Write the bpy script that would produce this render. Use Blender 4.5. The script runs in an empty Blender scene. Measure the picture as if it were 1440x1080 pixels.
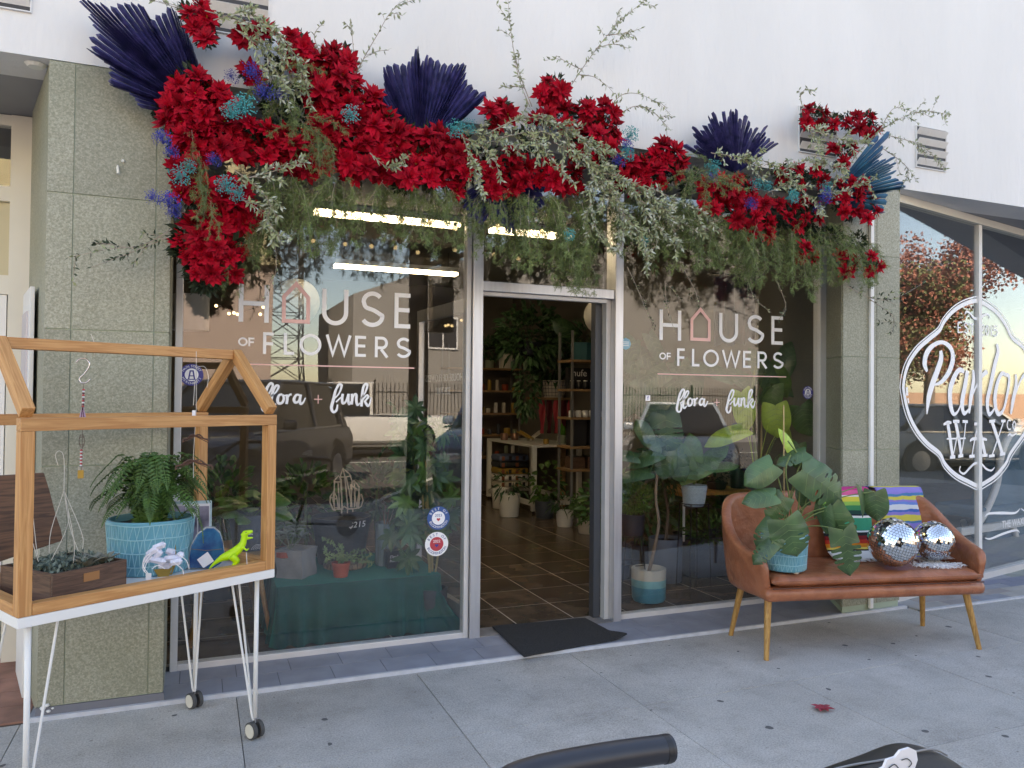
import bpy, math, random
from mathutils import Vector as V, Matrix, noise
R = random.Random(7)
SC = bpy.context.scene
COL = SC.collection
rad = math.radians

# ------------------------------------------------------------------ camera
CAM_H = 1.42
FPX = 1078.25
yaw, pitch, roll = rad(22.247), rad(.9355), rad(.5631)
r0 = V((math.cos(yaw), -math.sin(yaw), 0)); f0 = V((math.sin(yaw), math.cos(yaw), 0)); u0 = V((0, 0, 1))
FW = f0*math.cos(pitch) + u0*math.sin(pitch); u1 = u0*math.cos(pitch) - f0*math.sin(pitch)
RT = r0*math.cos(roll) + u1*math.sin(roll); UP = u1*math.cos(roll) - r0*math.sin(roll)
CP = V((0, 0, CAM_H))
cd = bpy.data.cameras.new('camera'); cam = bpy.data.objects.new('camera', cd); COL.objects.link(cam)
cd.sensor_width = 36; cd.lens = FPX/1440*36; cd.clip_start = .05; cd.clip_end = 1500
cam.matrix_world = Matrix(((RT.x, UP.x, -FW.x, 0), (RT.y, UP.y, -FW.y, 0), (RT.z, UP.z, -FW.z, CAM_H), (0, 0, 0, 1)))
SC.camera = cam

# ------------------------------------------------------------------ sky, sun, exposure
SUN_EL, SUN_AZ = 37.0, -28.0          # azimuth from +Y (behind the shop), towards -X
w = bpy.data.worlds.new('World'); SC.world = w; w.use_nodes = True
nt = w.node_tree; bg = nt.nodes['Background']
sky = nt.nodes.new('ShaderNodeTexSky'); sky.sky_type = 'NISHITA'; sky.sun_disc = False
sky.sun_elevation = rad(SUN_EL); sky.sun_rotation = rad(SUN_AZ)
sky.air_density = 1.0; sky.dust_density = .7; sky.ozone_density = 2.2
nt.links.new(sky.outputs[0], bg.inputs[0]); bg.inputs[1].default_value = .14
sd = bpy.data.lights.new('sun', 'SUN'); sd.energy = 4.0; sd.angle = rad(.5); sd.color = (1, .97, .93)
so = bpy.data.objects.new('sun', sd); COL.objects.link(so)
sv = V((math.sin(rad(SUN_AZ))*math.cos(rad(SUN_EL)), math.cos(rad(SUN_AZ))*math.cos(rad(SUN_EL)), math.sin(rad(SUN_EL))))
so.rotation_euler = sv.to_track_quat('Z', 'Y').to_euler(); so.location = (0, 0, 30)
vs = SC.view_settings
vs.view_transform = 'Standard'; vs.look = 'None'; vs.gamma = 1; vs.use_curve_mapping = False
vs.exposure = 2.28
try:
    vs.use_white_balance = True; vs.white_balance_temperature = 8700; vs.white_balance_tint = 14
except Exception: pass
SC.cycles.use_denoising = True
SC.cycles.max_bounces = 10; SC.cycles.transparent_max_bounces = 24
SC.cycles.caustics_reflective = False; SC.cycles.caustics_refractive = False
SC.cycles.sample_clamp_indirect = 6

# ------------------------------------------------------------------ measuring: photo pixel -> point on a plane of the place
def ray(px, py): return RT*((px-720)/FPX) - UP*((py-540)/FPX) + FW
def at(px, py, Y):
    d = ray(px, py); return CP + d*(Y/d.y)
def gnd(px, py, z=0):
    d = ray(px, py); return CP + d*((z-CAM_H)/d.z)
def on(px, py, o, n):
    d = ray(px, py); o = V(o); n = V(n); return CP + d*(((o-CP).dot(n))/d.dot(n))
def mpp(p):                         # metres per photo pixel at a point
    return (V(p)-CP).dot(FW)/FPX
def refl(px, py, o, n, t):          # a point seen by reflection in the plane (o, n), t metres past the glass
    n = V(n).normalized(); h = on(px, py, o, n); d = ray(px, py).normalized(); return h + (d - n*(2*d.dot(n)))*t

# ------------------------------------------------------------------ materials
MATS = {}
def mat(name, col=(.5, .5, .5), rough=.6, metal=0, var=.0, vs_=8, bump=0, bs=60, col2=None, spec=.5, rnd=0, emit=None, coat=0, world=False, subs=0, sheen=0, detail=4, stretch=None, alpha=None):
    if name in MATS: return MATS[name]
    m = bpy.data.materials.new(name); m.use_nodes = True; n = m.node_tree; N = n.nodes; L = n.links
    b = N['Principled BSDF']; b.inputs['Roughness'].default_value = rough; b.inputs['Metallic'].default_value = metal
    b.inputs['Specular IOR Level'].default_value = spec
    if coat: b.inputs['Coat Weight'].default_value = coat
    if sheen:
        b.inputs['Sheen Weight'].default_value = sheen; b.inputs['Sheen Tint'].default_value = (*[min(1, c*6) for c in col], 1)
    b.inputs['Base Color'].default_value = (*col, 1)
    if world:
        g = N.new('ShaderNodeNewGeometry'); vec = g.outputs['Position']
    else:
        g = N.new('ShaderNodeTexCoord'); vec = g.outputs['Object']
    if stretch:
        mp = N.new('ShaderNodeMapping'); mp.inputs['Scale'].default_value = stretch; L.new(vec, mp.inputs[0]); vec = mp.outputs[0]
    cur = None
    if var or col2:
        t = N.new('ShaderNodeTexNoise'); t.inputs['Scale'].default_value = vs_; t.inputs['Detail'].default_value = detail; L.new(vec, t.inputs['Vector'])
        r = N.new('ShaderNodeValToRGB'); r.color_ramp.elements[0].position = .33; r.color_ramp.elements[1].position = .67
        c2 = col2 if col2 else tuple(min(1, c*(1+var)) for c in col)
        c1 = col if col2 else tuple(c*(1-var) for c in col)
        r.color_ramp.elements[0].color = (*c1, 1); r.color_ramp.elements[1].color = (*c2, 1)
        L.new(t.outputs['Fac'], r.inputs[0]); cur = r.outputs[0]
    if rnd:
        oi = N.new('ShaderNodeObjectInfo'); hs = N.new('ShaderNodeHueSaturation')
        mr = N.new('ShaderNodeMapRange'); mr.inputs[3].default_value = 1-rnd; mr.inputs[4].default_value = 1+rnd
        L.new(oi.outputs['Random'], mr.inputs[0]); L.new(mr.outputs[0], hs.inputs['Value'])
        if cur: L.new(cur, hs.inputs['Color'])
        else: hs.inputs['Color'].default_value = (*col, 1)
        cur = hs.outputs[0]
    if cur: L.new(cur, b.inputs['Base Color'])
    if bump:
        t2 = N.new('ShaderNodeTexNoise'); t2.inputs['Scale'].default_value = bs; t2.inputs['Detail'].default_value = 5; L.new(vec, t2.inputs['Vector'])
        bp = N.new('ShaderNodeBump'); bp.inputs['Strength'].default_value = bump; bp.inputs['Distance'].default_value = .01
        L.new(t2.outputs['Fac'], bp.inputs['Height']); L.new(bp.outputs[0], b.inputs['Normal'])
    if emit:
        b.inputs['Emission Color'].default_value = (*emit[:3], 1); b.inputs['Emission Strength'].default_value = emit[3]
    MATS[name] = m; return m

def glass_mat(name, tint=(.985, .99, .99), f0=.1, rough=0.0):
    m = bpy.data.materials.new(name); m.use_nodes = True; n = m.node_tree; N = n.nodes; L = n.links
    N.remove(N['Principled BSDF']); out = N['Material Output']
    tr = N.new('ShaderNodeBsdfTransparent'); tr.inputs[0].default_value = (*tint, 1)
    gl = N.new('ShaderNodeBsdfGlossy'); gl.inputs['Roughness'].default_value = rough
    lw = N.new('ShaderNodeLayerWeight'); lw.inputs[0].default_value = .5
    p = N.new('ShaderNodeMath'); p.operation = 'POWER'; p.inputs[1].default_value = 4
    L.new(lw.outputs['Facing'], p.inputs[0])
    ma = N.new('ShaderNodeMath'); ma.operation = 'MULTIPLY_ADD'; ma.inputs[1].default_value = 1-f0; ma.inputs[2].default_value = f0; ma.use_clamp = True
    L.new(p.outputs[0], ma.inputs[0]); mx = N.new('ShaderNodeMixShader')
    L.new(ma.outputs[0], mx.inputs[0]); L.new(tr.outputs[0], mx.inputs[1]); L.new(gl.outputs[0], mx.inputs[2]); L.new(mx.outputs[0], out.inputs[0])
    # faint waviness of old plate glass
    tc = N.new('ShaderNodeNewGeometry'); t = N.new('ShaderNodeTexNoise'); t.inputs['Scale'].default_value = 1.3; t.inputs['Detail'].default_value = 1
    L.new(tc.outputs['Position'], t.inputs['Vector'])
    bp = N.new('ShaderNodeBump'); bp.inputs['Strength'].default_value = .05; bp.inputs['Distance'].default_value = .02
    L.new(t.outputs['Fac'], bp.inputs['Height']); L.new(bp.outputs[0], gl.inputs['Normal'])
    MATS[name] = m; return m

def concrete_mat(name, base, spots=True, chips=False):
    m = bpy.data.materials.new(name); m.use_nodes = True; n = m.node_tree; N = n.nodes; L = n.links
    b = N['Principled BSDF']; b.inputs['Roughness'].default_value = .85
    g = N.new('ShaderNodeNewGeometry'); vec = g.outputs['Position']
    def tex(sc, det=5, ro=.6):
        t = N.new('ShaderNodeTexNoise'); t.inputs['Scale'].default_value = sc; t.inputs['Detail'].default_value = det; t.inputs['Roughness'].default_value = ro
        L.new(vec, t.inputs['Vector']); return t.outputs['Fac']
    def ramp(src, a, ca, bb, cb):
        r = N.new('ShaderNodeValToRGB'); r.color_ramp.elements[0].position = a; r.color_ramp.elements[1].position = bb
        r.color_ramp.elements[0].color = (*ca, 1); r.color_ramp.elements[1].color = (*cb, 1); L.new(src, r.inputs[0]); return r.outputs[0]
    def mul(x, y, f=1):
        k = N.new('ShaderNodeMix'); k.data_type = 'RGBA'; k.blend_type = 'MULTIPLY'; k.inputs[0].default_value = f
        L.new(x, k.inputs[6]); L.new(y, k.inputs[7]); return k.outputs[2]
    lo = tuple(c*.84 for c in base); hi = tuple(c*1.12 for c in base)
    c = ramp(tex(1.7, 7, .65), .35, lo, .65, hi)
    c = mul(c, ramp(tex(130, 3, .7), .35, (.72, .72, .72), .62, (1.1, 1.1, 1.1)))
    c = mul(c, ramp(tex(420, 2, .5), .32, (.6, .6, .62), .5, (1, 1, 1)), .6)
    c = mul(c, ramp(tex(.8, 6, .7), .52, (1, 1, 1), .72, (.68, .665, .65)))
    c = mul(c, ramp(tex(4.5, 8, .75), .50, (1, 1, 1), .70, (.84, .83, .82)))
    c = mul(c, ramp(tex(28, 3, .8), .64, (1, 1, 1), .70, (.62, .61, .60)))
    oi = N.new('ShaderNodeObjectInfo'); mr = N.new('ShaderNodeMapRange'); mr.inputs[3].default_value = .93; mr.inputs[4].default_value = 1.05
    L.new(oi.outputs['Random'], mr.inputs[0]); hs = N.new('ShaderNodeHueSaturation'); L.new(mr.outputs[0], hs.inputs['Value']); L.new(c, hs.inputs['Color']); c = hs.outputs[0]
    if spots:
        vo = N.new('ShaderNodeTexVoronoi'); vo.voronoi_dimensions = '2D'; vo.inputs['Scale'].default_value = 3.4; vo.inputs['Randomness'].default_value = 1
        nz = N.new('ShaderNodeVectorMath'); nz.operation = 'ADD'; L.new(vec, nz.inputs[0])
        t = N.new('ShaderNodeTexNoise'); t.inputs['Scale'].default_value = 20; L.new(vec, t.inputs['Vector'])
        sc = N.new('ShaderNodeVectorMath'); sc.operation = 'SCALE'; sc.inputs['Scale'].default_value = .03; L.new(t.outputs['Color'], sc.inputs[0]); L.new(sc.outputs[0], nz.inputs[1])
        L.new(nz.outputs[0], vo.inputs['Vector'])
        # radius differs per cell
        sep = N.new('ShaderNodeSeparateColor'); L.new(vo.outputs['Color'], sep.inputs[0])
        mr2 = N.new('ShaderNodeMapRange'); mr2.inputs[1].default_value = .45; mr2.inputs[2].default_value = 1; mr2.inputs[3].default_value = 0; mr2.inputs[4].default_value = .062; L.new(sep.outputs[0], mr2.inputs[0])
        lt = N.new('ShaderNodeMath'); lt.operation = 'LESS_THAN'; L.new(vo.outputs['Distance'], lt.inputs[0]); L.new(mr2.outputs[0], lt.inputs[1])
        k = N.new('ShaderNodeMix'); k.data_type = 'RGBA'; L.new(lt.outputs[0], k.inputs[0]); L.new(c, k.inputs[6]); k.inputs[7].default_value = (.11, .11, .115, 1); c = k.outputs[2]
    L.new(c, b.inputs['Base Color'])
    bp = N.new('ShaderNodeBump'); bp.inputs['Strength'].default_value = .35; bp.inputs['Distance'].default_value = .003; L.new(tex(180, 4), bp.inputs['Height']); L.new(bp.outputs[0], b.inputs['Normal'])
    MATS[name] = m; return m

def terrazzo_mat(name, a, bcol):
    m = bpy.data.materials.new(name); m.use_nodes = True; n = m.node_tree; N = n.nodes; L = n.links
    b = N['Principled BSDF']; b.inputs['Roughness'].default_value = .55
    g = N.new('ShaderNodeNewGeometry'); vec = g.outputs['Position']
    vo = N.new('ShaderNodeTexVoronoi'); vo.inputs['Scale'].default_value = 170; L.new(vec, vo.inputs['Vector'])
    sep = N.new('ShaderNodeSeparateColor'); L.new(vo.outputs['Color'], sep.inputs[0])
    r = N.new('ShaderNodeValToRGB'); e = r.color_ramp.elements; e[0].position = .2; e[1].position = .85
    e[0].color = (*a, 1); e[1].color = (*bcol, 1); L.new(sep.outputs[0], r.inputs[0])
    t = N.new('ShaderNodeTexNoise'); t.inputs['Scale'].default_value = 85; t.inputs['Detail'].default_value = 4; L.new(vec, t.inputs['Vector'])
    r2 = N.new('ShaderNodeValToRGB'); r2.color_ramp.elements[0].position = .3; r2.color_ramp.elements[1].position = .7
    r2.color_ramp.elements[0].color = (.76, .78, .74, 1); r2.color_ramp.elements[1].color = (1.15, 1.15, 1.12, 1); L.new(t.outputs['Fac'], r2.inputs[0])
    k = N.new('ShaderNodeMix'); k.data_type = 'RGBA'; k.blend_type = 'MULTIPLY'; k.inputs[0].default_value = 1; L.new(r.outputs[0], k.inputs[6]); L.new(r2.outputs[0], k.inputs[7])
    # old weathering: large soft stains
    t3 = N.new('ShaderNodeTexNoise'); t3.inputs['Scale'].default_value = 2.2; t3.inputs['Detail'].default_value = 5; L.new(vec, t3.inputs['Vector'])
    r3 = N.new('ShaderNodeValToRGB'); r3.color_ramp.elements[0].position = .35; r3.color_ramp.elements[1].position = .7
    r3.color_ramp.elements[0].color = (.86, .88, .84, 1); r3.color_ramp.elements[1].color = (1.08, 1.08, 1.08, 1); L.new(t3.outputs['Fac'], r3.inputs[0])
    k2 = N.new('ShaderNodeMix'); k2.data_type = 'RGBA'; k2.blend_type = 'MULTIPLY'; k2.inputs[0].default_value = 1; L.new(k.outputs[2], k2.inputs[6]); L.new(r3.outputs[0], k2.inputs[7])
    oi = N.new('ShaderNodeObjectInfo'); mr = N.new('ShaderNodeMapRange'); mr.inputs[3].default_value = .90; mr.inputs[4].default_value = 1.08
    L.new(oi.outputs['Random'], mr.inputs[0]); hs = N.new('ShaderNodeHueSaturation'); L.new(mr.outputs[0], hs.inputs['Value']); L.new(k2.outputs[2], hs.inputs['Color'])
    L.new(hs.outputs[0], b.inputs['Base Color'])
    MATS[name] = m; return m

def wood_mat(name, a, bcol, scale=9, axis=(1, 12, 12), rough=.5, coat=0):
    m = bpy.data.materials.new(name); m.use_nodes = True; n = m.node_tree; N = n.nodes; L = n.links
    b = N['Principled BSDF']; b.inputs['Roughness'].default_value = rough; b.inputs['Coat Weight'].default_value = coat
    tc = N.new('ShaderNodeTexCoord'); mp = N.new('ShaderNodeMapping'); mp.inputs['Scale'].default_value = axis; L.new(tc.outputs['Object'], mp.inputs[0])
    t = N.new('ShaderNodeTexNoise'); t.inputs['Scale'].default_value = scale; t.inputs['Detail'].default_value = 6; t.inputs['Distortion'].default_value = 1.2; L.new(mp.outputs[0], t.inputs['Vector'])
    r = N.new('ShaderNodeValToRGB'); e = r.color_ramp.elements; e[0].position = .38; e[1].position = .6; e[0].color = (*bcol, 1); e[1].color = (*a, 1)
    L.new(t.outputs['Fac'], r.inputs[0])
    oi = N.new('ShaderNodeObjectInfo'); mr = N.new('ShaderNodeMapRange'); mr.inputs[3].default_value = .92; mr.inputs[4].default_value = 1.06
    L.new(oi.outputs['Random'], mr.inputs[0]); hs = N.new('ShaderNodeHueSaturation'); L.new(mr.outputs[0], hs.inputs['Value']); L.new(r.outputs[0], hs.inputs['Color'])
    L.new(hs.outputs[0], b.inputs['Base Color'])
    MATS[name] = m; return m

def stripe_mat(name, stops, axis=2, span=(0, 1), rough=.9, wave=0, noisy=.0):
    m = bpy.data.materials.new(name); m.use_nodes = True; n = m.node_tree; N = n.nodes; L = n.links
    b = N['Principled BSDF']; b.inputs['Roughness'].default_value = rough
    u = N.new('ShaderNodeUVMap'); u.uv_map = 'UVMap'
    sp = N.new('ShaderNodeSeparateXYZ'); L.new(u.outputs[0], sp.inputs[0])
    src = sp.outputs[1]
    if wave:
        t = N.new('ShaderNodeTexNoise'); t.inputs['Scale'].default_value = 5; t.inputs['Detail'].default_value = 2; mp = N.new('ShaderNodeMapping'); mp.inputs['Scale'].default_value = (.8, 3.2, 1)
        L.new(u.outputs[0], mp.inputs[0]); L.new(mp.outputs[0], t.inputs['Vector'])
        k = N.new('ShaderNodeMath'); k.operation = 'MULTIPLY_ADD'; k.inputs[1].default_value = wave; L.new(t.outputs['Fac'], k.inputs[0])
        k2 = N.new('ShaderNodeMath'); k2.operation = 'SUBTRACT'; k2.inputs[1].default_value = wave/2; L.new(src, k2.inputs[0]); L.new(k2.outputs[0], k.inputs[2]); src = k.outputs[0]
    r = N.new('ShaderNodeValToRGB'); r.color_ramp.interpolation = 'CONSTANT' if not noisy else 'LINEAR'
    e = r.color_ramp.elements
    while len(e) < len(stops): e.new(.5)
    for i, (p, c) in enumerate(stops): e[i].position = p; e[i].color = (*c, 1)
    L.new(src, r.inputs[0])
    tw = N.new('ShaderNodeTexWave'); tw.inputs['Scale'].default_value = 55; L.new(u.outputs[0], tw.inputs['Vector'])
    bp = N.new('ShaderNodeBump'); bp.inputs['Strength'].default_value = .3; bp.inputs['Distance'].default_value = .002; L.new(tw.outputs['Fac'], bp.inputs['Height']); L.new(bp.outputs[0], b.inputs['Normal'])
    L.new(r.outputs[0], b.inputs['Base Color']); MATS[name] = m; return m

# ------------------------------------------------------------------ mesh builder
class MB:
    def __init__(s): s.v = []; s.f = []; s.m = []; s.uv = {}
    def add(s, vs, fs, mi=0, M=None):
        k = len(s.v); s.v += [(M @ V(p)) if M else V(p) for p in vs]
        s.f += [tuple(i+k for i in f) for f in fs]; s.m += [mi]*len(fs); return s
    def box(s, c, d, rz=0, M=None, mi=0, taper=1):
        x, y, z = d[0]/2, d[1]/2, d[2]/2
        vs = [(-x, -y, -z), (x, -y, -z), (x, y, -z), (-x, y, -z), (-x*taper, -y*taper, z), (x*taper, -y*taper, z), (x*taper, y*taper, z), (-x*taper, y*taper, z)]
        T = Matrix.Translation(c) @ Matrix.Rotation(rz, 4, 'Z')
        if M: T = Matrix.Translation(c) @ M
        return s.add(vs, [(0, 3, 2, 1), (4, 5, 6, 7), (0, 1, 5, 4), (1, 2, 6, 5), (2, 3, 7, 6), (3, 0, 4, 7)], mi, T)
    def bb(s, a, b, mi=0):
        a, b = V(a), V(b); return s.box((a+b)/2, [abs(b[i]-a[i]) for i in range(3)], mi=mi)
    def beam(s, a, b, w, h, up=(0, 0, 1), mi=0):
        a, b = V(a), V(b); x = (b-a); L = x.length; x.normalize(); up = V(up)
        y = up.cross(x); y = y.normalized() if y.length > 1e-5 else V((0, 1, 0)); z = x.cross(y)
        M = Matrix(((x.x, y.x, z.x), (x.y, y.y, z.y), (x.z, y.z, z.z))).to_4x4()
        return s.box((a+b)/2, (L, w, h), M=M, mi=mi)
    def tube(s, pts, rr, n=8, cap=True, mi=0):
        pts = [V(p) for p in pts]
        if not hasattr(rr, '__len__'): rr = [rr]*len(pts)
        k = len(s.v); prev = None
        for i, p in enumerate(pts):
            t = (pts[min(i+1, len(pts)-1)] - pts[max(i-1, 0)]); t = t.normalized() if t.length > 1e-9 else V((0, 0, 1))
            if prev is None:
                a = V((0, 0, 1)) if abs(t.z) < .9 else V((1, 0, 0)); x = a.cross(t).normalized()
            else:
                x = prev - t*prev.dot(t); x = x.normalized() if x.length > 1e-6 else V((1, 0, 0))
            prev = x; y = t.cross(x)
            for j in range(n):
                a = 2*math.pi*j/n; s.v.append(p + (x*math.cos(a)+y*math.sin(a))*rr[i])
        for i in range(len(pts)-1):
            for j in range(n):
                s.f.append((k+i*n+j, k+i*n+(j+1) % n, k+(i+1)*n+(j+1) % n, k+(i+1)*n+j)); s.m.append(mi)
        if cap:
            s.f.append(tuple(k+j for j in range(n-1, -1, -1))); s.m.append(mi)
            s.f.append(tuple(k+(len(pts)-1)*n+j for j in range(n))); s.m.append(mi)
        return s
    def lathe(s, c, prof, n=28, mi=0, squash=1, M=None):
        k = len(s.v); c = V(c)
        for r, z in prof:
            for j in range(n):
                a = 2*math.pi*j/n; p = V((r*math.cos(a), r*math.sin(a)*squash, z)); s.v.append(c + ((M @ p) if M else p))
        for i in range(len(prof)-1):
            for j in range(n):
                s.f.append((k+i*n+j, k+i*n+(j+1) % n, k+(i+1)*n+(j+1) % n, k+(i+1)*n+j)); s.m.append(mi)
        return s
    def ball(s, c, r, n=10, mi=0, sc=(1, 1, 1)):
        prof = [(math.sin(math.pi*i/n)*r, -math.cos(math.pi*i/n)*r*sc[2]) for i in range(n+1)]
        return s.lathe(c, prof, n*2 if n > 5 else 6, mi)
    def prism(s, poly, depth, M, mi=0):      # poly in local x,z ; thickness along local y
        n = len(poly); vs = [(x, 0, z) for x, z in poly]+[(x, depth, z) for x, z in poly]
        fs = [tuple(range(n)), tuple(range(2*n-1, n-1, -1))]+[(i, i+n, (i+1) % n+n, (i+1) % n) for i in range(n)]
        return s.add(vs, fs, mi, M)
    def leaf(s, b, d, nrm, L, W, n=4, droop=.3, fold=.18, mi=0, tip=1.0, widest=.45):
        b, d, nrm = V(b), V(d).normalized(), V(nrm); sd_ = d.cross(nrm)
        sd_ = sd_.normalized() if sd_.length > 1e-5 else V((1, 0, 0)); nn = sd_.cross(d).normalized()
        k = len(s.v)
        if n == 1:
            s.v += [b, b+d*L*.5-sd_*W*.5+nn*W*fold, b+d*L-V((0, 0, droop*L*.5)), b+d*L*.5+sd_*W*.5+nn*W*fold]; s.f += [(k, k+2, k+1), (k, k+3, k+2)]; s.m += [mi]*2; return s
        for i in range(n+1):
            t = i/n; u = t**(math.log(.5)/math.log(widest)); wd = W*.5*math.sin(math.pi*min(1, u*.97+.02))**.8 if i < n else .0005
            c = b + d*(L*(t - .12*droop*t*t)) - V((0, 0, 1))*(droop*L*.5*t*t)
            s.v += [c - sd_*wd + nn*(wd*fold*2), c, c + sd_*wd + nn*(wd*fold*2)]
        for i in range(n):
            a = k+i*3; s.f += [(a, a+1, a+4, a+3), (a+1, a+2, a+5, a+4)]; s.m += [mi]*2
        return s
    def ribbon(s, pts, wd, M, off=0, closed=False, mi=0):   # flat stroke in local x,z
        P = [V((p[0], p[1])) for p in pts]; n = len(P)
        if not hasattr(wd, '__len__'): wd = [wd]*n
        L_, R_ = [], []
        for i in range(n):
            a = P[(i-1) % n] if (closed or i > 0) else P[i]; c = P[(i+1) % n] if (closed or i < n-1) else P[i]
            d1 = (P[i]-a); d2 = (c-P[i]); d1 = d1.normalized() if d1.length > 1e-9 else None; d2 = d2.normalized() if d2.length > 1e-9 else None
            if d1 is None: d1 = d2
            if d2 is None: d2 = d1
            t = (d1+d2); t = t.normalized() if t.length > 1e-6 else d1
            nn = V((-t.y, t.x)); ml = 1/max(.45, abs(nn.dot(V((-d1.y, d1.x)))))
            L_.append(P[i]+nn*wd[i]*.5*ml); R_.append(P[i]-nn*wd[i]*.5*ml)
        vs = [(p.x, -off, p.y) for p in L_]+[(p.x, -off, p.y) for p in R_]
        fs = [(i, i+1, n+i+1, n+i) for i in range(n-1)]+([(n-1, 0, n, 2*n-1)] if closed else [])
        return s.add(vs, fs, mi, M)
    def build(s, name, mats, parent=None, smooth=False, bevel=0, local=False, solid=0, angle=None):
        org = V((0, 0, 0))
        if parent is not None and not local:
            q = parent
            while q is not None: org += V(q.location); q = q.parent
        me = bpy.data.meshes.new(name); me.from_pydata([tuple(p-org) for p in s.v], [], s.f)
        if not isinstance(mats, (list, tuple)): mats = [mats]
        if s.m and max(s.m) >= len(mats): mats = list(mats)+[VEIN]*(max(s.m)+1-len(mats))
        for m in mats: me.materials.append(m)
        if len(mats) > 1: me.polygons.foreach_set('material_index', s.m)
        if smooth: me.polygons.foreach_set('use_smooth', [True]*len(me.polygons))
        me.update()
        o = bpy.data.objects.new(name, me); COL.objects.link(o)
        if parent is not None: o.parent = parent
        if bevel:
            b = o.modifiers.new('bevel', 'BEVEL'); b.width = bevel; b.segments = 2; b.limit_method = 'ANGLE'
        if solid:
            b = o.modifiers.new('solid', 'SOLIDIFY'); b.thickness = solid
        if smooth and angle:
            try: me.set_sharp_from_angle(angle=rad(angle))
            except Exception: pass
        return o

def tag(o, label=None, cat=None, group=None, kind=None):
    if label: o['label'] = label
    if cat: o['category'] = cat
    if group: o['group'] = group
    if kind: o['kind'] = kind
    return o
def thing(name, label, cat, loc=(0, 0, 0), group=None, rz=0):
    o = bpy.data.objects.new(name, None); COL.objects.link(o); o.location = loc; o.rotation_euler = (0, 0, rz); o.empty_display_size = .1
    return tag(o, label, cat, group)
def struct(name, mb, m, **k):
    o = mb.build(name, m, **k); o['kind'] = 'structure'; return o
def inst(src, parent=None, M=None, loc=None, rot=None, sc=None, name=None):
    c = src.copy(); COL.objects.link(c); c.parent = parent
    for k_ in ('label', 'category', 'group'):
        if k_ in c and parent is not None: del c[k_]
    if M: c.matrix_basis = M
    if loc is not None: c.location = loc
    if rot is not None: c.rotation_euler = rot
    if sc is not None: c.scale = (sc, sc, sc)
    return c
def copy_tree(o, parent=None):
    c = o.copy(); COL.objects.link(c); c.parent = parent
    for ch in list(o.children): copy_tree(ch, c)
    return c
def spline(pts, n=6):
    P = [V(p) for p in pts]; out = []
    for i in range(len(P)-1):
        a = P[max(i-1, 0)]; b = P[i]; c = P[i+1]; d = P[min(i+2, len(P)-1)]
        for j in range(n):
            t = j/n; out.append(.5*((2*b)+(c-a)*t+(2*a-5*b+4*c-d)*t*t+(3*b-a-3*c+d)*t**3))
    out.append(P[-1]); return out
def rnd_dir(r=R):
    while True:
        p = V((r.uniform(-1, 1), r.uniform(-1, 1), r.uniform(-1, 1)))
        if .05 < p.length < 1: return p.normalized()
def fontobj(txt, size, m, parent, M, name='lettering', align='CENTER', ext=.0006, shear=0):
    c = bpy.data.curves.new(name, 'FONT'); c.body = txt; c.size = size; c.align_x = align; c.align_y = 'CENTER'; c.extrude = ext; c.shear = shear; c.resolution_u = 3
    o = bpy.data.objects.new(name, c); COL.objects.link(o); c.materials.append(m)
    if parent is not None: o.parent = parent
    org = V((0, 0, 0)); q = parent
    while q is not None: org += V(q.location); q = q.parent
    o.matrix_basis = Matrix.Translation(-org) @ M
    bpy.context.view_layer.update()
    me = bpy.data.meshes.new_from_object(o.evaluated_get(bpy.context.evaluated_depsgraph_get())); q2 = bpy.data.objects.new(name, me); COL.objects.link(q2)
    q2.parent = o.parent; q2.matrix_basis = o.matrix_basis.copy(); bpy.data.objects.remove(o); q2.name = name
    return q2

# ------------------------------------------------------------------ material set
WHITE = mat('white_stucco', (.73, .72, .71), (.9), var=.05, vs_=1.0, bump=.5, bs=18, world=True, detail=8, stretch=(1.3, 1.3, .35))
SOFF = mat('grey_soffit', (.30, .30, .31), .85, var=.06, vs_=3, world=True)
TERR = terrazzo_mat('green_terrazzo', (.27, .268, .212), (.375, .365, .305))
MORT = mat('pale_green_joint', (.38, .46, .36), .9)
ALU = mat('brushed_aluminium', (.62, .63, .66), .38, metal=.85, var=.06, vs_=5, world=True, stretch=(8, 8, .6))
ALUW = mat('pale_frame_metal', (.66, .65, .65), .45, metal=.2, var=.05, vs_=6, world=True)
GLASS = glass_mat('shop_glass', f0=.072)
CONC = concrete_mat('sidewalk_concrete', (.52, .50, .475))
CONC2 = concrete_mat('kerb_concrete', (.33, .33, .33), spots=False)
ASPH = mat('asphalt', (.10, .10, .10), .9, var=.2, vs_=3, bump=.4, bs=60, world=True)
LEDGE = mat('blue_grey_ledge_tile', (.285, .30, .355), .55, var=.10, vs_=7, world=True, rnd=.06)
GROUT = mat('grey_grout', (.17, .175, .20), .9)
NOSE = mat('pale_edge_strip', (.55, .57, .62), .5, var=.08, vs_=20, world=True)
TERRA = mat('terracotta_paver', (.30, .15, .11), .8, var=.2, vs_=9, world=True, rnd=.1)
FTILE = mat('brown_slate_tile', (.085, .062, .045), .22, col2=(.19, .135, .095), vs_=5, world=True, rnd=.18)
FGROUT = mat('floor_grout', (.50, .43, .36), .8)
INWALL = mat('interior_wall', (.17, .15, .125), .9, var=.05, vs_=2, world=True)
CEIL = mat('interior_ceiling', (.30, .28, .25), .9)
RED = mat('poinsettia_red', (.36, .0008, .014), .7, spec=.2, var=.35, vs_=30, rnd=.25)
DRED = mat('dark_red', (.10, .004, .01), .6)
YEL = mat('flower_centre', (.5, .38, .05), .6)
OLIVE = mat('olive_leaf', (.27, .31, .17), .55, var=.25, vs_=25, rnd=.15)
OLIVE2 = mat('pale_leaf_underside', (.42, .45, .36), .6)
TWIG = mat('twig_bark', (.17, .13, .10), .8)
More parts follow.
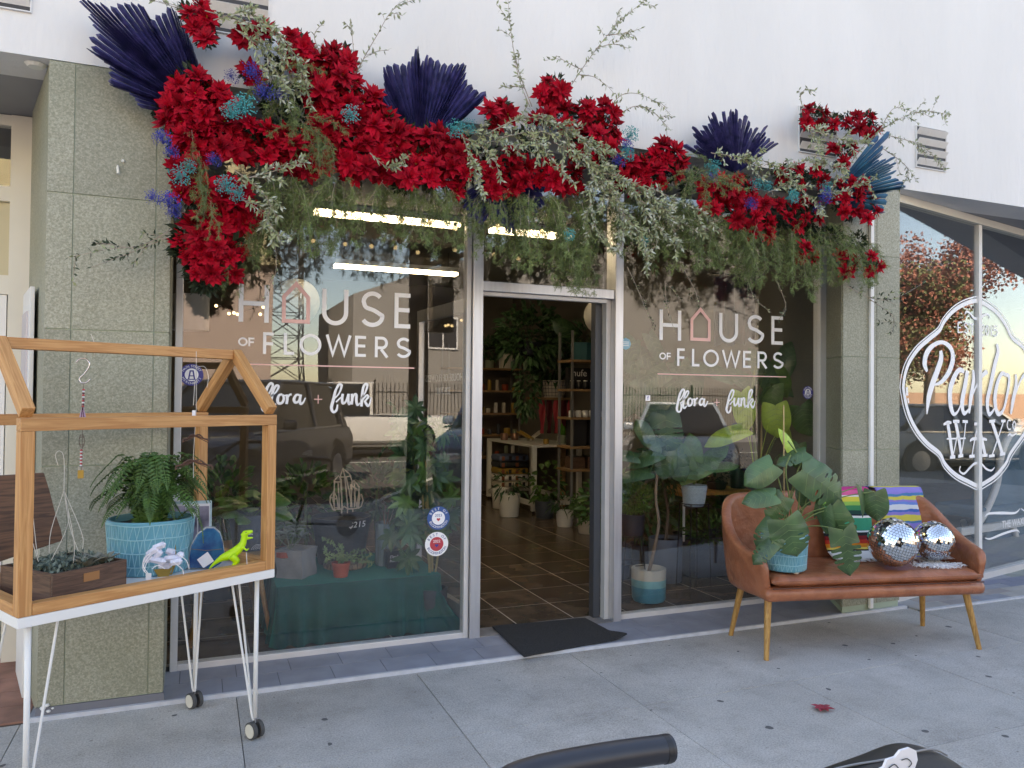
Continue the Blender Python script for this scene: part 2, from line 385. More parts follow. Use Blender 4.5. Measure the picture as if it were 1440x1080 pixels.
TWIG2 = mat('pale_twig', (.33, .27, .22), .8)
FERNM = mat('asparagus_fern_green', (.15, .205, .07), .6, var=.3, vs_=12, rnd=.25)
MOSS = mat('dark_backing_moss', (.025, .035, .018), .9, var=.4, vs_=30)
NAVY = mat('navy_dyed_palm', (.010, .014, .065), .42, col2=(.05, .045, .17), vs_=26, detail=7, spec=.6, bump=.3, bs=90)
TEALP = mat('blue_painted_palm', (.02, .07, .16), .5, col2=(.03, .16, .24), vs_=10)
TEAL = mat('teal_dyed_blossom', (.03, .33, .34), .7, rnd=.15)
INDIGO = mat('indigo_dyed_blossom', (.035, .045, .30), .7, rnd=.15)
LIGHTW = mat('white_vinyl', (.93, .93, .94), .6)
PINK = mat('pink_vinyl', (.92, .56, .52), .6)
PINE = wood_mat('pine_timber', (.60, .31, .12), (.46, .205, .07), 5, (.9, 16, 16), .5)
WALNUT = wood_mat('walnut_board', (.15, .075, .045), (.06, .03, .02), 5, (1.1, 1.1, 13), .5)
CRATE = wood_mat('crate_wood', (.15, .08, .052), (.075, .038, .026), 6, (1.2, 14, 14), .6)
OAK = wood_mat('honey_oak', (.50, .27, .08), (.36, .17, .045), 6, (14, 14, 2), .4)
SHELFW = wood_mat('shelf_wood', (.42, .26, .13), (.28, .16, .08), 6, (2, 14, 14), .6)
WPAINT = mat('white_paint', (.78, .78, .77), .45, var=.02, vs_=4)
CREAM = mat('cream_paint', (.74, .71, .62), .5, var=.03, vs_=4)
BLACKP = mat('black_plastic', (.018, .018, .02), .4)
CHAR = mat('charcoal_plastic', (.03, .035, .045), .45, var=.15, vs_=10)
STEEL = mat('polished_steel', (.6, .6, .62), .2, metal=1)
RUBBER = mat('grey_rubber', (.07, .07, .07), .7)
TERRAPOT = mat('terracotta_plastic', (.42, .075, .035), .55, var=.08, vs_=8)
SOIL = mat('potting_soil', (.03, .022, .016), .95, bump=1, bs=80)
BLUEG = mat('blue_glazed_ceramic', (.085, .33, .44), .3, col2=(.14, .41, .51), vs_=14, coat=.3)
BLUEL = mat('pale_glaze_line', (.28, .56, .64), .4)
LEATHER = mat('tan_leather', (.30, .095, .043), .36, col2=(.43, .15, .072), vs_=11, bump=.8, bs=20, coat=.12, detail=9)
LSEAM = mat('dark_leather_seam', (.10, .035, .02), .6)
GREENA = mat('leaf_green', (.075, .165, .035), .42, var=.3, vs_=14, rnd=.1)
GREENB = mat('deep_leaf_green', (.045, .11, .042), .35, var=.25, vs_=10, rnd=.1)
GREENM = mat('monstera_green', (.055, .115, .042), .38, var=.35, vs_=9, rnd=.15, spec=.6)
GREENF = mat('fern_green', (.05, .12, .022), .5, var=.35, vs_=16)
LIME = mat('lime_leaf', (.34, .48, .07), .45, var=.2, vs_=12)
SAGE = mat('sage_succulent', (.16, .20, .16), .6, var=.3, vs_=30)
STEM = mat('green_stem', (.16, .22, .07), .5)
VELVET = mat('teal_velvet', (.003, .060, .052), .8, var=.3, vs_=4, spec=.2, sheen=.7)
CGREY = mat('cast_concrete', (.27, .27, .275), .75, var=.2, vs_=6, bump=.15, bs=30)
DGREY = mat('dark_grey_ceramic', (.07, .085, .11), .5, var=.1, vs_=10)
IVORY = mat('ivory_ceramic', (.62, .58, .50), .5, var=.05, vs_=6)
BRASS = mat('brushed_brass', (.42, .29, .08), .35, metal=.8, var=.15, vs_=10)
PAPER = mat('white_paper', (.78, .77, .80), .7)
THREAD = mat('pale_cotton_thread', (.62, .58, .52), .8)
MATM = mat('door_mat_rubber', (.030, .032, .036), .95, var=.5, vs_=140, bump=1, bs=190)
TUNG = mat('warm_bulb', (.9, .8, .5), .4, emit=(1, .8, .45, .9))
TUBE = mat('fluorescent_tube', (.9, .9, .8), .4, emit=(1, .90, .66, 4))
PAPERL = mat('paper_lantern', (.5, .48, .45), .8)
VEIN = mat('pale_leaf_vein', (.16, .24, .09), .5)
DARKG = mat('dark_panel', (.03, .03, .035), .5)

ID = Matrix.Identity(4)
def shared(fn):
    return fn

# ================================================================== GROUND AND STRUCTURE
YF, YG, ZS = 3.86, 4.28, 2.88       # facade plane, glass plane, soffit height
m = MB(); m.add([(-300, -500, -.17), (300, -500, -.17), (300, 300, -.17), (-300, 300, -.17)], [(0, 1, 2, 3)]); struct('ground', m, mat('earth', (.2, .18, .15), .95, var=.2, vs_=1, world=True))
m = MB(); m.bb((-60, -13.5, -.165), (60, -1.35, -.135)); struct('road', m, ASPH)
m = MB()
for k in range(14):
    x = -22+k*3.4; m.beam((x, -1.5, -.129), (x+2.9, -6.3, -.129), .1, .004)
m.box((0, -9.3, -.129), (110, .12, .004)); 
pm = m.build('road_markings', mat('road_paint', (.72, .72, .68), .7)); pm['kind'] = 'structure'
m = MB(); m.bb((-60, -1.35, -.16), (60, -1.2, .0)); struct('kerb', m, CONC2, bevel=.015)
m = MB(); m.bb((-60, -1.199, -.16), (60, 3.84, -.012))
side = struct('sidewalk', m, mat('joint_dirt', (.15, .15, .15), .95))
sl = MB().box((0, 0, 0), (.8645, .7765, .03)); base = None
for i in range(-12, 16):
    for j in range(0, 7):
        x = .187+.868*i+.434; y = 3.84-.39-.78*j+.0
        if base is None:
            base = sl.build('paving_slab', CONC, side, bevel=.0015, local=True); o = base
        else: o = inst(base, side)
        o.location = (x, y, -.0145+R.uniform(-.0008, .0008))
m = MB(); m.bb((-60, -17, -.16), (60, -13.5, -.02)); struct('far_pavement', m, CONC2)

# ---- the shop building
B = thing('shop_building', 'white stucco shop building with green terrazzo pillars and plate glass windows', 'shop building', (2, YF, 0))
m = MB()
m.bb((-14, YF, ZS), (16, YF+.28, 6.6)); m.bb((-14, YF, 6.6), (16, YF+.4, 6.75))
m.build('upper_wall', WHITE, B)
m = MB(); m.bb((-14, YF+.281, ZS+.001), (16, 6.4, ZS+.12)); m.build('soffit', SOFF, B)
m = MB(); m.bb((-14, YF+.283, 6.4), (16, 16, 6.55)); m.build('roof', SOFF, B)
m = MB(); m.bb((-14, 15.8, 0), (16, 16, 6.4)); m.bb((-14, 4.9, ZS+.13), (-13.8, 15.8, 6.4)); m.bb((15.8, 4.9, 0), (16, 15.8, 6.4)); m.build('outer_wall', WHITE, B)
# ceiling recessed grid and interior shell
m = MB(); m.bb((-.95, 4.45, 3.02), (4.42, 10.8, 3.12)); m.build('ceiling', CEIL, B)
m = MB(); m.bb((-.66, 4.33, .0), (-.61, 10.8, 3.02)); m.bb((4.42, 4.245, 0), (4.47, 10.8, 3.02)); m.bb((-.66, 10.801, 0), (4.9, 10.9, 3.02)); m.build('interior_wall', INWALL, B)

def pillar(x0, x1, y0, y1, xs, zs, splay=0, label=None):
    p = MB(); p.add([(x0+.006, y0+.006, 0), (x1-.006, y0+.006, 0), (x1-.006, y1, 0), (x0+.006+splay, y1, 0)]+[(x0+.006, y0+.006, ZS-.002), (x1-.006, y0+.006, ZS-.002), (x1-.006, y1, ZS-.002), (x0+.006+splay, y1, ZS-.002)], [(0, 3, 2, 1), (4, 5, 6, 7), (0, 1, 5, 4), (1, 2, 6, 5), (2, 3, 7, 6), (3, 0, 4, 7)]); o = p.build('pillar', MORT, B)
    if label: o['label'] = label
    g = .0022
    xs = [x0]+xs+[x1]; zs = [.055]+zs+[ZS-.003]
    for i in range(len(xs)-1):
        for j in range(len(zs)-1):
            t = MB(); t.bb((xs[i]+g, y0, zs[j]+g), (xs[i+1]-g, y0+.012, zs[j+1]-g)); t.build('terrazzo_panel', TERR, o)
    for j in range(len(zs)-1):
        for xx in (x0, x1):
            t = MB(); sx = .006 if xx == x0 else -.006
            if xx == x0 and splay:
                t.beam((xx+.003, y0+.014, (zs[j]+zs[j+1])/2), (xx+splay+.003, y1, (zs[j]+zs[j+1])/2), .006, zs[j+1]-zs[j]-2*g)
            else: t.bb((xx, y0+.014, zs[j]+g), (xx+sx, y1, zs[j+1]-g))
            t.build('terrazzo_panel', TERR, o)
    return o
zl = [at(100, 655, YF).z, at(100, 463, YF).z, at(100, 272, YF).z]
pl = pillar(-.627, -.127, YF, YG-.03, [at(97, 600, YF).x, at(214, 600, YF).x], zl, label='wide green terrazzo pillar left of the display window')
zr = [at(1240, 632, YF).z, at(1240, 503, YF).z, at(1240, 360, YF).z]
pr_ = pillar(3.94, 4.452, YF, YG-.037, [4.24], zr, splay=.235, label='green terrazzo pillar split by a thin white strip')
m = MB(); m.bb((4.163, YF-.022, .03), (4.193, YF-.002, ZS-.004)); m.build('cover_strip', WPAINT, pr_, bevel=.003)
# broken anchor on the pillar
m = MB(); a = at(166, 240, YF); m.tube([a+V((0, -.001, .02)), a+V((0, -.02, .01)), a+V((.003, -.025, -.02))], .006, 6); m.ball(a+V((.02, -.004, .045)), .008, 4); m.build('bracket', CREAM, pl)
m = MB()
for x, y, r_ in ((60, 996, 4), (68, 1000, 3), (66, 992, 3.5), (74, 996, 2)): c_ = at(x, y, YF-.006); m.ball(c_, r_*mpp(c_), 4, sc=(1, 1, .7))
tag(m.build('paint_flakes', WPAINT), 'few white paint flakes at the foot of the wide pillar', 'paint flakes', kind='stuff')
# bottom trim under the pillars
m = MB(); m.bb((-.63, YF-.004, .0), (-.124, YF+.01, .053)); m.build('pillar_base', GROUT, pl)
# recess returns on the left
m = MB(); m.add([(-.627, YF+.02, 0), (-.82, 4.62, 0), (-.82, 4.62, ZS-.004), (-.627, YF+.02, ZS-.004), (-.60, YF+.02, 0), (-.78, 4.7, 0), (-.78, 4.7, ZS-.004), (-.60, YF+.02, ZS-.004)],
              [(0, 3, 2, 1), (4, 5, 6, 7), (0, 1, 5, 4), (1, 2, 6, 5), (3, 7, 6, 2), (0, 4, 7, 3)]); m.build('recess_return', TERR, B)

# louvred vents in the upper wall
def vent(x0, x1, z0, z1, n, label):
    t = thing('louvre_vent', label, 'vent', ((x0+x1)/2, YF, z0), 'louvred vents in the white wall')
    m = MB(); m.bb((x0, YF-.003, z0), (x1, YF-.001, z1)); m.build('backing', DARKG, t)
    m = MB(); e = .005
    m.bb((x0-e, YF-.012, z0-e), (x0, YF-.0005, z1+e)); m.bb((x1, YF-.012, z0-e), (x1+e, YF-.0005, z1+e)); m.bb((x0, YF-.012, z1), (x1, YF-.0005, z1+e)); m.bb((x0, YF-.012, z0-e), (x1, YF-.0005, z0)); m.build('frame', WHITE, t)
    for i in range(n):
        z = z0+(i+.5)*(z1-z0)/n; h = (z1-z0)/n
        m = MB(); m.beam((x0+.001, YF-.014, z), (x1-.001, YF-.014, z), .003, h*.80, up=(0, -.75, .9)); m.build('slat', WHITE, t)
vent(4.60, 4.885, at(1310, 238, YF).z, at(1310, 182, YF).z, 4, 'small louvred vent furthest right, clear of the flowers')
vent(3.56, 3.87, 3.02, 3.31, 4, 'louvred vent half hidden by the short right flower cluster')
vent(-.02, .285, 3.13, 3.42, 4, 'louvred vent above the left end of the garland')
vent(-1.02, -.70, 3.07, 3.36, 4, 'louvred vent in the top left corner over the recess')

# ---- interior floor
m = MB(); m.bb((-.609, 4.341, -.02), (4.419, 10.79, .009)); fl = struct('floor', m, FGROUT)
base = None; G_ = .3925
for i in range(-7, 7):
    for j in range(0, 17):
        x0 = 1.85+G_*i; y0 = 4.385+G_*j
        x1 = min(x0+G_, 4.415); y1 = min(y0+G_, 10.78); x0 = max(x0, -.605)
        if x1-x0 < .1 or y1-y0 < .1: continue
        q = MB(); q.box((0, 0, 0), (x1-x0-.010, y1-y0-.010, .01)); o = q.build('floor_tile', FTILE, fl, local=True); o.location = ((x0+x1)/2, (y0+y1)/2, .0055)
# ---- ledge
m = MB(); m.bb((-.66, 3.842, -.03), (4.52, 4.34, .0122)); led = struct('ledge', m, GROUT)
w_ = .262
for i in range(20):
    for j in range(2):
        x0 = -.655+w_*i+(.07 if j else 0); x1 = min(x0+w_-.004, 4.51); y0 = 3.862+.2*j; y1 = y0+.196
        q = MB(); q.box((0, 0, 0), (x1-x0, y1-y0, .01)); o = q.build('ledge_tile', LEDGE, led, local=True); o.location = ((x0+x1)/2, (y0+y1)/2, .0095)
m = MB(); m.bb((-.66, 3.838, -.01), (4.50, 3.856, .019)); m.build('nosing', NOSE, led)
# left recess pavers
m = MB(); m.bb((-5, 3.842, -.03), (-.661, 5.2, .002)); lf = struct('entry_floor', m, mat('dark_joint', (.08, .06, .05), .9))
for i in range(10):
    for j in range(6):
        q = MB(); q.box((0, 0, 0), (.296, .196, .01)); o = q.build('paver', TERRA, lf, local=True); o.location = (-.662-.15-.3*i, 3.945+.2*j, .0055)
# patterned tile apron on the right
PO = V((4.45, 3.97, 0)); PD = V((2.05, .43, 0)).normalized(); PN = V((-PD.y, PD.x, 0))
m = MB(); m.bb((4.521, 3.75, -.03), (9.6, 5.6, .009)); ap = struct('tiled_apron', m, mat('pale_grout', (.42, .42, .42), .9))
pc = [mat('cream_brick_tile', (.42, .40, .38), .6, var=.08, vs_=9, world=True), mat('slate_blue_tile', (.17, .19, .27), .5, var=.1, vs_=9, world=True), mat('grey_blue_tile', (.27, .29, .34), .55, var=.1, vs_=9, world=True), mat('rosy_grey_tile', (.36, .32, .31), .6, var=.1, vs_=9, world=True), mat('sage_grey_tile', (.28, .31, .29), .6, var=.1, vs_=9, world=True)]
for j in range(11):
    for i in range(13):
        x0 = 4.53+.31*i+(.155 if j % 2 else 0); y0 = 3.775+.105*j
        if x0 > 8.2 or y0 > 3.97+(x0-4.45)*.21+.02: continue
        q = MB(); q.box((0, 0, 0), (.303, .099, .01)); o = q.build('brick_tile', R.choice(pc), ap, local=True); o.location = (x0+.155, y0+.05, .0055)
m = MB(); m.bb((4.521, 3.742, -.01), (9.6, 3.768, .012)); m.build('nosing', NOSE, ap)

# ---- windows and doorway frames
def frame_box(p, segs, name, mt, bevel=.003):
    for a, b in segs:
        q = MB(); q.bb(a, b); q.build(name, mt, p, bevel=bevel)
def window(name, x0, x1, label, jl, jr):
    p = MB(); p.bb((x0, YG-.03, .0), (x1, YG+.03, .045)); W_ = p.build(name, ALUW, B, bevel=.003); W_['label'] = label
    for (a, b) in ((x0-jl, x0), (x1, x1+jr)):
        q = MB(); q.bb((a, YG-.035, .004), (b, YG+.035, ZS-.005)); q.build('jamb', ALUW, W_, bevel=.004)
    q = MB(); q.bb((x0, YG-.03, ZS-.06), (x1, YG+.03, ZS-.006)); q.build('head', ALUW, W_)
    q = MB(); q.bb((x0+.001, YG-.006, .046), (x1-.001, YG, ZS-.061)); q.build('pane', GLASS, W_)
    return W_
WL = window('display_window', -.078, 1.446, 'left display window with white shop lettering and teal cloth inside', .035, .03)
WR = window('display_window', 2.487, 4.12, 'right display window with white shop lettering and plants inside', .03, .066)
# extra darker inner strips of the right frame
D_ = MB(); D_.bb((1.478, YG-.06, 0), (1.54, YG+.06, ZS-.006)); D_ = D_.build('door_frame', ALU, B, bevel=.003)
q = MB(); q.bb((2.428, YG-.06, 0), (2.485, YG+.06, ZS-.006)); q.build('jamb', ALU, D_, bevel=.003)
q = MB(); q.bb((2.395, YG+.0, 0), (2.427, YG+.05, 2.04)); q.build('stop', ALUW, D_)
q = MB(); q.bb((2.345, YG+.052, 0), (2.392, YG+.11, 2.04)); q.build('door_edge', mat('dark_door_edge', (.055, .06, .07), .4), D_)
q = MB(); q.bb((1.541, YG-.045, 2.042), (2.427, YG+.045, 2.10)); q.build('transom_bar', ALU, D_, bevel=.003)
q = MB(); q.bb((1.541, YG-.02, 2.018), (2.39, YG+.02, 2.040)); q.build('door_header', ALUW, D_)
q = MB(); q.bb((1.541, YG-.006, 2.101), (2.427, YG, ZS-.01)); q.build('pane', GLASS, D_)
q = MB(); q.bb((1.541, YG-.06, .002), (2.427, YG+.1, .018)); q.build('threshold', mat('worn_threshold', (.22, .21, .21), .6, var=.2, vs_=15, world=True), D_)

# glass door leaf swung open inside, its lettering seen from behind
HA, HB = V((1.505, 4.37, 0)), V((1.43, 5.22, 0)); ld = (HB-HA).normalized(); LF = MB(); LF.beam(HA+V((0, 0, 1.02)), HA+ld*.045+V((0, 0, 1.02)), .04, 1.98); LF = LF.build('door_leaf', ALU, B, bevel=.003); LF['label'] = 'glass door leaf swung open behind the left window'
m = MB(); m.beam(HB-ld*.045+V((0, 0, 1.02)), HB+V((0, 0, 1.02)), .04, 1.98); m.build('stile', ALU, LF, bevel=.003)
for z in (.12, 1.97): m = MB(); m.beam(HA+ld*.046+V((0, 0, z)), HB-ld*.046+V((0, 0, z)), .04, .08); m.build('rail', ALU, LF)
m = MB(); m.beam(HA+ld*.046+V((0, 0, 1.045)), HB-ld*.046+V((0, 0, 1.045)), .006, 1.768); m.build('pane', GLASS, LF)
for tx, z in (('HOUSE OF FLOWERS', 1.535), ('328.7000', 1.45)):
    c_ = HA+ld*.42+V((.006, 0, z)); fontobj(tx, .068, LIGHTW, LF, Matrix(((ld.x, 0, ld.y, c_.x), (ld.y, 0, -ld.x, c_.y), (0, 1, 0, c_.z), (0, 0, 0, 1))), 'lettering')

# ---- parlor window (angled)
ztop = 2.82
def pf(s, dz, off=0): return PO+PD*s+V((0, 0, dz))+PN*off
q = MB(); q.beam(pf(0, .03), pf(5.2, .03), .07, .06); WP = q.build('display_window', ALUW, B); WP['label'] = 'angled window of the neighbouring wax parlor with an oval emblem'
q = MB(); q.beam(pf(0, ztop+.03), pf(5.2, ztop+.03), .07, .055); q.build('head', CREAM, WP)
s_m = (on(1374.8, 500, PO, PN)-PO).dot(PD)
for s_ in (.015, s_m, 2.9, 4.5, 5.2):
    q = MB(); q.beam(pf(s_, .061, -.005), pf(s_, ztop, -.005), .035, .05, up=(PD.x, PD.y, 0)); q.build('mullion', WPAINT, WP)
for a, b in ((.035, s_m-.027), (s_m+.027, 2.87), (2.93, 4.47), (4.53, 5.17)):
    q = MB(); q.beam(pf(a, (.061+ztop)/2), pf(b, (.061+ztop)/2), .006, ztop-.062); q.build('pane', GLASS, WP)
# parlor interior
m = MB(); m.bb((4.48, 4.5, 0), (4.5, 9.5, ZS)); m.bb((4.5, 9.5, 0), (12, 9.6, ZS)); m.bb((12, 4.5, 0), (12.1, 9.6, ZS)); m.build('parlor_wall', mat('sage_grey_wall', (.23, .245, .22), .9, world=True, var=.04), B)
m = MB(); m.bb((4.5, 6.401, ZS), (12, 9.6, ZS+.05)); m.build('parlor_ceiling', SOFF, B)
m = MB(); m.bb((4.4, 4.05, -.02), (12, 9.5, .0)); struct('parlor_floor', m, wood_mat('grey_plank_floor', (.12, .10, .09), (.07, .06, .055), 5, (1, 6, 6), .4))

# ---- left recessed entrance
YD = 4.75
E_ = MB(); E_.bb((-.93, YD-.04, 0), (-.82, YD+.04, ZS-.005)); E_ = E_.build('entrance_frame', CREAM, B); E_['label'] = 'pale recessed entrance left of the green pillar'
m = MB(); m.bb((-3.5, YD-.03, 1.93), (-.931, YD+.03, 2.03)); m.bb((-3.5, YD-.03, 2.42), (-.931, YD+.03, 2.5)); m.bb((-3.5, YD-.03, 2.82), (-.931, YD+.03, ZS-.005)); m.build('transom_bar', CREAM, E_)
m = MB(); m.bb((-3.5, YD, 2.501), (-.932, YD+.006, 2.819)); m.build('transom_pane', GLASS, E_)
m = MB(); m.bb((-3.5, YD, 2.031), (-.932, YD+.02, 2.419)); m.build('cream_panel', mat('pale_yellow_panel', (.60, .53, .36), .8), E_)
dr = MB(); dr.bb((-1.82, YD-.02, .02), (-.94, YD+.02, 1.928)); dr = dr.build('door', WPAINT, E_)
m = MB(); m.bb((-1.7, YD-.026, 1.0), (-1.06, YD-.021, 1.78)); m.build('door_panel', mat('lilac_grey_panel', (.42, .41, .45), .5), dr)
m = MB(); m.bb((-1.7, YD-.026, .15), (-1.06, YD-.021, .85)); m.build('door_panel', WPAINT, dr)
m = MB(); m.bb((-3.5, YD-.02, .02), (-1.83, YD+.02, 1.928)); m.build('side_panel', WPAINT, E_)
# narrow white door on the splayed return
A0 = V((-.700, 4.14, 0)); A1 = V((-.800, 4.54, 0)); dv = (A1-A0).normalized(); nv = V((-dv.y, dv.x, 0))
dn = MB(); dn.beam(A0+nv*.02+V((0, 0, .96)), A1+nv*.02+V((0, 0, .96)), .02, 1.9); dn = dn.build('side_door', WPAINT, B, bevel=.003); dn['label'] = 'narrow white panelled side door in the recess'
m = MB(); m.beam(A0+dv*.07+nv*.034+V((0, 0, 1.35)), A1-dv*.07+nv*.034+V((0, 0, 1.35)), .008, .9); m.build('panel', mat('rose_white', (.6, .55, .56), .5), dn)
for z in (1.35, 1.37):
    m = MB(); m.ball(A0+dv*.03+nv*.04+V((0, 0, z-.02)), .008, 5); m.build('knob', BLACKP, dn)
for i, p in enumerate([(50, 90), (32, 168)]):
    c = gnd(*p, ZS); m = MB(); m.lathe(c, [(0, -.015), (.03, -.015), (.045, -.002)], 12); tag(m.build('soffit_light', mat('frosted_disc', (.8, .8, .75), .4)), ['small round light on the soffit nearer the wall edge', 'small round light on the soffit nearer the entrance'][i], 'light')

# ---- ceiling fluorescent fixtures
def fluor(a, b, label):
    c = (a+b)/2; t = thing('ceiling_light', label, 'ceiling light', c, 'fluorescent strips on the shop ceiling')
    m = MB(); m.beam(a+V((0, 0, .05)), b+V((0, 0, .05)), .16, .05); m.build('housing', WPAINT, t)
    for s_ in (-.04, .04):
        m = MB(); m.tube([a+V((0, s_, .008)), b+V((0, s_, .008))], .016, 8); m.build('tube', TUBE, t)
    m = MB(); m.tube([a+V((.1, 0, .07)), V((a.x+.1, a.y, 3.02))], .006, 5); m.build('hanger', STEEL, t); m = MB(); m.tube([b+V((-.1, 0, .07)), V((b.x-.1, b.y, 3.02))], .006, 5); m.build('hanger', STEEL, t)
a = at(442, 300, 6.); b = at(645, 325, 6.); b.z = a.z; fluor(a, b, 'nearest fluorescent strip light, high behind the left window')
a = at(470, 375, 8.2); b = at(642, 390, 8.2); b.z = a.z; fluor(a, b, 'fluorescent strip light lower and deeper behind the left lettering')
a = at(690, 325, 6.); b = at(790, 335, 6.); b.z = a.z; fluor(a, b, 'short fluorescent strip light seen above the doorway')

# ================================================================== ACROSS THE STREET (seen mirrored in the glass)
def facade_block(name, label, x0, x1, y, z, wallm, wins, roofm=None, slope=None, depth=8):
    t = thing(name, label, 'building', ((x0+x1)/2, y, 0))
    m = MB()
    if slope:
        pts = [(x0, -.16)]+[(x1, -.16)]+slope; M_ = Matrix.Translation((0, y-depth, 0)); m.prism(pts, depth, M_)
    else: m.bb((x0, y-depth, -.16), (x1, y, z))
    m.build('wall', wallm, t)
    for (a, b, c, d) in wins:
        q = MB(); q.bb((a, y+.01, b), (c, y+.06, d)); f = q.build('window', WPAINT, t)
        q = MB(); q.bb((a+.07, y+.061, b+.07), ((a+c)/2-.03, y+.07, d-.07)); q.build('pane', DARKG, f)
        q = MB(); q.bb(((a+c)/2+.03, y+.061, b+.07), (c-.07, y+.07, d-.07)); q.build('pane', DARKG, f)
    return t
rosy = mat('rosy_stucco', (.44, .34, .29), .9, var=.05, vs_=1, world=True)
yell = mat('cream_yellow_stucco', (.62, .54, .33), .9, var=.05, vs_=1, world=True)
grst = mat('grey_stucco', (.30, .285, .265), .9, var=.08, vs_=.7, world=True)
t = facade_block('rosy_building', 'rosy stucco building with a cream top storey across the street', -16, 2.25, -18, 5.7, rosy, [(-9, 1, -7, 2.6), (-4, 1, -2, 2.6), (-12, 3.4, -10.5, 4.8), (-7, 3.4, -5.5, 4.8)])
m = MB(); m.bb((-15.9, -25, 5.98), (2.15, -18.1, 9.5)); m.build('upper_storey', yell, t)
m = MB(); m.bb((-16.2, -26, 5.701), (2.45, -17.75, 5.98)); m.build('cornice', yell, t)
facade_block('grey_warehouse', 'grey stucco warehouse with a rising roofline behind the iron fence', 4.9, 60, -18, 8, grst, [(7.5, 3.1, 8.7, 4.3), (10.4, 3.3, 11.6, 4.5), (29, 3.6, 30.5, 5)],
             slope=[(60, 9.4), (19, 9.2), (14, 8.2), (4.9, 4.9)])
def iron_fence(x0, x1, y, label):
    t = thing('iron_fence', label, 'fence', ((x0+x1)/2, y, 0))
    FM = mat('black_iron', (.02, .02, .02), .6)
    for z in (.2, 1.5):
        m = MB(); m.bb((x0, y-.02, z), (x1, y+.02, z+.04)); m.build('rail', FM, t)
    m = MB(); x = x0
    while x < x1: m.box((x, y, .92), (.022, .022, 1.8)); x += .125
    o = m.build('picket', FM, t); o['kind'] = 'stuff'
    x = x0
    while x <= x1:
        m = MB(); m.box((x, y-.04, .95), (.07, .07, 1.95)); m.build('post', FM, t); x += 3
iron_fence(5.2, 34, -15.6, 'black iron picket fence in front of the grey warehouse')

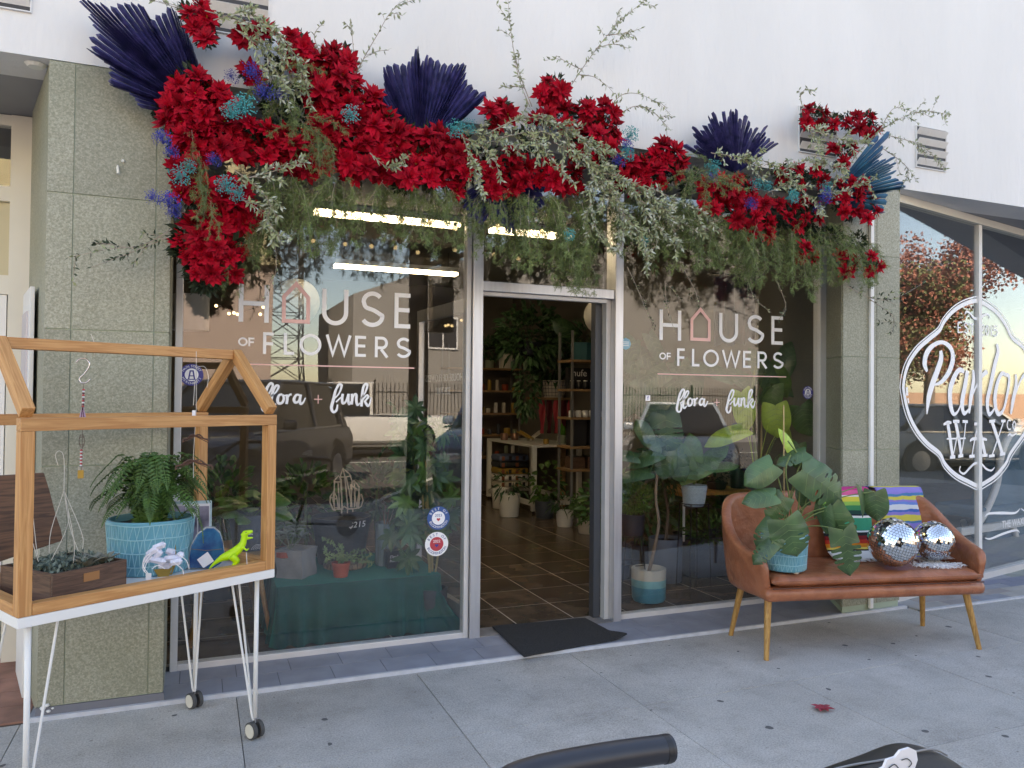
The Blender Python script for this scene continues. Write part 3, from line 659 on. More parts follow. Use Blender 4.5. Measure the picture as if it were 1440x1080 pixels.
def car(name, label, loc, rz, paint, prof, L, W, wheels, wr=.34, roofm=None, glassx=None, cat='car', bed=None):
    t = thing(name, label, cat, (*loc, -.135), None, rz)
    zb = .28
    m = MB(); k = 0
    # lower body: stations
    st = prof['body']; rows = []
    for x, zt, hw in st:
        rows.append([(x, -hw*.86, zb), (x, -hw, zb+.16), (x, -hw, zt-.16), (x, -hw*.93, zt-.03), (x, -hw*.75, zt), (x, hw*.75, zt), (x, hw*.93, zt-.03), (x, hw, zt-.16), (x, hw, zb+.16), (x, hw*.86, zb)])
    vs = [p for r in rows for p in r]; n = 10; fs = []
    for i in range(len(rows)-1):
        for j in range(n):
            fs.append((i*n+j, (i+1)*n+j, (i+1)*n+(j+1) % n, i*n+(j+1) % n))
    fs += [tuple(range(n)), tuple((len(rows)-1)*n+j for j in range(n-1, -1, -1))]
    m.add(vs, fs); b = m.build('body', paint, t, smooth=True, local=True, angle=35)
    q = MB(); q.bb((st[0][0]+.2, -st[2][2]*.8, zb-.08), (st[-1][0]-.2, st[2][2]*.8, zb+.005)); q.build('underbody', BLACKP, t, local=True)
    # greenhouse
    g = prof['cabin']; rows = []
    for x, z0, z1, hb, ht in g: rows.append([(x, -hb, z0), (x, -ht, z1), (x, ht, z1), (x, hb, z0)])
    m = MB(); vs = [p for r in rows for p in r]; fs = []
    for i in range(len(rows)-1):
        for j in (0, 1, 2): fs.append((i*4+j, (i+1)*4+j, (i+1)*4+j+1, i*4+j+1))
    fs += [(0, 1, 2, 3), tuple((len(rows)-1)*4+j for j in (3, 2, 1, 0))]
    m.add(vs, fs); m.build('window_glass', prof.get('glass', mat('tinted_car_glass', (.015, .018, .02), .06, spec=.8)), t, local=True)
    xs = [r_[0] for r_ in g if r_[2] > max(q_[2] for q_ in g)-.12]; zt = max(q_[2] for q_ in g); hw = g[len(g)//2][4]
    q = MB(); q.box(((xs[0]+xs[-1])/2, 0, zt+.01), (xs[-1]-xs[0]+.1, hw*2+.03, .06)); q.build('roof', roofm or paint, t, local=True, bevel=.025)
    for x in prof['pillars']:
        for sg in (-1, 1):
            q = MB(); q.beam((x[0], sg*(st[2][2]*.93-.02), x[2]), (x[1], sg*(hw+.008), zt), .06, .07, up=(1, 0, 0)); q.build('roof_pillar', paint, t, local=True)
    for x in wheels:
        for sg in (-1, 1):
            y = sg*(st[2][2]-.1)
            q = MB(); q.tube([(x, y-.11, wr), (x, y+.11+.0, wr)], wr, 24); w1 = q.build('wheel', RUBBER, t, local=True)
            q = MB(); q.tube([(x, y+sg*.111, wr), (x, y+sg*.118, wr)], wr*.62, 20); q.build('rim', STEEL, w1, local=True)
            q = MB(); q.tube([(x, y+sg*.012, wr+.04), (x, y+sg*.098, wr+.04)], wr*1.18, 24); q.build('dark_arch_disc', BLACKP, t, local=True)  # arch is not cut: a black disc stands in for its shaded hollow
            for a in range(5):
                q = MB(); an = a*math.pi*2/5; q.beam((x, y+sg*.122, wr), (x+math.cos(an)*wr*.58, y+sg*.122, wr+math.sin(an)*wr*.58), .006, .05, up=(math.cos(an+1.57), 0, math.sin(an+1.57))); q.build('spoke', STEEL, w1, local=True)
    x1, x0 = st[-1][0], st[0][0]
    for sg in (-1, 1):
        q = MB(); q.box((x1-.03, sg*st[-1][2]*.72, st[-1][1]-.14), (.1, .3, .14)); q.build('headlight', mat('headlamp_lens', (.7, .7, .7), .1), t, local=True, bevel=.02)
        q = MB(); q.box((x0+.03, sg*st[0][2]*.85, st[0][1]-.2), (.1, .2, .3)); q.build('taillight', mat('red_lens', (.4, .01, .01), .2), t, local=True, bevel=.02)
        q = MB(); q.box((g[0][0]+(g[-1][0]-g[0][0])*.86, sg*(st[2][2]+.08), g[0][1]+.13), (.12, .2, .14)); q.build('side_mirror', paint, t, local=True, bevel=.04)
        q = MB(); q.bb((wheels[0]+.4, sg*st[2][2]-.012, zb+.06), (wheels[1]-.4, sg*st[2][2]+.012, zb+.1)); q.build('sill_strip', mat('chrome', (.8, .8, .8), .15, metal=1), t, local=True)
        q = MB(); q.bb((wheels[0]-.3, sg*st[2][2]*.955-.006, st[2][1]-.05), (wheels[1]-.1, sg*st[2][2]*.955+.006, st[2][1]-.02)); q.build('belt_strip', MATS['chrome'], t, local=True)
    return t
def prof_suv(h=1.72):
    return dict(body=[(-2.4, .95, .80), (-2.3, 1.02, .93), (-1.2, 1.08, .97), (.7, 1.06, .97), (1.1, 1.03, .96), (2.2, .93, .90), (2.4, .78, .78)],
                cabin=[(-2.25, 1.0, 1.05, .85, .8), (-1.95, 1.02, h-.1, .86, .72), (-1.5, 1.03, h, .88, .72), (.1, 1.03, h, .88, .72), (.95, 1.0, 1.06, .87, .8)],
                pillars=[(-1.9, -1.85, 1.0), (-.75, -.8, 1.0), (.85, .15, 1.0)])
def prof_sedan(h=1.43):
    return dict(body=[(-2.3, .82, .72), (-2.15, .92, .86), (-1.3, .95, .9), (.6, .93, .9), (.9, .90, .89), (2.0, .78, .84), (2.28, .6, .70)],
                cabin=[(-1.75, .9, .95, .78, .72), (-.95, .92, h, .80, .60), (.1, .92, h, .80, .60), (1.05, .88, .93, .80, .74)],
                pillars=[(-1.6, -.95, .88), (-.35, -.4, .9), (.95, .1, .88)])
prof_suv2 = prof_suv
PAINT = lambda n, c: mat(n, c, .3, metal=0, coat=.8)
hd = rad(90+31)    # nose toward the kerb
def nose(px, py, a):   # place a car by its nose point, heading a (deg, direction it faces)
    return (px-2.4*math.cos(rad(a)), py-2.4*math.sin(rad(a)))
car('parked_suv', 'dark grey parked suv with bright sill strip at the kerb', nose(-.66, -1.55, 121), rad(121), PAINT('graphite_paint', (.02, .028, .045)), prof_suv(), 4.8, 1.94, (-1.45, 1.45), .37, cat='suv')
car('parked_car', 'steel blue parked car reflected in the right of the left window', nose(3.9, -1.9, 121), rad(121), PAINT('steel_blue_paint', (.14, .20, .28)), prof_suv(1.6), 4.6, 1.9, (-1.4, 1.4), .34)
car('parked_car', 'silver blue parked car mirrored low in the right window', nose(7.4, -1.9, 121), rad(121), PAINT('silver_blue_paint', (.32, .38, .44)), prof_sedan(), 4.6, 1.9, (-1.35, 1.35), .32)
pt = prof_suv(1.85); pt['cabin'] = [(-.35, 1.05, 1.8, .85, .74), (-.1, 1.05, 1.85, .87, .74), (.5, 1.05, 1.85, .87, .74), (1.25, 1.02, 1.08, .87, .8)]; pt['pillars'] = [(-.3, -.3, 1.0), (1.15, .5, 1.0)]
car('pickup_truck', 'white pickup truck with a high bed standing in the sun', (3.7, -11.4), rad(178), PAINT('white_car_paint', (.75, .74, .70)), pt, 5.2, 2, (-1.5, 1.5), .38, cat='pickup')
car('parked_car', 'dark red parked car in the sun beyond the suv', (1.0, -10.2), rad(182), PAINT('dark_red_paint', (.22, .015, .02)), prof_sedan(1.5), 4.6, 1.9, (-1.35, 1.35), .34)
p = refl(1330, 625, PO, PN, 12.5)
car('parked_car', 'silver sedan mirrored behind the parlor emblem', (p.x, p.y), rad(35), PAINT('silver_paint', (.42, .43, .42)), prof_sedan(), 4.6, 1.9, (-1.35, 1.35), .33)
car('parked_car', 'pale sedan parked furthest along the kerb to the right', (p.x+6, p.y-1), rad(30), PAINT('champagne_paint', (.45, .42, .36)), prof_sedan(), 4.6, 1.9, (-1.35, 1.35), .33)

# street pole with signal housing
p = at(567, 694, 8.56+1.05); px_ = at(567, 600, 8.56+1.7).x
t = thing('utility_pole', 'dark round utility pole at the kerb with a box and arm', 'pole', (px_, -1.0, 0))
m = MB(); m.tube([(px_, -1., -.01), (px_, -1., 9)], [.13, .10], 14); m.build('shaft', mat('dark_bronze_pole', (.035, .03, .03), .6), t, smooth=True)
m = MB(); m.box((px_+.3, -1., 2.55), (.28, .25, .62)); m.build('signal_box', BLACKP, t, bevel=.02)
m = MB(); m.tube([(px_, -1, 3.05), (px_+.8, -1.0, 3.35), (px_+2.0, -1.0, 3.5)], .035, 8); m.build('arm', MATS['dark_bronze_pole'], t)
m = MB(); m.lathe((px_, -1, 0), [(.22, -.01), (.22, .1), (.16, .25)], 14); m.build('base', MATS['dark_bronze_pole'], t)
# lattice tower
t = thing('lattice_tower', 'slender steel lattice mast beyond the low roofs', 'tower', (3.55, -27, -.16))
TM = mat('mast_steel', (.25, .22, .21), .6); cx, cy = 3.55, -27
def tw(z): return .75*(1-z/26)+.12
for sx, sy in ((-1, -1), (1, -1), (1, 1), (-1, 1)):
    m = MB(); m.tube([(cx+sx*tw(0), cy+sy*tw(0), -.16), (cx+sx*tw(20), cy+sy*tw(20), 20)], .035, 5); m.build('leg', TM, t)
for k in range(20):
    z = k; a, b = tw(z), tw(z+1); c4 = [(-1, -1), (1, -1), (1, 1), (-1, 1)]; m = MB()
    for i in range(4):
        p0, p1 = c4[i], c4[(i+1) % 4]
        m.tube([(cx+p0[0]*a, cy+p0[1]*a, z), (cx+p1[0]*b, cy+p1[1]*b, z+1)], .02, 4, cap=False); m.tube([(cx+p0[0]*a, cy+p0[1]*a, z), (cx+p1[0]*a, cy+p1[1]*a, z)], .02, 4, cap=False)
        m.tube([(cx+p1[0]*a, cy+p1[1]*a, z), (cx+p0[0]*b, cy+p0[1]*b, z+1)], .02, 4, cap=False)
    m.build('brace', TM, t)
# autumn tree and sunlit building mirrored in the parlor glass
def street_tree(p, h, label, leafm, seed, spread=2.8):
    rr = random.Random(seed); t = thing('street_tree', label, 'tree', (p.x, p.y, -.14))
    tr = MB(); tr.tube(spline([(p.x, p.y, -.14), (p.x+.1, p.y, h*.25), (p.x-.1, p.y+.1, h*.5), (p.x, p.y, h*.85)], 4), [.2*(1-i/14)+.03 for i in range(13)], 10)
    ends = []
    for k in range(16):
        z = h*rr.uniform(.3, .75); d = rnd_dir(rr); d.z = abs(d.z)*.6+.25; e = V((p.x, p.y, z))+d*spread*rr.uniform(.6, 1)
        tr.tube([(p.x, p.y, z), (V((p.x, p.y, z))+e)/2+V((0, 0, .15)), e], [.06, .04, .015], 5); ends.append(e); ends.append((V((p.x, p.y, z))*.4+e*.6))
    tr.build('trunk', TWIG, t, smooth=True)
    m = MB()
    for e in ends:
        for _ in range(560):
            q = e+rnd_dir(rr)*rr.uniform(0, 1)**.5*.8; m.leaf(q, rnd_dir(rr), rnd_dir(rr), .12, .085, 1, 0, .1, mi=rr.randrange(2))
    m.build('crown', leafm, t)
RUST = mat('rust_leaf', (.30, .11, .07), .7, var=.3, vs_=2, world=True); RUST2 = mat('rose_brown_leaf', (.36, .17, .13), .7); OG = mat('olive_street_leaf', (.13, .14, .05), .7)
p = refl(1305, 600, PO, PN, 21); street_tree(p, 6.3, 'tall street tree with rusty autumn leaves', [RUST, RUST2], 3, 2.6)
p = refl(1262, 600, PO, PN, 19); street_tree(p, 5.5, 'greener street tree beside the rusty one', [OG, RUST], 4, 1.8)
p = refl(1330, 560, PO, PN, 40); m = MB(); m.box((p.x+6, p.y, .8), (24, 8, 2.0), rz=.5); tag(m.build('low_building', mat('orange_stucco', (.40, .25, .17), .9)), 'low orange stucco building far down the street', 'building')

# ================================================================== LETTERING ON THE GLASS
GM = lambda x0, sx=1.0: Matrix.Translation((x0, YG-.0065, 0)) @ Matrix.Scale(sx, 4, (1, 0, 0))
def arc(cx, cz, rx, rz_, a0, a1, n=14): return [(cx+rx*math.cos(rad(a0+(a1-a0)*i/n)), cz+rz_*math.sin(rad(a0+(a1-a0)*i/n))) for i in range(n+1)]
def glyph(ch, x, z, w, h, s):           # returns strokes
    X, Z = x+w, z+h; k = s/2
    if ch == 'H': return [[(x+k, z), (x+k, Z)], [(X-k, z), (X-k, Z)], [(x+s, z+h*.5), (X-s, z+h*.5)]]
    if ch == 'U': r = w/2-k; return [[(x+k, Z)]+arc(x+w/2, z+r+k, r, r, 180, 360)+[(X-k, Z)]]
    if ch == 'E': return [[(x+k, z), (x+k, Z)], [(x+s, Z-k), (X, Z-k)], [(x+s, z+h*.52), (X-w*.06, z+h*.52)], [(x+s, z+k), (X, z+k)]]
    if ch == 'F': return [[(x+k, z), (x+k, Z)], [(x+s, Z-k), (X, Z-k)], [(x+s, z+h*.48), (X-w*.06, z+h*.48)]]
    if ch == 'L': return [[(x+k, z), (x+k, Z)], [(x+s, z+k), (X, z+k)]]
    if ch == 'O': return [arc(x+w/2, z+h/2, w/2-k, h/2-k, 0, 360, 30)[:-1]+['c']]
    if ch == 'W': return [[(x+k, Z), (x+w*.28, z+k), (x+w*.5, Z-s*.6), (x+w*.72, z+k), (X-k, Z)]]
    if ch == 'R': r = h*.27; return [[(x+k, z), (x+k, Z)], [(x+s, Z-k), (x+w*.55, Z-k)]+arc(x+w*.55, Z-k-r+k*.5, w*.45-k, r-k*.5, 90, -90)[1:]+[(x+s, Z-2*r)], [(x+w*.48, Z-2*r-k), (X-k*.3, z)]]
    if ch == 'S':
        r1 = h*.235; r2 = h*.27; return [arc(x+w*.5, Z-k-r1, w*.40, r1, 35, 180, 10)+spline([(x+w*.1, Z-k-r1, 0), (x+w*.2, z+h*.55, 0), (x+w*.55, z+h*.47, 0), (x+w*.85, z+h*.36, 0), (x+w*.93, z+k+r2, 0)], 4)[1:-1]+arc(x+w*.48, z+k+r2*.95, w*.45, r2*.95, 0, -150, 12)]
    return []
def put_word(word, xs, ws, z, h, s, M, parent, mt):
    for ch, x, w in zip(word, xs, ws):
        m = MB()
        for i, st in enumerate(glyph(ch, x, z, w, h, s)):
            cl = st[-1] == 'c'; st = st[:-1] if cl else st
            m.ribbon([(p[0], p[1]) for p in st], s, M, off=.0003*i, closed=cl)
        o = m.build('letter', mt, parent)
def script(strokes, parent, M, mt, name='letter'):
    for i, (pts, wd) in enumerate(strokes):
        n = 6; P = spline([(a, b, 0) for a, b in pts], n); ww = []
        if not hasattr(wd, '__len__'): wd = [wd]*len(pts)
        for k in range(len(P)):
            f = k/n; a = min(int(f), len(wd)-1); b = min(a+1, len(wd)-1); ww.append(wd[a]+(wd[b]-wd[a])*(f-int(f)))
        m = MB(); m.ribbon([(p.x, p.y) for p in P], ww, M, off=.0003*(i % 4+1)); m.build(name, mt, parent)
# flora + funk, from a 1440 px wide zoom (11.08 px per photo px) of the right window
FF = [([(205, 85), (165, 160), (140, 280), (122, 380), (140, 430), (178, 420), (192, 360), (185, 300)], [14, 22, 30, 30, 20, 20, 24, 10]),
      ([(135, 290), (200, 205), (238, 110), (215, 85), (185, 130), (165, 200)], [8, 12, 20, 22, 18, 12]),
      ([(172, 300), (215, 265)], [12, 8]),
      ([(215, 250), (270, 200), (303, 130), (280, 112), (248, 160), (225, 260), (218, 340), (240, 375), (275, 340)], [8, 12, 18, 20, 24, 28, 30, 22, 8]),
      ([(345, 225), (310, 235), (292, 290), (305, 335), (345, 325), (362, 270), (345, 225)], [18, 20, 26, 26, 22, 22, 16]),
      ([(345, 235), (395, 240)], [8, 8]),
      ([(390, 225), (400, 280), (392, 345)], [20, 26, 22]), ([(395, 290), (420, 235), (448, 222)], [10, 16, 20]),
      ([(535, 232), (500, 232), (475, 285), (490, 325), (525, 310), (545, 250)], [18, 20, 28, 24, 18, 12]),
      ([(552, 225), (540, 290), (550, 342), (580, 320), (602, 265)], [22, 26, 24, 14, 6]),
      ([(978, 100), (940, 170), (915, 290), (893, 390), (915, 445), (950, 420), (962, 350)], [14, 22, 30, 30, 22, 22, 10]),
      ([(905, 300), (975, 215), (1005, 120), (985, 95), (955, 130), (935, 210)], [8, 12, 22, 22, 18, 12]),
      ([(945, 320), (1000, 260)], [14, 8]),
      ([(1020, 215), (1012, 280), (1022, 335), (1055, 310), (1080, 220)], [24, 26, 24, 16, 14]), ([(1085, 215), (1080, 290), (1092, 345), (1112, 310)], [24, 26, 22, 8]),
      ([(1120, 215), (1125, 280), (1118, 350)], [20, 26, 22]), ([(1122, 300), (1150, 225), (1172, 230), (1172, 300), (1185, 355), (1215, 330)], [8, 18, 24, 26, 22, 8]),
      ([(1215, 290), (1270, 200), (1295, 110), (1275, 92), (1248, 140), (1235, 260), (1230, 375)], [8, 12, 22, 22, 24, 28, 24]),
      ([(1240, 300), (1285, 235), (1305, 255), (1275, 300)], [10, 18, 20, 14]), ([(1262, 298), (1285, 345), (1305, 368), (1325, 330), (1338, 260)], [20, 26, 20, 12, 5])]
s0 = on(940, 540, (0, YG, 0), (0, 1, 0)); kx = (on(1070, 565, (0, YG, 0), (0, 1, 0)).x-on(940, 565, (0, YG, 0), (0, 1, 0)).x)/1440
def conv(x, y):
    p = on(940+x/11.077, 540+y/11.077, (0, YG, 0), (0, 1, 0)); return ((p.x-2.787)/1.085, p.z)
FFm = [([conv(*q) for q in pts], [w*kx*.85+.0035 for w in wd]) for pts, wd in FF]
def sign(Wn, x0, sx):
    M = GM(x0, sx); L_ = MB(); L_.ribbon([(-.012, 1.577), (.968, 1.577)], .007, M); Lo = L_.build('lettering', PINK, Wn)
    put_word('H', [0], [.155], 1.80, .2, .024, M, Lo, LIGHTW)
    m = MB(); m.ribbon([(.233, 1.815), (.233, 1.945), (.297, 2.017), (.362, 1.945), (.362, 1.815)], .021, M, closed=True); m.build('house_emblem', PINK, Lo)
    put_word('USE', [.437, .655, .846], [.145, .13, .094], 1.802, .2, .024, M, Lo, LIGHTW)
    put_word('OF', [0, .052], [.048, .03], 1.672, .046, .009, M, Lo, LIGHTW)
    put_word('FLOWERS', [.127, .235, .318, .458, .622, .735, .862], [.055, .055, .118, .145, .062, .075, .082], 1.633, .117, .0165, M, Lo, LIGHTW)
    script(FFm, Lo, M, LIGHTW)
    c = conv(745, 285); m = MB(); m.ribbon([(c[0]-.022, c[1]), (c[0]+.022, c[1])], .005, M); m.ribbon([(c[0], c[1]-.024), (c[0], c[1]+.024)], .005, M, off=.0004); m.build('plus_sign', PINK, Lo)
    return Lo
sign(WL, .19, .985); sign(WR, 2.787, 1.085)

# round stickers on the glass
def sticker(px, py, rpx, label, ring, inner, txt, W_, tm, inn=None, itxt=None, im=None, Y=None):
    c = at(px, py, YG-.008); r = rpx*mpp(c)*1.03
    m = MB(); m.lathe(c, [(0, 0), (r, 0)], 36, M=Matrix.Rotation(rad(90), 4, 'X')); s = m.build('sticker', ring, W_); s['label'] = label
    if inner: m = MB(); m.lathe(c+V((0, -.0006, 0)), [(0, 0), (r*.58, 0)], 30, M=Matrix.Rotation(rad(90), 4, 'X')); m.build('centre', inner, s)
    for k, (word, a0, a1) in enumerate(txt):
        for i, ch in enumerate(word):
            a = rad(a0+(a1-a0)*(i/(max(1, len(word)-1)))); up = a0 > a1
            fl_ = 0 if (k == 0) else math.pi
            Mx = Matrix.Translation(c+V((math.cos(a)*r*.78, -.0012, math.sin(a)*r*.78))) @ Matrix.Rotation(rad(90), 4, 'X') @ Matrix.Rotation(a-math.pi/2+fl_, 4, 'Z')
            fontobj(ch, r*.30, tm, W_ if False else s, Mx, 'letter')
    if itxt: fontobj(itxt, r*.32, im, s, Matrix.Translation(c+V((0, -.0014, r*.22))) @ Matrix.Rotation(rad(90), 4, 'X'), 'letter')
    return s, c, r
BLU = mat('sticker_blue', (.03, .10, .30), .5); REDS = mat('sticker_red', (.55, .05, .07), .5); VIO = mat('sticker_indigo', (.05, .05, .28), .5); LBL = mat('sticker_light_blue', (.25, .50, .62), .5)
def heart(c, r, mt, par, dz=-.1):
    pts = [(math.sin(t_)**3*r, (13*math.cos(t_)-5*math.cos(2*t_)-2*math.cos(3*t_)-math.cos(4*t_))/16*r) for t_ in [i*math.pi/10 for i in range(20)]]
    m = MB(); m.prism([(x, z) for x, z in pts], .0006, Matrix.Translation(c+V((0, -.0016, 0)))); m.build('heart', mt, par)
s, c, r = sticker(616.5, 728.5, 16, 'blue ringed round award sticker', BLU, LIGHTW, [('BEST OF', 150, 30), ('BLOOMINGTON', 205, 335)], WL, LIGHTW, itxt='2023', im=BLU); heart(c-V((0, 0, r*.12)), r*.16, REDS, s)
s, c, r = sticker(614, 765, 16.5, 'white ringed round award sticker with red centre', LIGHTW, REDS, [('BEST OF', 150, 30), ('BLOOMINGTON', 205, 335)], WL, BLU, itxt='2022', im=LIGHTW); heart(c-V((0, 0, r*.12)), r*.16, VIO, s)
for px, py, rp, W_ in ((269.5, 527, 15, WL), (1136, 552, 9, WR)):
    s, c, r = sticker(px, py, rp, 'round white and indigo guild sticker with a letter A', VIO, LIGHTW, [('MAIN STREET', 150, 30), ('MERCHANTS', 205, 335)], W_, LIGHTW)
    M = Matrix.Translation(c+V((0, -.0018, 0))); m = MB(); m.ribbon([(-r*.25, -r*.4), (-r*.12, r*.35), (r*.12, r*.35), (r*.25, -r*.4)], r*.12, M); m.ribbon([(-r*.2, -r*.1), (r*.2, -r*.1)], r*.08, M, off=.0003); m.ribbon([(-r*.36, -r*.42), (r*.36, -r*.42)], r*.08, M, off=.0006); m.build('letter', VIO, s)
c = at(880, 483.5, YG-.008); r = 8.5*mpp(c); m = MB(); m.lathe(c, [(0, 0), (r, 0)], 8, M=Matrix.Rotation(rad(90), 4, 'X')); s = m.build('sticker', LBL, WR); s['label'] = 'pale blue eight sided security sticker'
m = MB(); M = Matrix.Translation(c+V((0, -.001, 0)))
for k in range(3): m.ribbon([(-r*.6, r*.3*(1-k)), (r*.6, r*.3*(1-k))], r*.12, M)
m.build('print_lines', LIGHTW, s)
c = at(911, 560, YG-.008); r = 3.8*mpp(c); m = MB(); m.bb(c-V((r, .0005, r)), c+V((r, 0, r*1.1))); s = m.build('sticker', LIGHTW, WR); s['label'] = 'tiny square white social media sticker'
fontobj('f', r*2.2, VIO, s, Matrix.Translation(c+V((0, -.001, 0))) @ Matrix.Rotation(rad(90), 4, 'X'), 'letter')

# parlor emblem
PM = Matrix(((PD.x, -PN.x*-1, 0, PO.x), (PD.y, -PN.y*-1, 0, PO.y), (0, 0, 1, 0), (0, 0, 0, 1))) @ Matrix.Translation((0, -.0045, 0))
def pc_(x, y, ox=1260, oy=410, s=8.):
    p = on(ox+x/s, oy+y/s, PO, PN); return ((p-PO).dot(PD), p.z)
def pk(x, y, ox, oy, s):   # local metres per zoom px, horizontally
    a = pc_(x, y, ox, oy, s); b = pc_(x+10, y, ox, oy, s); c = pc_(x, y+10, ox, oy, s); return (abs(b[0]-a[0])+abs(c[1]-a[1]))/20
EM = MB(); U1 = [(75, 1080), (92, 950), (140, 800), (240, 650), (360, 540), (480, 440), (540, 330), (650, 210), (780, 135), (905, 105), (1010, 150), (1130, 240), (1230, 380), (1300, 520), (1440, 650)]
U2 = [(68, 60), (88, 180), (130, 320), (205, 460), (300, 570), (410, 660), (460, 760), (560, 860), (690, 930), (775, 965), (850, 930), (950, 860), (1040, 750), (1085, 650), (1215, 520)]
loop = [pc_(*p) for p in U1]; lo2 = [pc_(p[0], p[1], 1260, 540, 6.75) for p in U2]
rx = [(2*loop[9][0]-p[0], p[1]) for p in loop[:5][::-1]]   # right flank mirrored from the left
xm = loop[9][0]; zc = None
rightu = loop[9:]; right = [(2*xm-p[0], p[1]) for p in loop[0:5]][::-1]
ring = loop+[(2*xm-loop[2][0], loop[2][1]), (2*xm-loop[0][0], loop[0][1])]+[(2*xm-lo2[1][0], lo2[1][1]), (2*xm-lo2[3][0], lo2[3][1])]+lo2[::-1][1:-1]
cz_ = sum(p[1] for p in ring)/len(ring); cx_ = sum(p[0] for p in ring)/len(ring)
def dens(P, n=4):
    Q = P+[P[0]]; return [(p.x, p.y) for p in spline([(a, b, 0) for a, b in Q], n)][:-1]
ringd = dens(ring)
EM.ribbon(ringd, .034, PM, closed=True); EMo = EM.build('emblem', LIGHTW, WP)
o2 = [((p[0]-cx_)*1.045+cx_, (p[1]-cz_)*1.045+cz_) for p in ringd]
m = MB(); m.ribbon(o2, .010, PM, closed=True); m.build('outer_line', LIGHTW, EMo)
def pstroke(L_, ox, oy, s):
    for i, (pts, wd) in enumerate(L_):
        kk = pk(700, 500, ox, oy, s); script([([pc_(a, b, ox, oy, s) for a, b in pts], [q*kk for q in wd])], EMo, PM @ Matrix.Translation((0, -.0004*(i % 4), 0)), LIGHTW)
pstroke([([(495, 665), (500, 760), (455, 900), (400, 1050), (360, 1200), (340, 1380)], [40, 60, 62, 64, 60, 10]),
         ([(345, 900), (315, 810), (340, 690), (420, 600), (520, 572), (610, 640), (632, 760), (590, 900), (510, 1010), (430, 1050)], [20, 60, 52, 34, 28, 45, 62, 52, 34, 12]),
         ([(760, 900), (700, 885), (640, 980), (600, 1120), (610, 1300), (650, 1380), (710, 1300), (770, 1080)], [30, 40, 55, 62, 55, 26, 16, 22]),
         ([(795, 890), (770, 1050), (735, 1250), (760, 1370), (830, 1300)], [48, 58, 60, 34, 10]),
         ([(860, 880), (865, 1000), (835, 1200), (815, 1370)], [30, 50, 56, 24]), ([(840, 1200), (920, 1010), (1000, 910), (1020, 930)], [12, 24, 42, 20]),
         ([(1125, 590), (1140, 680), (1105, 820), (1060, 1040), (1020, 1240), (1045, 1380), (1130, 1270)], [30, 52, 56, 58, 56, 34, 8]),
         ([(1225, 935), (1180, 925), (1130, 1040), (1105, 1220), (1135, 1370), (1200, 1330), (1250, 1120), (1265, 970), (1225, 930)], [30, 36, 50, 58, 40, 30, 42, 42, 26]),
         ([(1340, 930), (1345, 1040), (1310, 1230), (1285, 1380)], [30, 50, 56, 24]), ([(1315, 1230), (1390, 1010), (1450, 930), (1475, 950)], [12, 24, 42, 20]),
         ([(765, 260), (785, 225), (830, 250), (870, 300), (930, 300), (985, 265), (1030, 260), (1048, 310)], [8, 16, 18, 20, 20, 20, 16, 8]),
         ([(690, 350), (690, 465)], [16, 16]), ([(690, 345), (735, 350)], [10, 10]), ([(690, 405), (722, 407)], [10, 10]), ([(690, 462), (740, 455)], [10, 10]),
         ([(800, 370), (775, 350), (765, 385), (795, 420), (790, 465), (760, 455)], [12, 12, 14, 14, 12, 10]),
         ([(815, 362), (868, 370)], [12, 12]), ([(845, 365), (852, 480)], [16, 16]),
         ([(950, 390), (970, 375), (978, 410), (945, 480), (985, 488)], [10, 12, 14, 12, 12]),
         ([(1015, 380), (1000, 430), (1015, 490), (1035, 440), (1018, 380)], [12, 16, 12, 16, 12]),
         ([(1062, 385), (1068, 500)], [16, 16]),
         ([(1130, 395), (1095, 390), (1092, 435), (1120, 430), (1132, 465), (1112, 500), (1085, 490)], [12, 10, 12, 12, 16, 12, 10])], 1260, 410, 8.)
pstroke([([(485, 370), (505, 500), (530, 680)], [34, 34, 30]), ([(560, 365), (590, 520), (612, 670)], [34, 34, 30]), ([(535, 680), (560, 560), (580, 460)], [12, 12, 12]), ([(615, 665), (640, 500), (655, 360)], [12, 12, 12]),
         ([(445, 385), (485, 365), (520, 368)], [14, 22, 14]), ([(535, 355), (595, 355)], [20, 20]), ([(625, 355), (675, 358)], [18, 18]), ([(505, 695), (555, 690)], [20, 20]), ([(585, 685), (632, 678)], [20, 20]), ([(475, 520), (655, 515)], [10, 10]),
         ([(770, 385), (735, 560), (715, 680)], [13, 13, 13]), ([(775, 380), (810, 540), (840, 675)], [34, 36, 32]), ([(695, 540), (730, 520), (820, 520), (858, 530)], [14, 20, 20, 14]), ([(690, 688), (740, 682)], [20, 20]), ([(812, 680), (862, 675)], [20, 20]), ([(735, 380), (805, 375)], [20, 18]),
         ([(905, 355), (960, 520), (1005, 665)], [36, 36, 34]), ([(1015, 355), (960, 520), (905, 680)], [13, 13, 13]), ([(878, 355), (935, 350)], [20, 20]), ([(990, 352), (1032, 350)], [18, 18]), ([(875, 685), (930, 678)], [18, 18]), ([(980, 668), (1030, 660)], [20, 20]),
         ([(1082, 350), (1060, 345), (1048, 390), (1062, 430), (1082, 425)], [10, 10, 14, 10, 10]), ([(1115, 350), (1100, 390), (1115, 430), (1130, 390), (1115, 350)], [10, 14, 10, 14, 10]), ([(1055, 495), (1075, 475), (1100, 490), (1140, 465)], [10, 14, 14, 8]),
         ([(605, 780), (598, 825), (640, 850), (690, 800), (740, 755), (800, 755), (850, 805), (900, 820), (930, 790)], [10, 12, 14, 16, 16, 16, 14, 12, 8]),
         ([(95, 30), (100, 110)], [22, 22]), ([(105, 135), (112, 180)], [14, 14])], 1260, 540, 6.75)
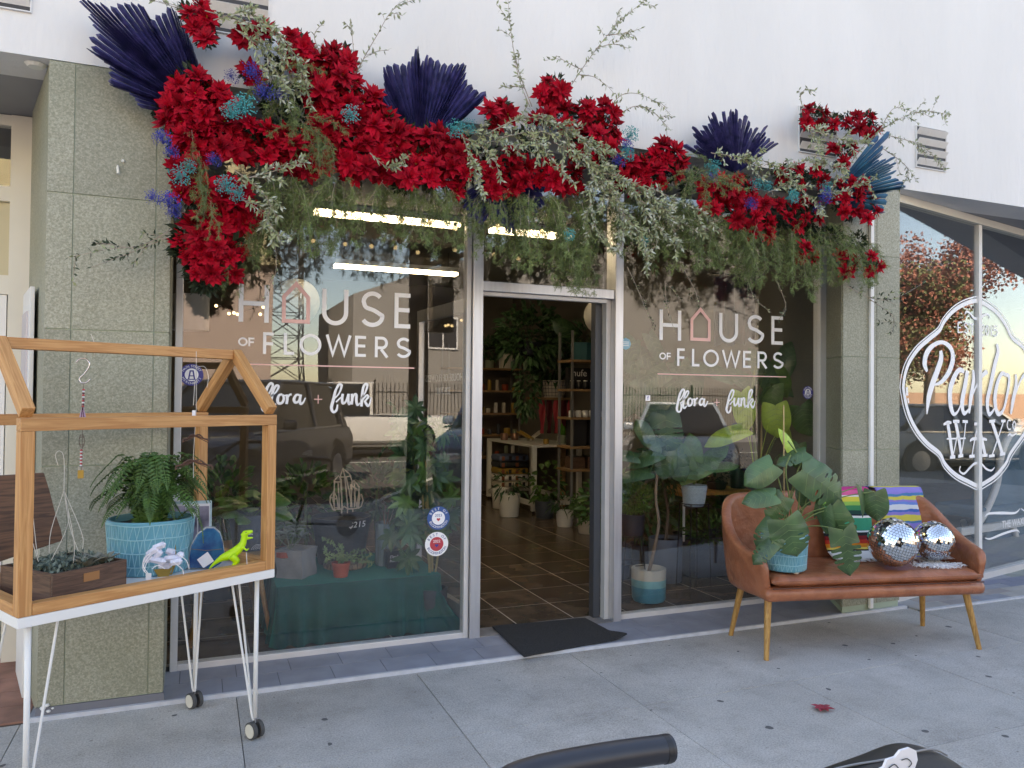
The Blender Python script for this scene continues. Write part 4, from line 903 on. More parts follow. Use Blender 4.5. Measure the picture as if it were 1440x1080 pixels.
pstroke([([(170, 435), (240, 385), (450, 375), (650, 378), (720, 350), (760, 300)], [8, 22, 30, 26, 18, 8]), ([(170, 795), (260, 810), (450, 735), (620, 680), (720, 670), (755, 710)], [8, 20, 26, 24, 16, 6]),
         ([(780, 300), (840, 345)], [10, 16])], 1370, 690, 12.)
c = on(1436, 733, PO, PN); fontobj('THE WAXING COMPANY', .085, LIGHTW, EMo, Matrix.Translation(c-PN*.008+V((.12, .025, 0))) @ Matrix.Rotation(math.atan2(PD.y, PD.x), 4, 'Z') @ Matrix.Rotation(rad(90), 4, 'X'), 'letter')

# ================================================================== PLANT HELPERS
def mleaf(m, b, d, nrm, L, W, slits=0, curl=.25, mi=0, heart=True, rr=R, wav=.0):
    """broad heart shaped leaf with optional slits between the ribs"""
    b = V(b); d = V(d).normalized(); nrm = V(nrm); sd_ = d.cross(nrm); sd_ = sd_.normalized() if sd_.length > 1e-4 else V((1, 0, 0)); nn = sd_.cross(d).normalized()
    n = 24 if slits else 12
    def prof(t):
        if heart: return max(0, 1-(2*max(0, t)-.72)**2*.6)**.5*(1 if t < .62 else max(0, 1-((t-.62)/.38)**2.2)**.75) if t >= 0 else .5
        return math.sin(math.pi*min(1, t*.98+.01))**.7
    def pt(t, u):
        x = prof(t)*W*.5*u; y = t*L
        if heart and t < .2: y -= abs(u)*(.2-t)*L*.9
        y += abs(u)*L*.05
        z = -curl*L*(t-.3)**2 - abs(u)**2*W*.10 + math.sin(t*25)*W*.012*abs(u)+.03*W
        return b + d*y + sd_*x + nn*z
    for sg in (-1, 1):
        k = len(m.v); us = (0, .35, .7, 1)
        for i in range(n+1):
            t = i/n
            for u in us: m.v.append(pt(t, u*sg))
        for i in range(n):
            for j in range(3):
                if (slits == 1 and ((j == 1 and i in (10, 13)) or (j == 2 and i in (12, 16)))) or (slits == 2 and j >= 1 and i in (7, 10, 13, 16)): continue
                a = k+i*4+j; f = (a, a+1, a+5, a+4); m.f.append(f if sg > 0 else f[::-1]); m.m.append(mi)
    for tt in (.12, .28, .44, .6, .75):
        for sg in (-1, 1): m.tube([pt(tt, 0), pt(tt+.06, .45*sg)+nn*.0006, pt(min(.97, tt+.13), .86*sg)+nn*.0004], [W*.009, W*.007, W*.003], 4, cap=False, mi=mi+1)
    m.tube([b, b+d*L*.5+nn*(.032*W-curl*L*.03), b+d*L*.93+nn*(-curl*L*.36+.03*W)], [W*.014, W*.012, W*.004], 5, mi=mi+1)
    return m
def cam_n(p, tilt=(0, 0, 0)): return ((CP-V(p)).normalized()+V(tilt)).normalized()
def pxdir(ang):                     # direction in the photo plane, degrees, 0 = right, 90 = up
    return RT*math.cos(rad(ang))+UP*math.sin(rad(ang))
def mleaf_px(m, cx, cy, ang, L, W, Y, tilt=(0, 0, .3), slits=0, curl=.25, heart=True, depth=0, stemto=None, sm=None):
    c = at(cx, cy, Y); k = mpp(c); d = (pxdir(ang)+FW*depth).normalized(); b = c-d*L*k*.5
    mleaf(m, b, d, cam_n(c, tilt), L*k, W*k, slits, curl, heart=heart)
    if stemto is not None:
        s_ = V(stemto); mid = (s_+b)/2+V((0, 0, .12*(s_-b).length)); sm.tube(spline([s_, mid, b], 5), .0035, 5)
def pot(name, label, c, r0_, r1_, h, mt, soil=True, group=None, cat='pot', rim=.0, n=30, squash=1, foot=False, parent=None, plant_label=None):
    """a potted plant thing: returns (thing, top centre)"""
    t = parent or thing(name, label, cat, c, group)
    m = MB(); z0 = .012 if foot else 0
    prof = [(0, z0), (r0_*.96, z0), (r0_, z0+.008), (r0_+(r1_-r0_)*.5, z0+h*.5), (r1_, z0+h-.004)]
    if rim: prof = prof[:-1]+[(r1_*.985, z0+h*.86), (r1_+rim, z0+h*.87), (r1_+rim, z0+h-.003)]
    prof += [(prof[-1][0]-.003, z0+h), (prof[-1][0]-.012, z0+h), (prof[-1][0]-.014, z0+h-.03), (0, z0+h-.03)]
    m.lathe(c, prof, n, squash=squash); o = m.build('pot', mt, t, smooth=True, angle=40)
    if foot:
        for k in range(3):
            a = k*2.09+.6; q = MB(); q.lathe(V(c)+V((math.cos(a)*r0_*.75, math.sin(a)*r0_*.75*squash, 0)), [(0, 0), (.014, 0), (.018, .014), (0, .014)], 10); q.build('foot', IVORY, t)
    if soil:
        q = MB(); q.lathe(V(c)+V((0, 0, z0+h-.028)), [(r1_*.93, 0), (r1_*.5, .006), (0, .01)], 20, squash=squash); q.build('soil', SOIL, t)
    return t, V(c)+V((0, 0, z0+h)), o
def relief(t, c, r0_, r1_, h, mt, seed=1, rows=4):
    rr = random.Random(seed); m = MB(); c = V(c)
    def P_(a, z): r = r0_+(r1_-r0_)*z/h+.0012; return c+V((math.cos(a)*r, math.sin(a)*r, z))
    for k in range(rows):
        z = h*(k+.75)/rows; m.tube([P_(a*math.pi/24, z+.002*math.sin(a*.7)) for a in range(49)], .0022, 5, cap=False)
    for k in range(rows):
        za, zb = h*max(.03, (k-.25)/rows), h*(k+.75)/rows; a = 0
        while a < 6.28:
            b = a+rr.uniform(.05, .12); m.tube([P_(a, za), P_((a+b)/2, (za+zb)/2), P_(b, zb)], .0016, 4, cap=False); 
            a = b+rr.uniform(.02, .08); m.tube([P_(a, zb), P_(a+rr.uniform(.0, .06), za)], .0016, 4, cap=False); a += .05
    o = m.build('glaze_relief', mt, t); o['kind'] = 'stuff'; return o
def bush(m, c, rx, ry, rz_, n, L, W, rr, droop=.3, nl=2, up=.2, fold=.15, mi=None):
    c = V(c)
    for _ in range(n):
        d = rnd_dir(rr); d.z = d.z*.9+.1; q = c+V((d.x*rx, d.y*ry, d.z*rz_))*rr.uniform(.25, 1)**.6
        dd = (d+V((0, 0, up))+rnd_dir(rr)*.5).normalized(); m.leaf(q, dd, (rnd_dir(rr)+V((0, -.4, .9))), L*rr.uniform(.6, 1.15), W*rr.uniform(.7, 1.1), nl, droop, fold, mi=(rr.randrange(mi) if mi else 0))
def frond(m, pts, wmax, n=26, rr=R, mi=0):
    P = spline(pts, 7); tot = len(P)
    for i in range(1, n):
        t = i/n; f = t*(tot-1); k = int(f); k = min(k, tot-2); p = P[k].lerp(P[k+1], f-k); d = (P[k+1]-P[k]).normalized()
        side = d.cross(V((0, 0, 1))); side = side.normalized() if side.length > .01 else V((1, 0, 0)); nn = side.cross(d)
        ww = wmax*math.sin(math.pi*(t*.9+.1))**.7*(1.15-t)
        for sg in (-1, 1): m.leaf(p, (side*sg+d*.35+V((0, 0, -.1))), nn, ww*rr.uniform(.85, 1.1), max(.004, ww*.36), 1, .2, .05, mi)
    m.tube(P[::3]+[P[-1]], .0018, 4, mi=mi)

# ================================================================== DISPLAY CART
def beam_obj(a, b, w_, h_, nm, mt, par, up=(0, 0, 1), bevel=.002):     # a straight timber whose grain follows its length
    a, b = V(a), V(b); x = (b-a); L = x.length; x.normalize(); up = V(up); y = up.cross(x); y = y.normalized() if y.length > 1e-5 else V((0, 1, 0)); z = x.cross(y)
    m = MB(); m.box((0, 0, 0), (L, w_, h_)); o = m.build(nm, mt, par, bevel=bevel, local=True); p = (a+b)/2-V(par.location)
    o.matrix_basis = Matrix(((x.x, y.x, z.x, p.x), (x.y, y.y, z.y, p.y), (x.z, y.z, z.z, p.z), (0, 0, 0, 1))); return o
FR = V((.305, 3.326, 0)); CU = V((-.875, -.483, 0)).normalized(); CV = V((CU.y, -CU.x, 0))
def cc(u, v, z): return FR+CU*u+CV*v+V((0, 0, z))
LU, LV, ZT = .946, .58, .695
cart = thing('display_cart', 'house shaped pine display frame on a white wheeled hairpin leg table', 'display cart', cc(LU/2, LV/2, 0))
m = MB(); m.beam(cc(0, LV/2, .678), cc(LU, LV/2, .678), LV, .034); m.build('tabletop', WPAINT, cart, bevel=.002)
tk = .042
for u in (tk/2, LU-tk/2):
    for v in (tk/2, LV-tk/2):
        beam_obj(cc(u, v, ZT+.001), cc(u, v, 1.292), tk, tk, 'post', PINE, cart, CV)
def bar(a, b, w_, h_, nm, up=(0, 0, 1)):
    return beam_obj(a, b, w_, h_, nm, PINE, cart, up)
for v in (tk/2, LV-tk/2):
    bar(cc(tk+.001, v, ZT+.020), cc(LU-tk-.001, v, ZT+.020), tk, .038, 'base_rail'); bar(cc(-.0, v, 1.3135), cc(LU, v, 1.3135), tk+.001, .042, 'eave_beam')
for u in (tk/2, LU-tk/2):
    bar(cc(u, tk+.001, ZT+.020), cc(u, LV-tk-.001, ZT+.020), tk, .038, 'base_rail')
    if u > .5: pass
    for a, b in ((.012, LV/2-.004), (LV-.012, LV/2+.004)):
        bar(cc(u, a, 1.352), cc(u, b, 1.598), tk-.002, tk, 'rafter')
bar(cc(tk+.001, LV/2, 1.590), cc(LU-tk-.001, LV/2, 1.590), .05, .04, 'ridge_beam')
def hair(u, v, du, dv):
    top = cc(u, v, .660); ft = cc(u, v, .085); L_ = MB(); L_.tube([top, ft], .0095, 10); o = L_.build('hairpin_leg', WPAINT, cart, smooth=True)
    for a, b in ((du, dv*.25), (du*.25, dv)):
        m = MB(); m.tube([top+CU*a+CV*b, ft+CU*a*.12+CV*b*.12+V((0, 0, .01)), ft+CU*a*.06+CV*b*.06-V((0, 0, .008))], .0045, 8); m.build('rod', WPAINT, o)
    m = MB(); m.beam(top-V((0, 0, .003)), top+CU*du*1.05+CV*dv*.6-V((0, 0, .003)), .05, .004); m.build('mount_plate', WPAINT, o)
    c = cc(u, v, .036)
    m = MB(); m.tube([ft, ft-V((0, 0, .02))], .007, 8); m.build('stem', STEEL, o)
    a0 = .5+u; ax = V((math.cos(a0), math.sin(a0), 0))
    for sg in (-1, 1):
        m = MB(); m.tube([c+ax*sg*.008, c+ax*sg*.024], .035, 20); w1 = m.build('caster_tyre', RUBBER, o, smooth=True, angle=30)
        m = MB(); m.tube([c+ax*sg*.0245, c+ax*sg*.027], .028, 18); m.build('hub_cap', IVORY, o)
    m = MB(); m.box(c+V((0, 0, .012)), (.03, .012, .04)); m.build('fork', BLACKP, o, bevel=.003)
hair(.05, .05, .10, .10); hair(.05, LV-.05, .10, -.10); hair(LU-.05, .05, -.10, .10); hair(LU-.05, LV-.05, -.10, -.10)

# fern in a blue pot
pc0 = cc(.34, .37, ZT+.001)
t, top, po = pot('potted_fern', 'lush green fern in a wide blue relief pot on the display cart', pc0, .150, .165, .215, BLUEG, cat='potted plant')
relief(t, pc0, .150, .165, .215, BLUEL, 3, 4)
rr = random.Random(5); 
for k in range(74):
    a = rr.uniform(0, 6.28); r_ = rr.uniform(.09, .245); h_ = rr.uniform(.05, .24) if r_ < .24 else rr.uniform(-.0, .15); b = top+V((math.cos(a)*.05, math.sin(a)*.05, -.03)); e = top+V((math.cos(a)*r_, math.sin(a)*r_, h_*.75))
    mid = top+V((math.cos(a)*r_*.5, math.sin(a)*r_*.5, h_*.9+.04)); m = MB(); frond(m, [b, mid, e, e+V((math.cos(a)*.03, math.sin(a)*.03, -.05))], .052, 26, rr)
    m.build('frond', GREENF, t)
m = MB(); f1 = at(228, 700, top.y-.1); frond(m, [top+V((.08, -.05, -.03)), top+V((.15, -.09, .04)), top+V((.19, -.11, -.02)), top+V((.20, -.12, -.10))], .035, 26, rr); m.build('frond', GREENF, t)

# crate of succulents
cn = V((0, 0, 1))
A = gnd(178.5, 786, .80); Bq = gnd(74.5, 807.6, .80); du_ = (Bq-A).normalized(); dv_ = V((du_.y, -du_.x, 0)); dv_ = dv_ if dv_.y > 0 else -dv_
Lc = (Bq-A).length
Wc = .30
t = thing('wooden_crate', 'dark wooden crate filled with trailing grey green succulents', 'crate', (A+Bq)/2)
def cr(a, b, z): return V((A.x, A.y, 0))+du_*a+dv_*b+V((0, 0, z))
for nm, p0, p1, dd in (('front_board', cr(0, .006, .7475), cr(Lc, .006, .7475), 0), ('back_board', cr(0, Wc-.006, .7475), cr(Lc, Wc-.006, .7475), 0), ('side_board', cr(.006, .013, .7475), cr(.006, Wc-.013, .7475), 0), ('side_board', cr(Lc-.006, .013, .7475), cr(Lc-.006, Wc-.013, .7475), 0)):
    beam_obj(p0, p1, .012, .103, nm, CRATE, t, bevel=.0015)
m = MB(); m.beam(cr(.013, Wc/2, .701), cr(Lc-.013, Wc/2, .701), Wc-.026, .008); m.build('bottom_board', CRATE, t)
m = MB(); m.beam(cr(Lc*.5-.03, -.0005, .765), cr(Lc*.5+.03, -.0005, .765), .002, .03); m.build('burned_mark', mat('orange_brand', (.35, .16, .06), .7), t)
m = MB(); m.beam(cr(Lc+.0005, Wc/2-.04, .775), cr(Lc+.0005, Wc/2+.04, .775), .018, .002, up=(du_.x, du_.y, 0)); m.build('hand_hole_patch', BLACKP, t)  # no hole is cut: a black strip on the board gives its inner shade
m = MB(); m.beam(cr(.014, Wc/2, .765), cr(Lc-.014, Wc/2, .765), Wc-.028, .02); m.build('soil', SOIL, t)
rr = random.Random(9); m = MB()
for k in range(900):
    q = cr(rr.uniform(.03, Lc-.03), rr.uniform(.03, Wc-.02), .777+rr.uniform(0, .035)); m.leaf(q, rnd_dir(rr)+V((0, 0, .25)), rnd_dir(rr)+V((0, -.4, .8)), .022, .010, 2, .1, .1, mi=rr.randrange(2))
s = m.build('succulent_leaves', [SAGE, mat('dusty_green', (.07, .10, .08), .55, var=.3, vs_=30)], t); s['kind'] = 'stuff'
for (u_, v_) in ((.06, .05), (.10, .07), (.13, .04)):
    m = MB()
    for k in range(6): m.leaf(cr(u_, v_, .79), V((math.cos(k), math.sin(k), .7)), (0, 0, 1), .075, .028, 4, .2, .2)
    m.build('paddle_succulent', mat('grey_paddle_leaf', (.20, .20, .16), .6), t)
# walnut board leaning behind the crate
p0 = cc(LU, .37, .70); bpts = [(-60, 674), (0, 669), (62, 665), (70, 690), (78, 722), (86, 745), (89, 760), (0, 790), (-60, 800)]
P3 = [on(x, y, p0, CV) for x, y in bpts]
loc = [((p-p0).dot(CU), p.z) for p in P3]; loc = [(x, max(z, .705)) for x, z in loc]
Mb = Matrix(((CU.x, CV.x, 0, p0.x), (CU.y, CV.y, 0, p0.y), (0, 0, 1, 0), (0, 0, 0, 1))); m = MB(); m.prism(loc, .02, Mb); o = m.build('walnut_board', WALNUT, None, bevel=.002); tag(o, 'large curved walnut board standing upright behind the crate', 'wooden board')
# wire hanger with threads over the crate
def wire(name, label, cat, strands, mt, r_=.0012):
    t = thing(name, label, cat, strands[0][0])
    for i, s_ in enumerate(strands): m = MB(); m.tube(spline(s_, 4), r_, 5); m.build('strand' if i else 'hook', mt, t)
    return t
Yw = 3.12
A_ = lambda x, y, Y=Yw: at(x, y, Y)
hk = A_(90, 690)
wire('thread_hanger', 'pale cotton threads hanging from wire hooks over the succulents', 'plant hanger', [[A_(82, 655), A_(78, 640), A_(84, 634), A_(90, 645), hk], [hk, A_(72, 745), A_(69, 778)], [hk, A_(96, 735), A_(72, 788)], [hk, A_(104, 760), A_(103, 792)], [hk, A_(98, 740), A_(110, 775)], [hk, A_(115, 750), A_(116, 772)], [A_(42, 700), A_(42, 745), A_(54, 790)], [A_(44, 700), A_(50, 760), A_(53, 780)]], THREAD, .0011)
# blue agate, gold arch, picture, crystals, dinosaur
def oncart(px, py): return gnd(px, py, ZT+.001)
c = oncart(292, 800); pts = [(267, 799), (266, 785), (269, 768), (278, 752), (290, 743), (301, 743), (309, 750), (313, 762), (315, 778), (311, 792), (300, 800)]
n_ = cam_n(c); n_.z = 0; n_.normalize(); sx = V((-n_.y, n_.x, 0)); sx = sx if sx.x > 0 else -sx
t = thing('agate_slab', 'polished deep blue agate slab standing upright with a white tag', 'agate slab', c)
q_ = [on(x, y, c, n_) for x, y in pts]; loc = [((p-c).dot(sx), max(p.z, ZT+.001)) for p in q_]; Mb = Matrix(((sx.x, -n_.x, 0, c.x), (sx.y, -n_.y, 0, c.y), (0, 0, 1, 0), (0, 0, 0, 1)))
m = MB(); m.prism(loc, .018, Mb); m.build('stone', mat('blue_agate', (.005, .04, .16), .15, col2=(.02, .16, .32), vs_=16, coat=.5), t, bevel=.003)
cz = sum(l[1] for l in loc)/len(loc); m = MB(); lo_ = [(x*1.04, (z-ZT)*1.03+ZT+.0005) for x, z in loc]; m.prism(lo_, .008, Mb @ Matrix.Translation((0, .005, 0))); m.build('rind', mat('pale_agate_rind', (.35, .42, .46), .5, var=.3, vs_=30), t)
m = MB(); m.tube([on(268, 772, c-V((0, .01, 0)), n_), on(290, 774, c-V((0, .012, 0)), n_), on(312, 772, c-V((0, .01, 0)), n_)], .0012, 5); m.build('cord', TWIG, t)
def quad_px(pts, c, off, mt, par, nm, th=.0012):
    o_ = V(c)+n_*off; q = [on(x, y, o_, n_) for x, y in pts]; loc = [((p-o_).dot(sx), p.z) for p in q]; M2 = Matrix(((sx.x, -n_.x, 0, o_.x), (sx.y, -n_.y, 0, o_.y), (0, 0, 1, 0), (0, 0, 0, 1))); m = MB(); m.prism(loc, th, M2); return m.build(nm, mt, par)
quad_px([(277, 787), (292, 776), (301, 789), (286, 799)], c, .012, PAPER, t, 'tag')
# picture with three panels
c2 = oncart(262, 783); c2 = cc(.10, .42, ZT); t = thing('triptych_picture', 'small picture of a night sky in three panels with a pale blue frame', 'picture', c2)
def pq(pts, off, mt, nm, th=.002): return quad_px(pts, c2, off, mt, t, nm, th)
pq([(234, 706), (298, 704), (297, 790), (233, 793)], .0, mat('pale_blue_frame', (.42, .58, .64), .5, var=.15, vs_=20), 'frame', .012)
pq([(237, 709.5), (295, 708), (294, 787), (236, 790)], .003, PAPER, 'mat_board')
NS = mat('night_sky_print', (.035, .03, .06), .5, col2=(.45, .42, .55), vs_=9, detail=6)
for a, b in ((238, 244), (246, 260.5), (262, 277), (279, 294)): pq([(a, 712), (b, 711.5), (b, 786), (a, 787)], .006, NS, 'panel')
o_ = c2+n_*.010; m = MB(); cm = on(272, 724, o_, n_); m.lathe(cm, [(0, 0), (4*mpp(cm), 0)], 16, M=n_.to_track_quat('Z', 'Y').to_matrix().to_4x4()); m.build('moon', PAPER, t)
# gold arch
c = oncart(236, 806); c = cc(.22, .16, ZT+.001); t = thing('gold_dish', 'pointed golden metal leaf dish standing up among the crystals', 'metal dish')
t.location = c
quad_px([(222, 812), (218, 785), (222, 762), (228, 748), (234, 740), (241, 750), (247, 765), (249, 790), (240, 812)], c, .0, BRASS, t, 'leaf_plate', .003)
quad_px([(233.2, 800), (233.2, 745), (234.8, 745), (234.8, 800)], c, .002, IVORY, t, 'rib', .003)
quad_px([(216, 801), (242, 799), (236, 813), (225, 815)], c, .03, BRASS, t, 'cup', .02)
# bag of crystals with tags
t = thing('crystal_bundle', 'bundle of clear quartz crystals tied with white cord and tags', 'crystals', cc(.22, .10, ZT+.001)); CRY = mat('milky_quartz', (.66, .68, .80), .12, var=.15, vs_=40, coat=.5)
rr = random.Random(4)
for (x, y, L_, a) in ((215, 775, 22, 35), (224, 768, 20, 20), (240, 785, 20, 5), (222, 788, 24, -10), (248, 790, 18, 10), (252, 782, 16, 40), (232, 795, 20, 0), (208, 785, 14, 70), (240, 776, 14, -20), (222, 780, 18, 60)):
    p = at(x, y, 3.22+rr.uniform(-.02, .03)); k = mpp(p); d = pxdir(a)*L_*k*.5; m = MB(); m.tube([p-d, p-d*.75, p+d*.6, p+d], [.002, 4.6*k, 5.2*k, .001], 6); m.build('crystal', CRY, t)
quad_px([(205, 806), (213, 806), (213, 818.5), (205, 818.5)], cc(.22, .075, ZT), .02, PAPER, t, 'tag')
for pts in ([(212, 780), (202, 795), (208, 806)], [(214, 782), (206, 792), (203, 804)], [(212, 778), (203, 785), (201, 800), (207, 807)], [(232, 800), (222, 795), (214, 800)], [(243, 790), (256, 800), (258, 808)], [(250, 780), (262, 788), (266, 800)]):
    m = MB(); m.tube(spline([at(x, y, 3.17) for x, y in pts], 4), .0016, 5); m.build('cord', PAPER, t)
# green toy dinosaur
DG = mat('lime_green_plastic', (.42, .72, .01), .42); p0 = oncart(318, 800); Yd = 3.30
t = thing('toy_dinosaur', 'bright lime green toy dinosaur with an open mouth on the cart', 'toy dinosaur', (p0.x, Yd, ZT))
Q = lambda x, y, dy=0: at(x, y, Yd+dy)
k = mpp(Q(320, 780)); m = MB()
m.tube(spline([Q(294, 800), Q(302, 792), Q(312, 785), Q(322, 781), Q(333, 774), Q(341, 765), Q(343, 757), Q(345, 750)], 5), [k*v for v in [.8, 1, 1.3, 1.7, 2, 2.4, 2.8, 3.2, 3.7, 4.2, 4.8, 5.3, 5.8, 6.2, 6.5, 6.6, 6.7, 6.8, 6.9, 6.8, 6.6, 6.3, 6, 5.6, 5.3, 5, 4.7, 4.5, 4.3, 4.2, 4.2, 4.2, 4.2, 4.2, 4.2, 4.2]][:36], 12)
for yy, sg in ((-.022, 0), (.022, 6)):
    m.tube(spline([Q(325, 782, yy), Q(332+sg*.3, 789, yy), Q(328, 795, yy), Q(330, 799.5, yy)], 4), [k*v for v in (5, 5.2, 5, 4.6, 4, 3.4, 3, 2.6, 2.2, 2, 2, 2, 2)], 10); m.tube([Q(328, 799.5, yy), Q(335, 800, yy)], [k*2.2, k*1.6], 8)
    m.tube([Q(342, 770, yy*.6), Q(347, 774, yy*.8), Q(350, 771, yy*.8)], [k*1.7, k*1.3, k*.8], 8)
m.tube([Q(340, 754), Q(344, 750), Q(350, 748.5), Q(355.5, 747)], [k*3, k*4.2, k*3.4, k*1.8], 10); m.tube([Q(343, 756), Q(349, 757), Q(355.5, 756)], [k*2.6, k*1.9, k*1.1], 8)
b = m.build('body', DG, t, smooth=True); rm = b.modifiers.new('r', 'REMESH'); rm.mode = 'VOXEL'; rm.voxel_size = .0022; rm.use_smooth_shade = True
for j in range(4): m = MB(); m.tube([Q(350+j*1.6, 750.6, -.006), Q(350.2+j*1.6, 752.4, -.006)], [k*.5, k*.1], 5); m.build('tooth', PAPER, t)
m = MB(); m.ball(Q(346, 748.6, -.014), k*.8, 5); m.build('eye', BLACKP, t)
m = MB(); c = at(347.5, 780, Yd-.03); m.tube([at(346.5, 777, Yd-.03), at(347.5, 796, Yd-.03)], .0012, 5); tag(m.build('white_stick', PAPER), 'thin white plant stick standing in front of the toy dinosaur', 'stick')
# S hook ornament
Yh = cc(.6, LV/2, 0).y; hx = cc(.6, LV/2, 0)
H_ = lambda x, y, Y=3.3: at(x, y, Y)
t = thing('beaded_ornament', 'beaded keychain ornament with a brass tag on a steel s hook', 'hanging ornament', H_(118, 470))
m = MB(); m.tube(spline([H_(107, 510), H_(112, 505), H_(121, 505), H_(126, 513), H_(119, 525), H_(112, 532), H_(114, 538), H_(121, 538), H_(127, 533)], 5), .0028, 8); m.build('s_hook', STEEL, t, smooth=True)
m = MB(); m.tube([H_(121, 478, 3.28), H_(119, 505)], .0010, 5); m.tube(spline([H_(128, 470), H_(133, 485), H_(132, 502)], 4), .0012, 5); m.build('string', THREAD, t)
m = MB(); m.tube([H_(118, 540), H_(117.5, 545), H_(116, 600), H_(115, 665)], .0012, 5); m.build('cord', TWIG, t)
for i in range(10): m = MB(); m.ball(H_(117.5-.1*i, 548+2.6*i), .0052, 5, sc=(1, 1, .6)); m.build('bead', [REDS, PAPER, mat('plum_bead', (.15, .04, .08), .4)][i % 3], t)
for i in range(5):
    m = MB(); m.tube(spline([H_(116.5, 573), H_(113+1.6*i, 585), H_(112+2.2*i, 594)], 3), .003, 5); m.build('tassel', [mat('lilac_thread', (.4, .28, .4), .8), MATS['plum_bead']][i % 2], t)
for i in range(3):
    m = MB(); m.tube([H_(115+math.cos(a*.7)*4, 620+math.sin(a*.7)*(10-i*2)) for a in range(10)], .0012, 5); m.build('loop', TWIG, t)
for i in range(10): m = MB(); m.ball(H_(114.3-.05*i, 633+2.4*i), .0048, 5, sc=(1, 1, .6)); m.build('bead', [REDS, PAPER][i % 2], t)
m = MB(); m.bb(H_(109, 673)+V((0, -.002, 0)), H_(118, 661)); m.build('brass_tag', BRASS, t, bevel=.002)
m = MB(); m.tube([H_(111, 662), H_(111, 656), H_(116, 656), H_(116, 662)], .0014, 5); m.build('shackle', STEEL, t)
# butterfly ornament
BF = mat('brown_butterfly_wing', (.11, .055, .04), .6); t = thing('butterfly_ornament', 'string of dark filigree butterflies hanging from the ridge beam', 'hanging ornament', H_(275, 490))
m = MB(); m.tube([H_(276, 494), H_(276, 575), H_(272, 640), H_(272, 672)], .0011, 5); m.build('string', THREAD, t)
m = MB(); m.tube(spline([H_(278, 516), H_(288, 516), H_(293, 530), H_(291, 545)], 4), .0011, 5); m.tube([H_(274, 535), H_(272, 570)], .0011, 5); m.build('string', THREAD, t)
m = MB(); m.bb(H_(270, 590)+V((0, -.002, 0)), H_(275, 577)); m.build('paper_tag', PAPER, t)
for cx, cy, w_, h_ in ((275, 618, 18, 11), (273, 655, 26, 14)):
    for sg in (-1, 1):
        m = MB(); rim_ = [H_(cx+sg*(w_*math.sin(a*.5)), cy-h_*.5+h_*(1-math.cos(a*.62))*.62-2*math.sin(a*3)) for a in [i*.32 for i in range(11)]]; c0 = H_(cx, cy-h_*.4)
        m.tube(rim_, .0026, 5)
        for p in rim_[1::1]: m.tube([c0, p], .0014, 4)
        m.build('wing', BF, t)

# ================================================================== LEATHER BENCH
BO = V((2.88, 3.35, 0)); BX = V((.976, -.217, 0)).normalized(); BY = V((-BX.y, BX.x, 0)); BM = Matrix(((BX.x, BY.x, 0, BO.x), (BX.y, BY.y, 0, BO.y), (0, 0, 1, 0), (0, 0, 0, 1)))
bl = lambda x, y, z: BM @ V((x, y, z))
bench = thing('leather_bench', 'two seat tan leather bench with tapered honey oak legs', 'bench', bl(.66, .25, 0))
plan = [(-.015, -.01, .545), (-.055, .12, .565), (-.075, .26, .60), (-.07, .40, .70), (-.03, .495, .835), (.10, .535, .845), (.40, .55, .848), (.66, .555, .85), (.92, .55, .848), (1.20, .535, .842), (1.345, .49, .82), (1.41, .40, .70), (1.42, .26, .60), (1.405, .12, .565), (1.365, -.01, .55)]
cen = V((.67, .15, 0)); vs = []; fs = []
for i, (x, y, h) in enumerate(plan):
    p = V((x, y, 0)); a = V(plan[max(0, i-1)][:2]); b = V(plan[min(len(plan)-1, i+1)][:2]); t_ = (b-a).normalized(); nn = V((-t_.y, t_.x, 0))
    th = .05; inn = -nn*th; bot = -nn*.045*1.0
    zb = .31
    r_ = [p+bot+V((0, 0, zb)), p+bot*.5+V((0, 0, zb+.06)), p+V((0, 0, zb+(h-zb)*.6)), p+nn*.012+V((0, 0, h-.02)), p+nn*.006+V((0, 0, h-.002)), p+inn*.5+V((0, 0, h+.006)), p+inn*.95+V((0, 0, h-.006)), p+inn*1.08+V((0, 0, h-.03)), p+inn+V((0, 0, zb+(h-zb)*.5)), p+inn+bot*.4+V((0, 0, zb+.05)), p+inn+bot+V((0, 0, zb))]
    vs += [BM @ V((q.x, q.y, q.z)) for q in r_]
K = 11
for i in range(len(plan)-1):
    for j in range(K): fs.append((i*K+j, (i+1)*K+j, (i+1)*K+(j+1) % K, i*K+(j+1) % K))
fs += [tuple(range(K)), tuple((len(plan)-1)*K+j for j in range(K-1, -1, -1))]
m = MB(); m.add(vs, fs); o = m.build('shell', LEATHER, bench, smooth=True); sm_ = o.modifiers.new('s', 'SUBSURF'); sm_.levels = 2; sm_.render_levels = 2
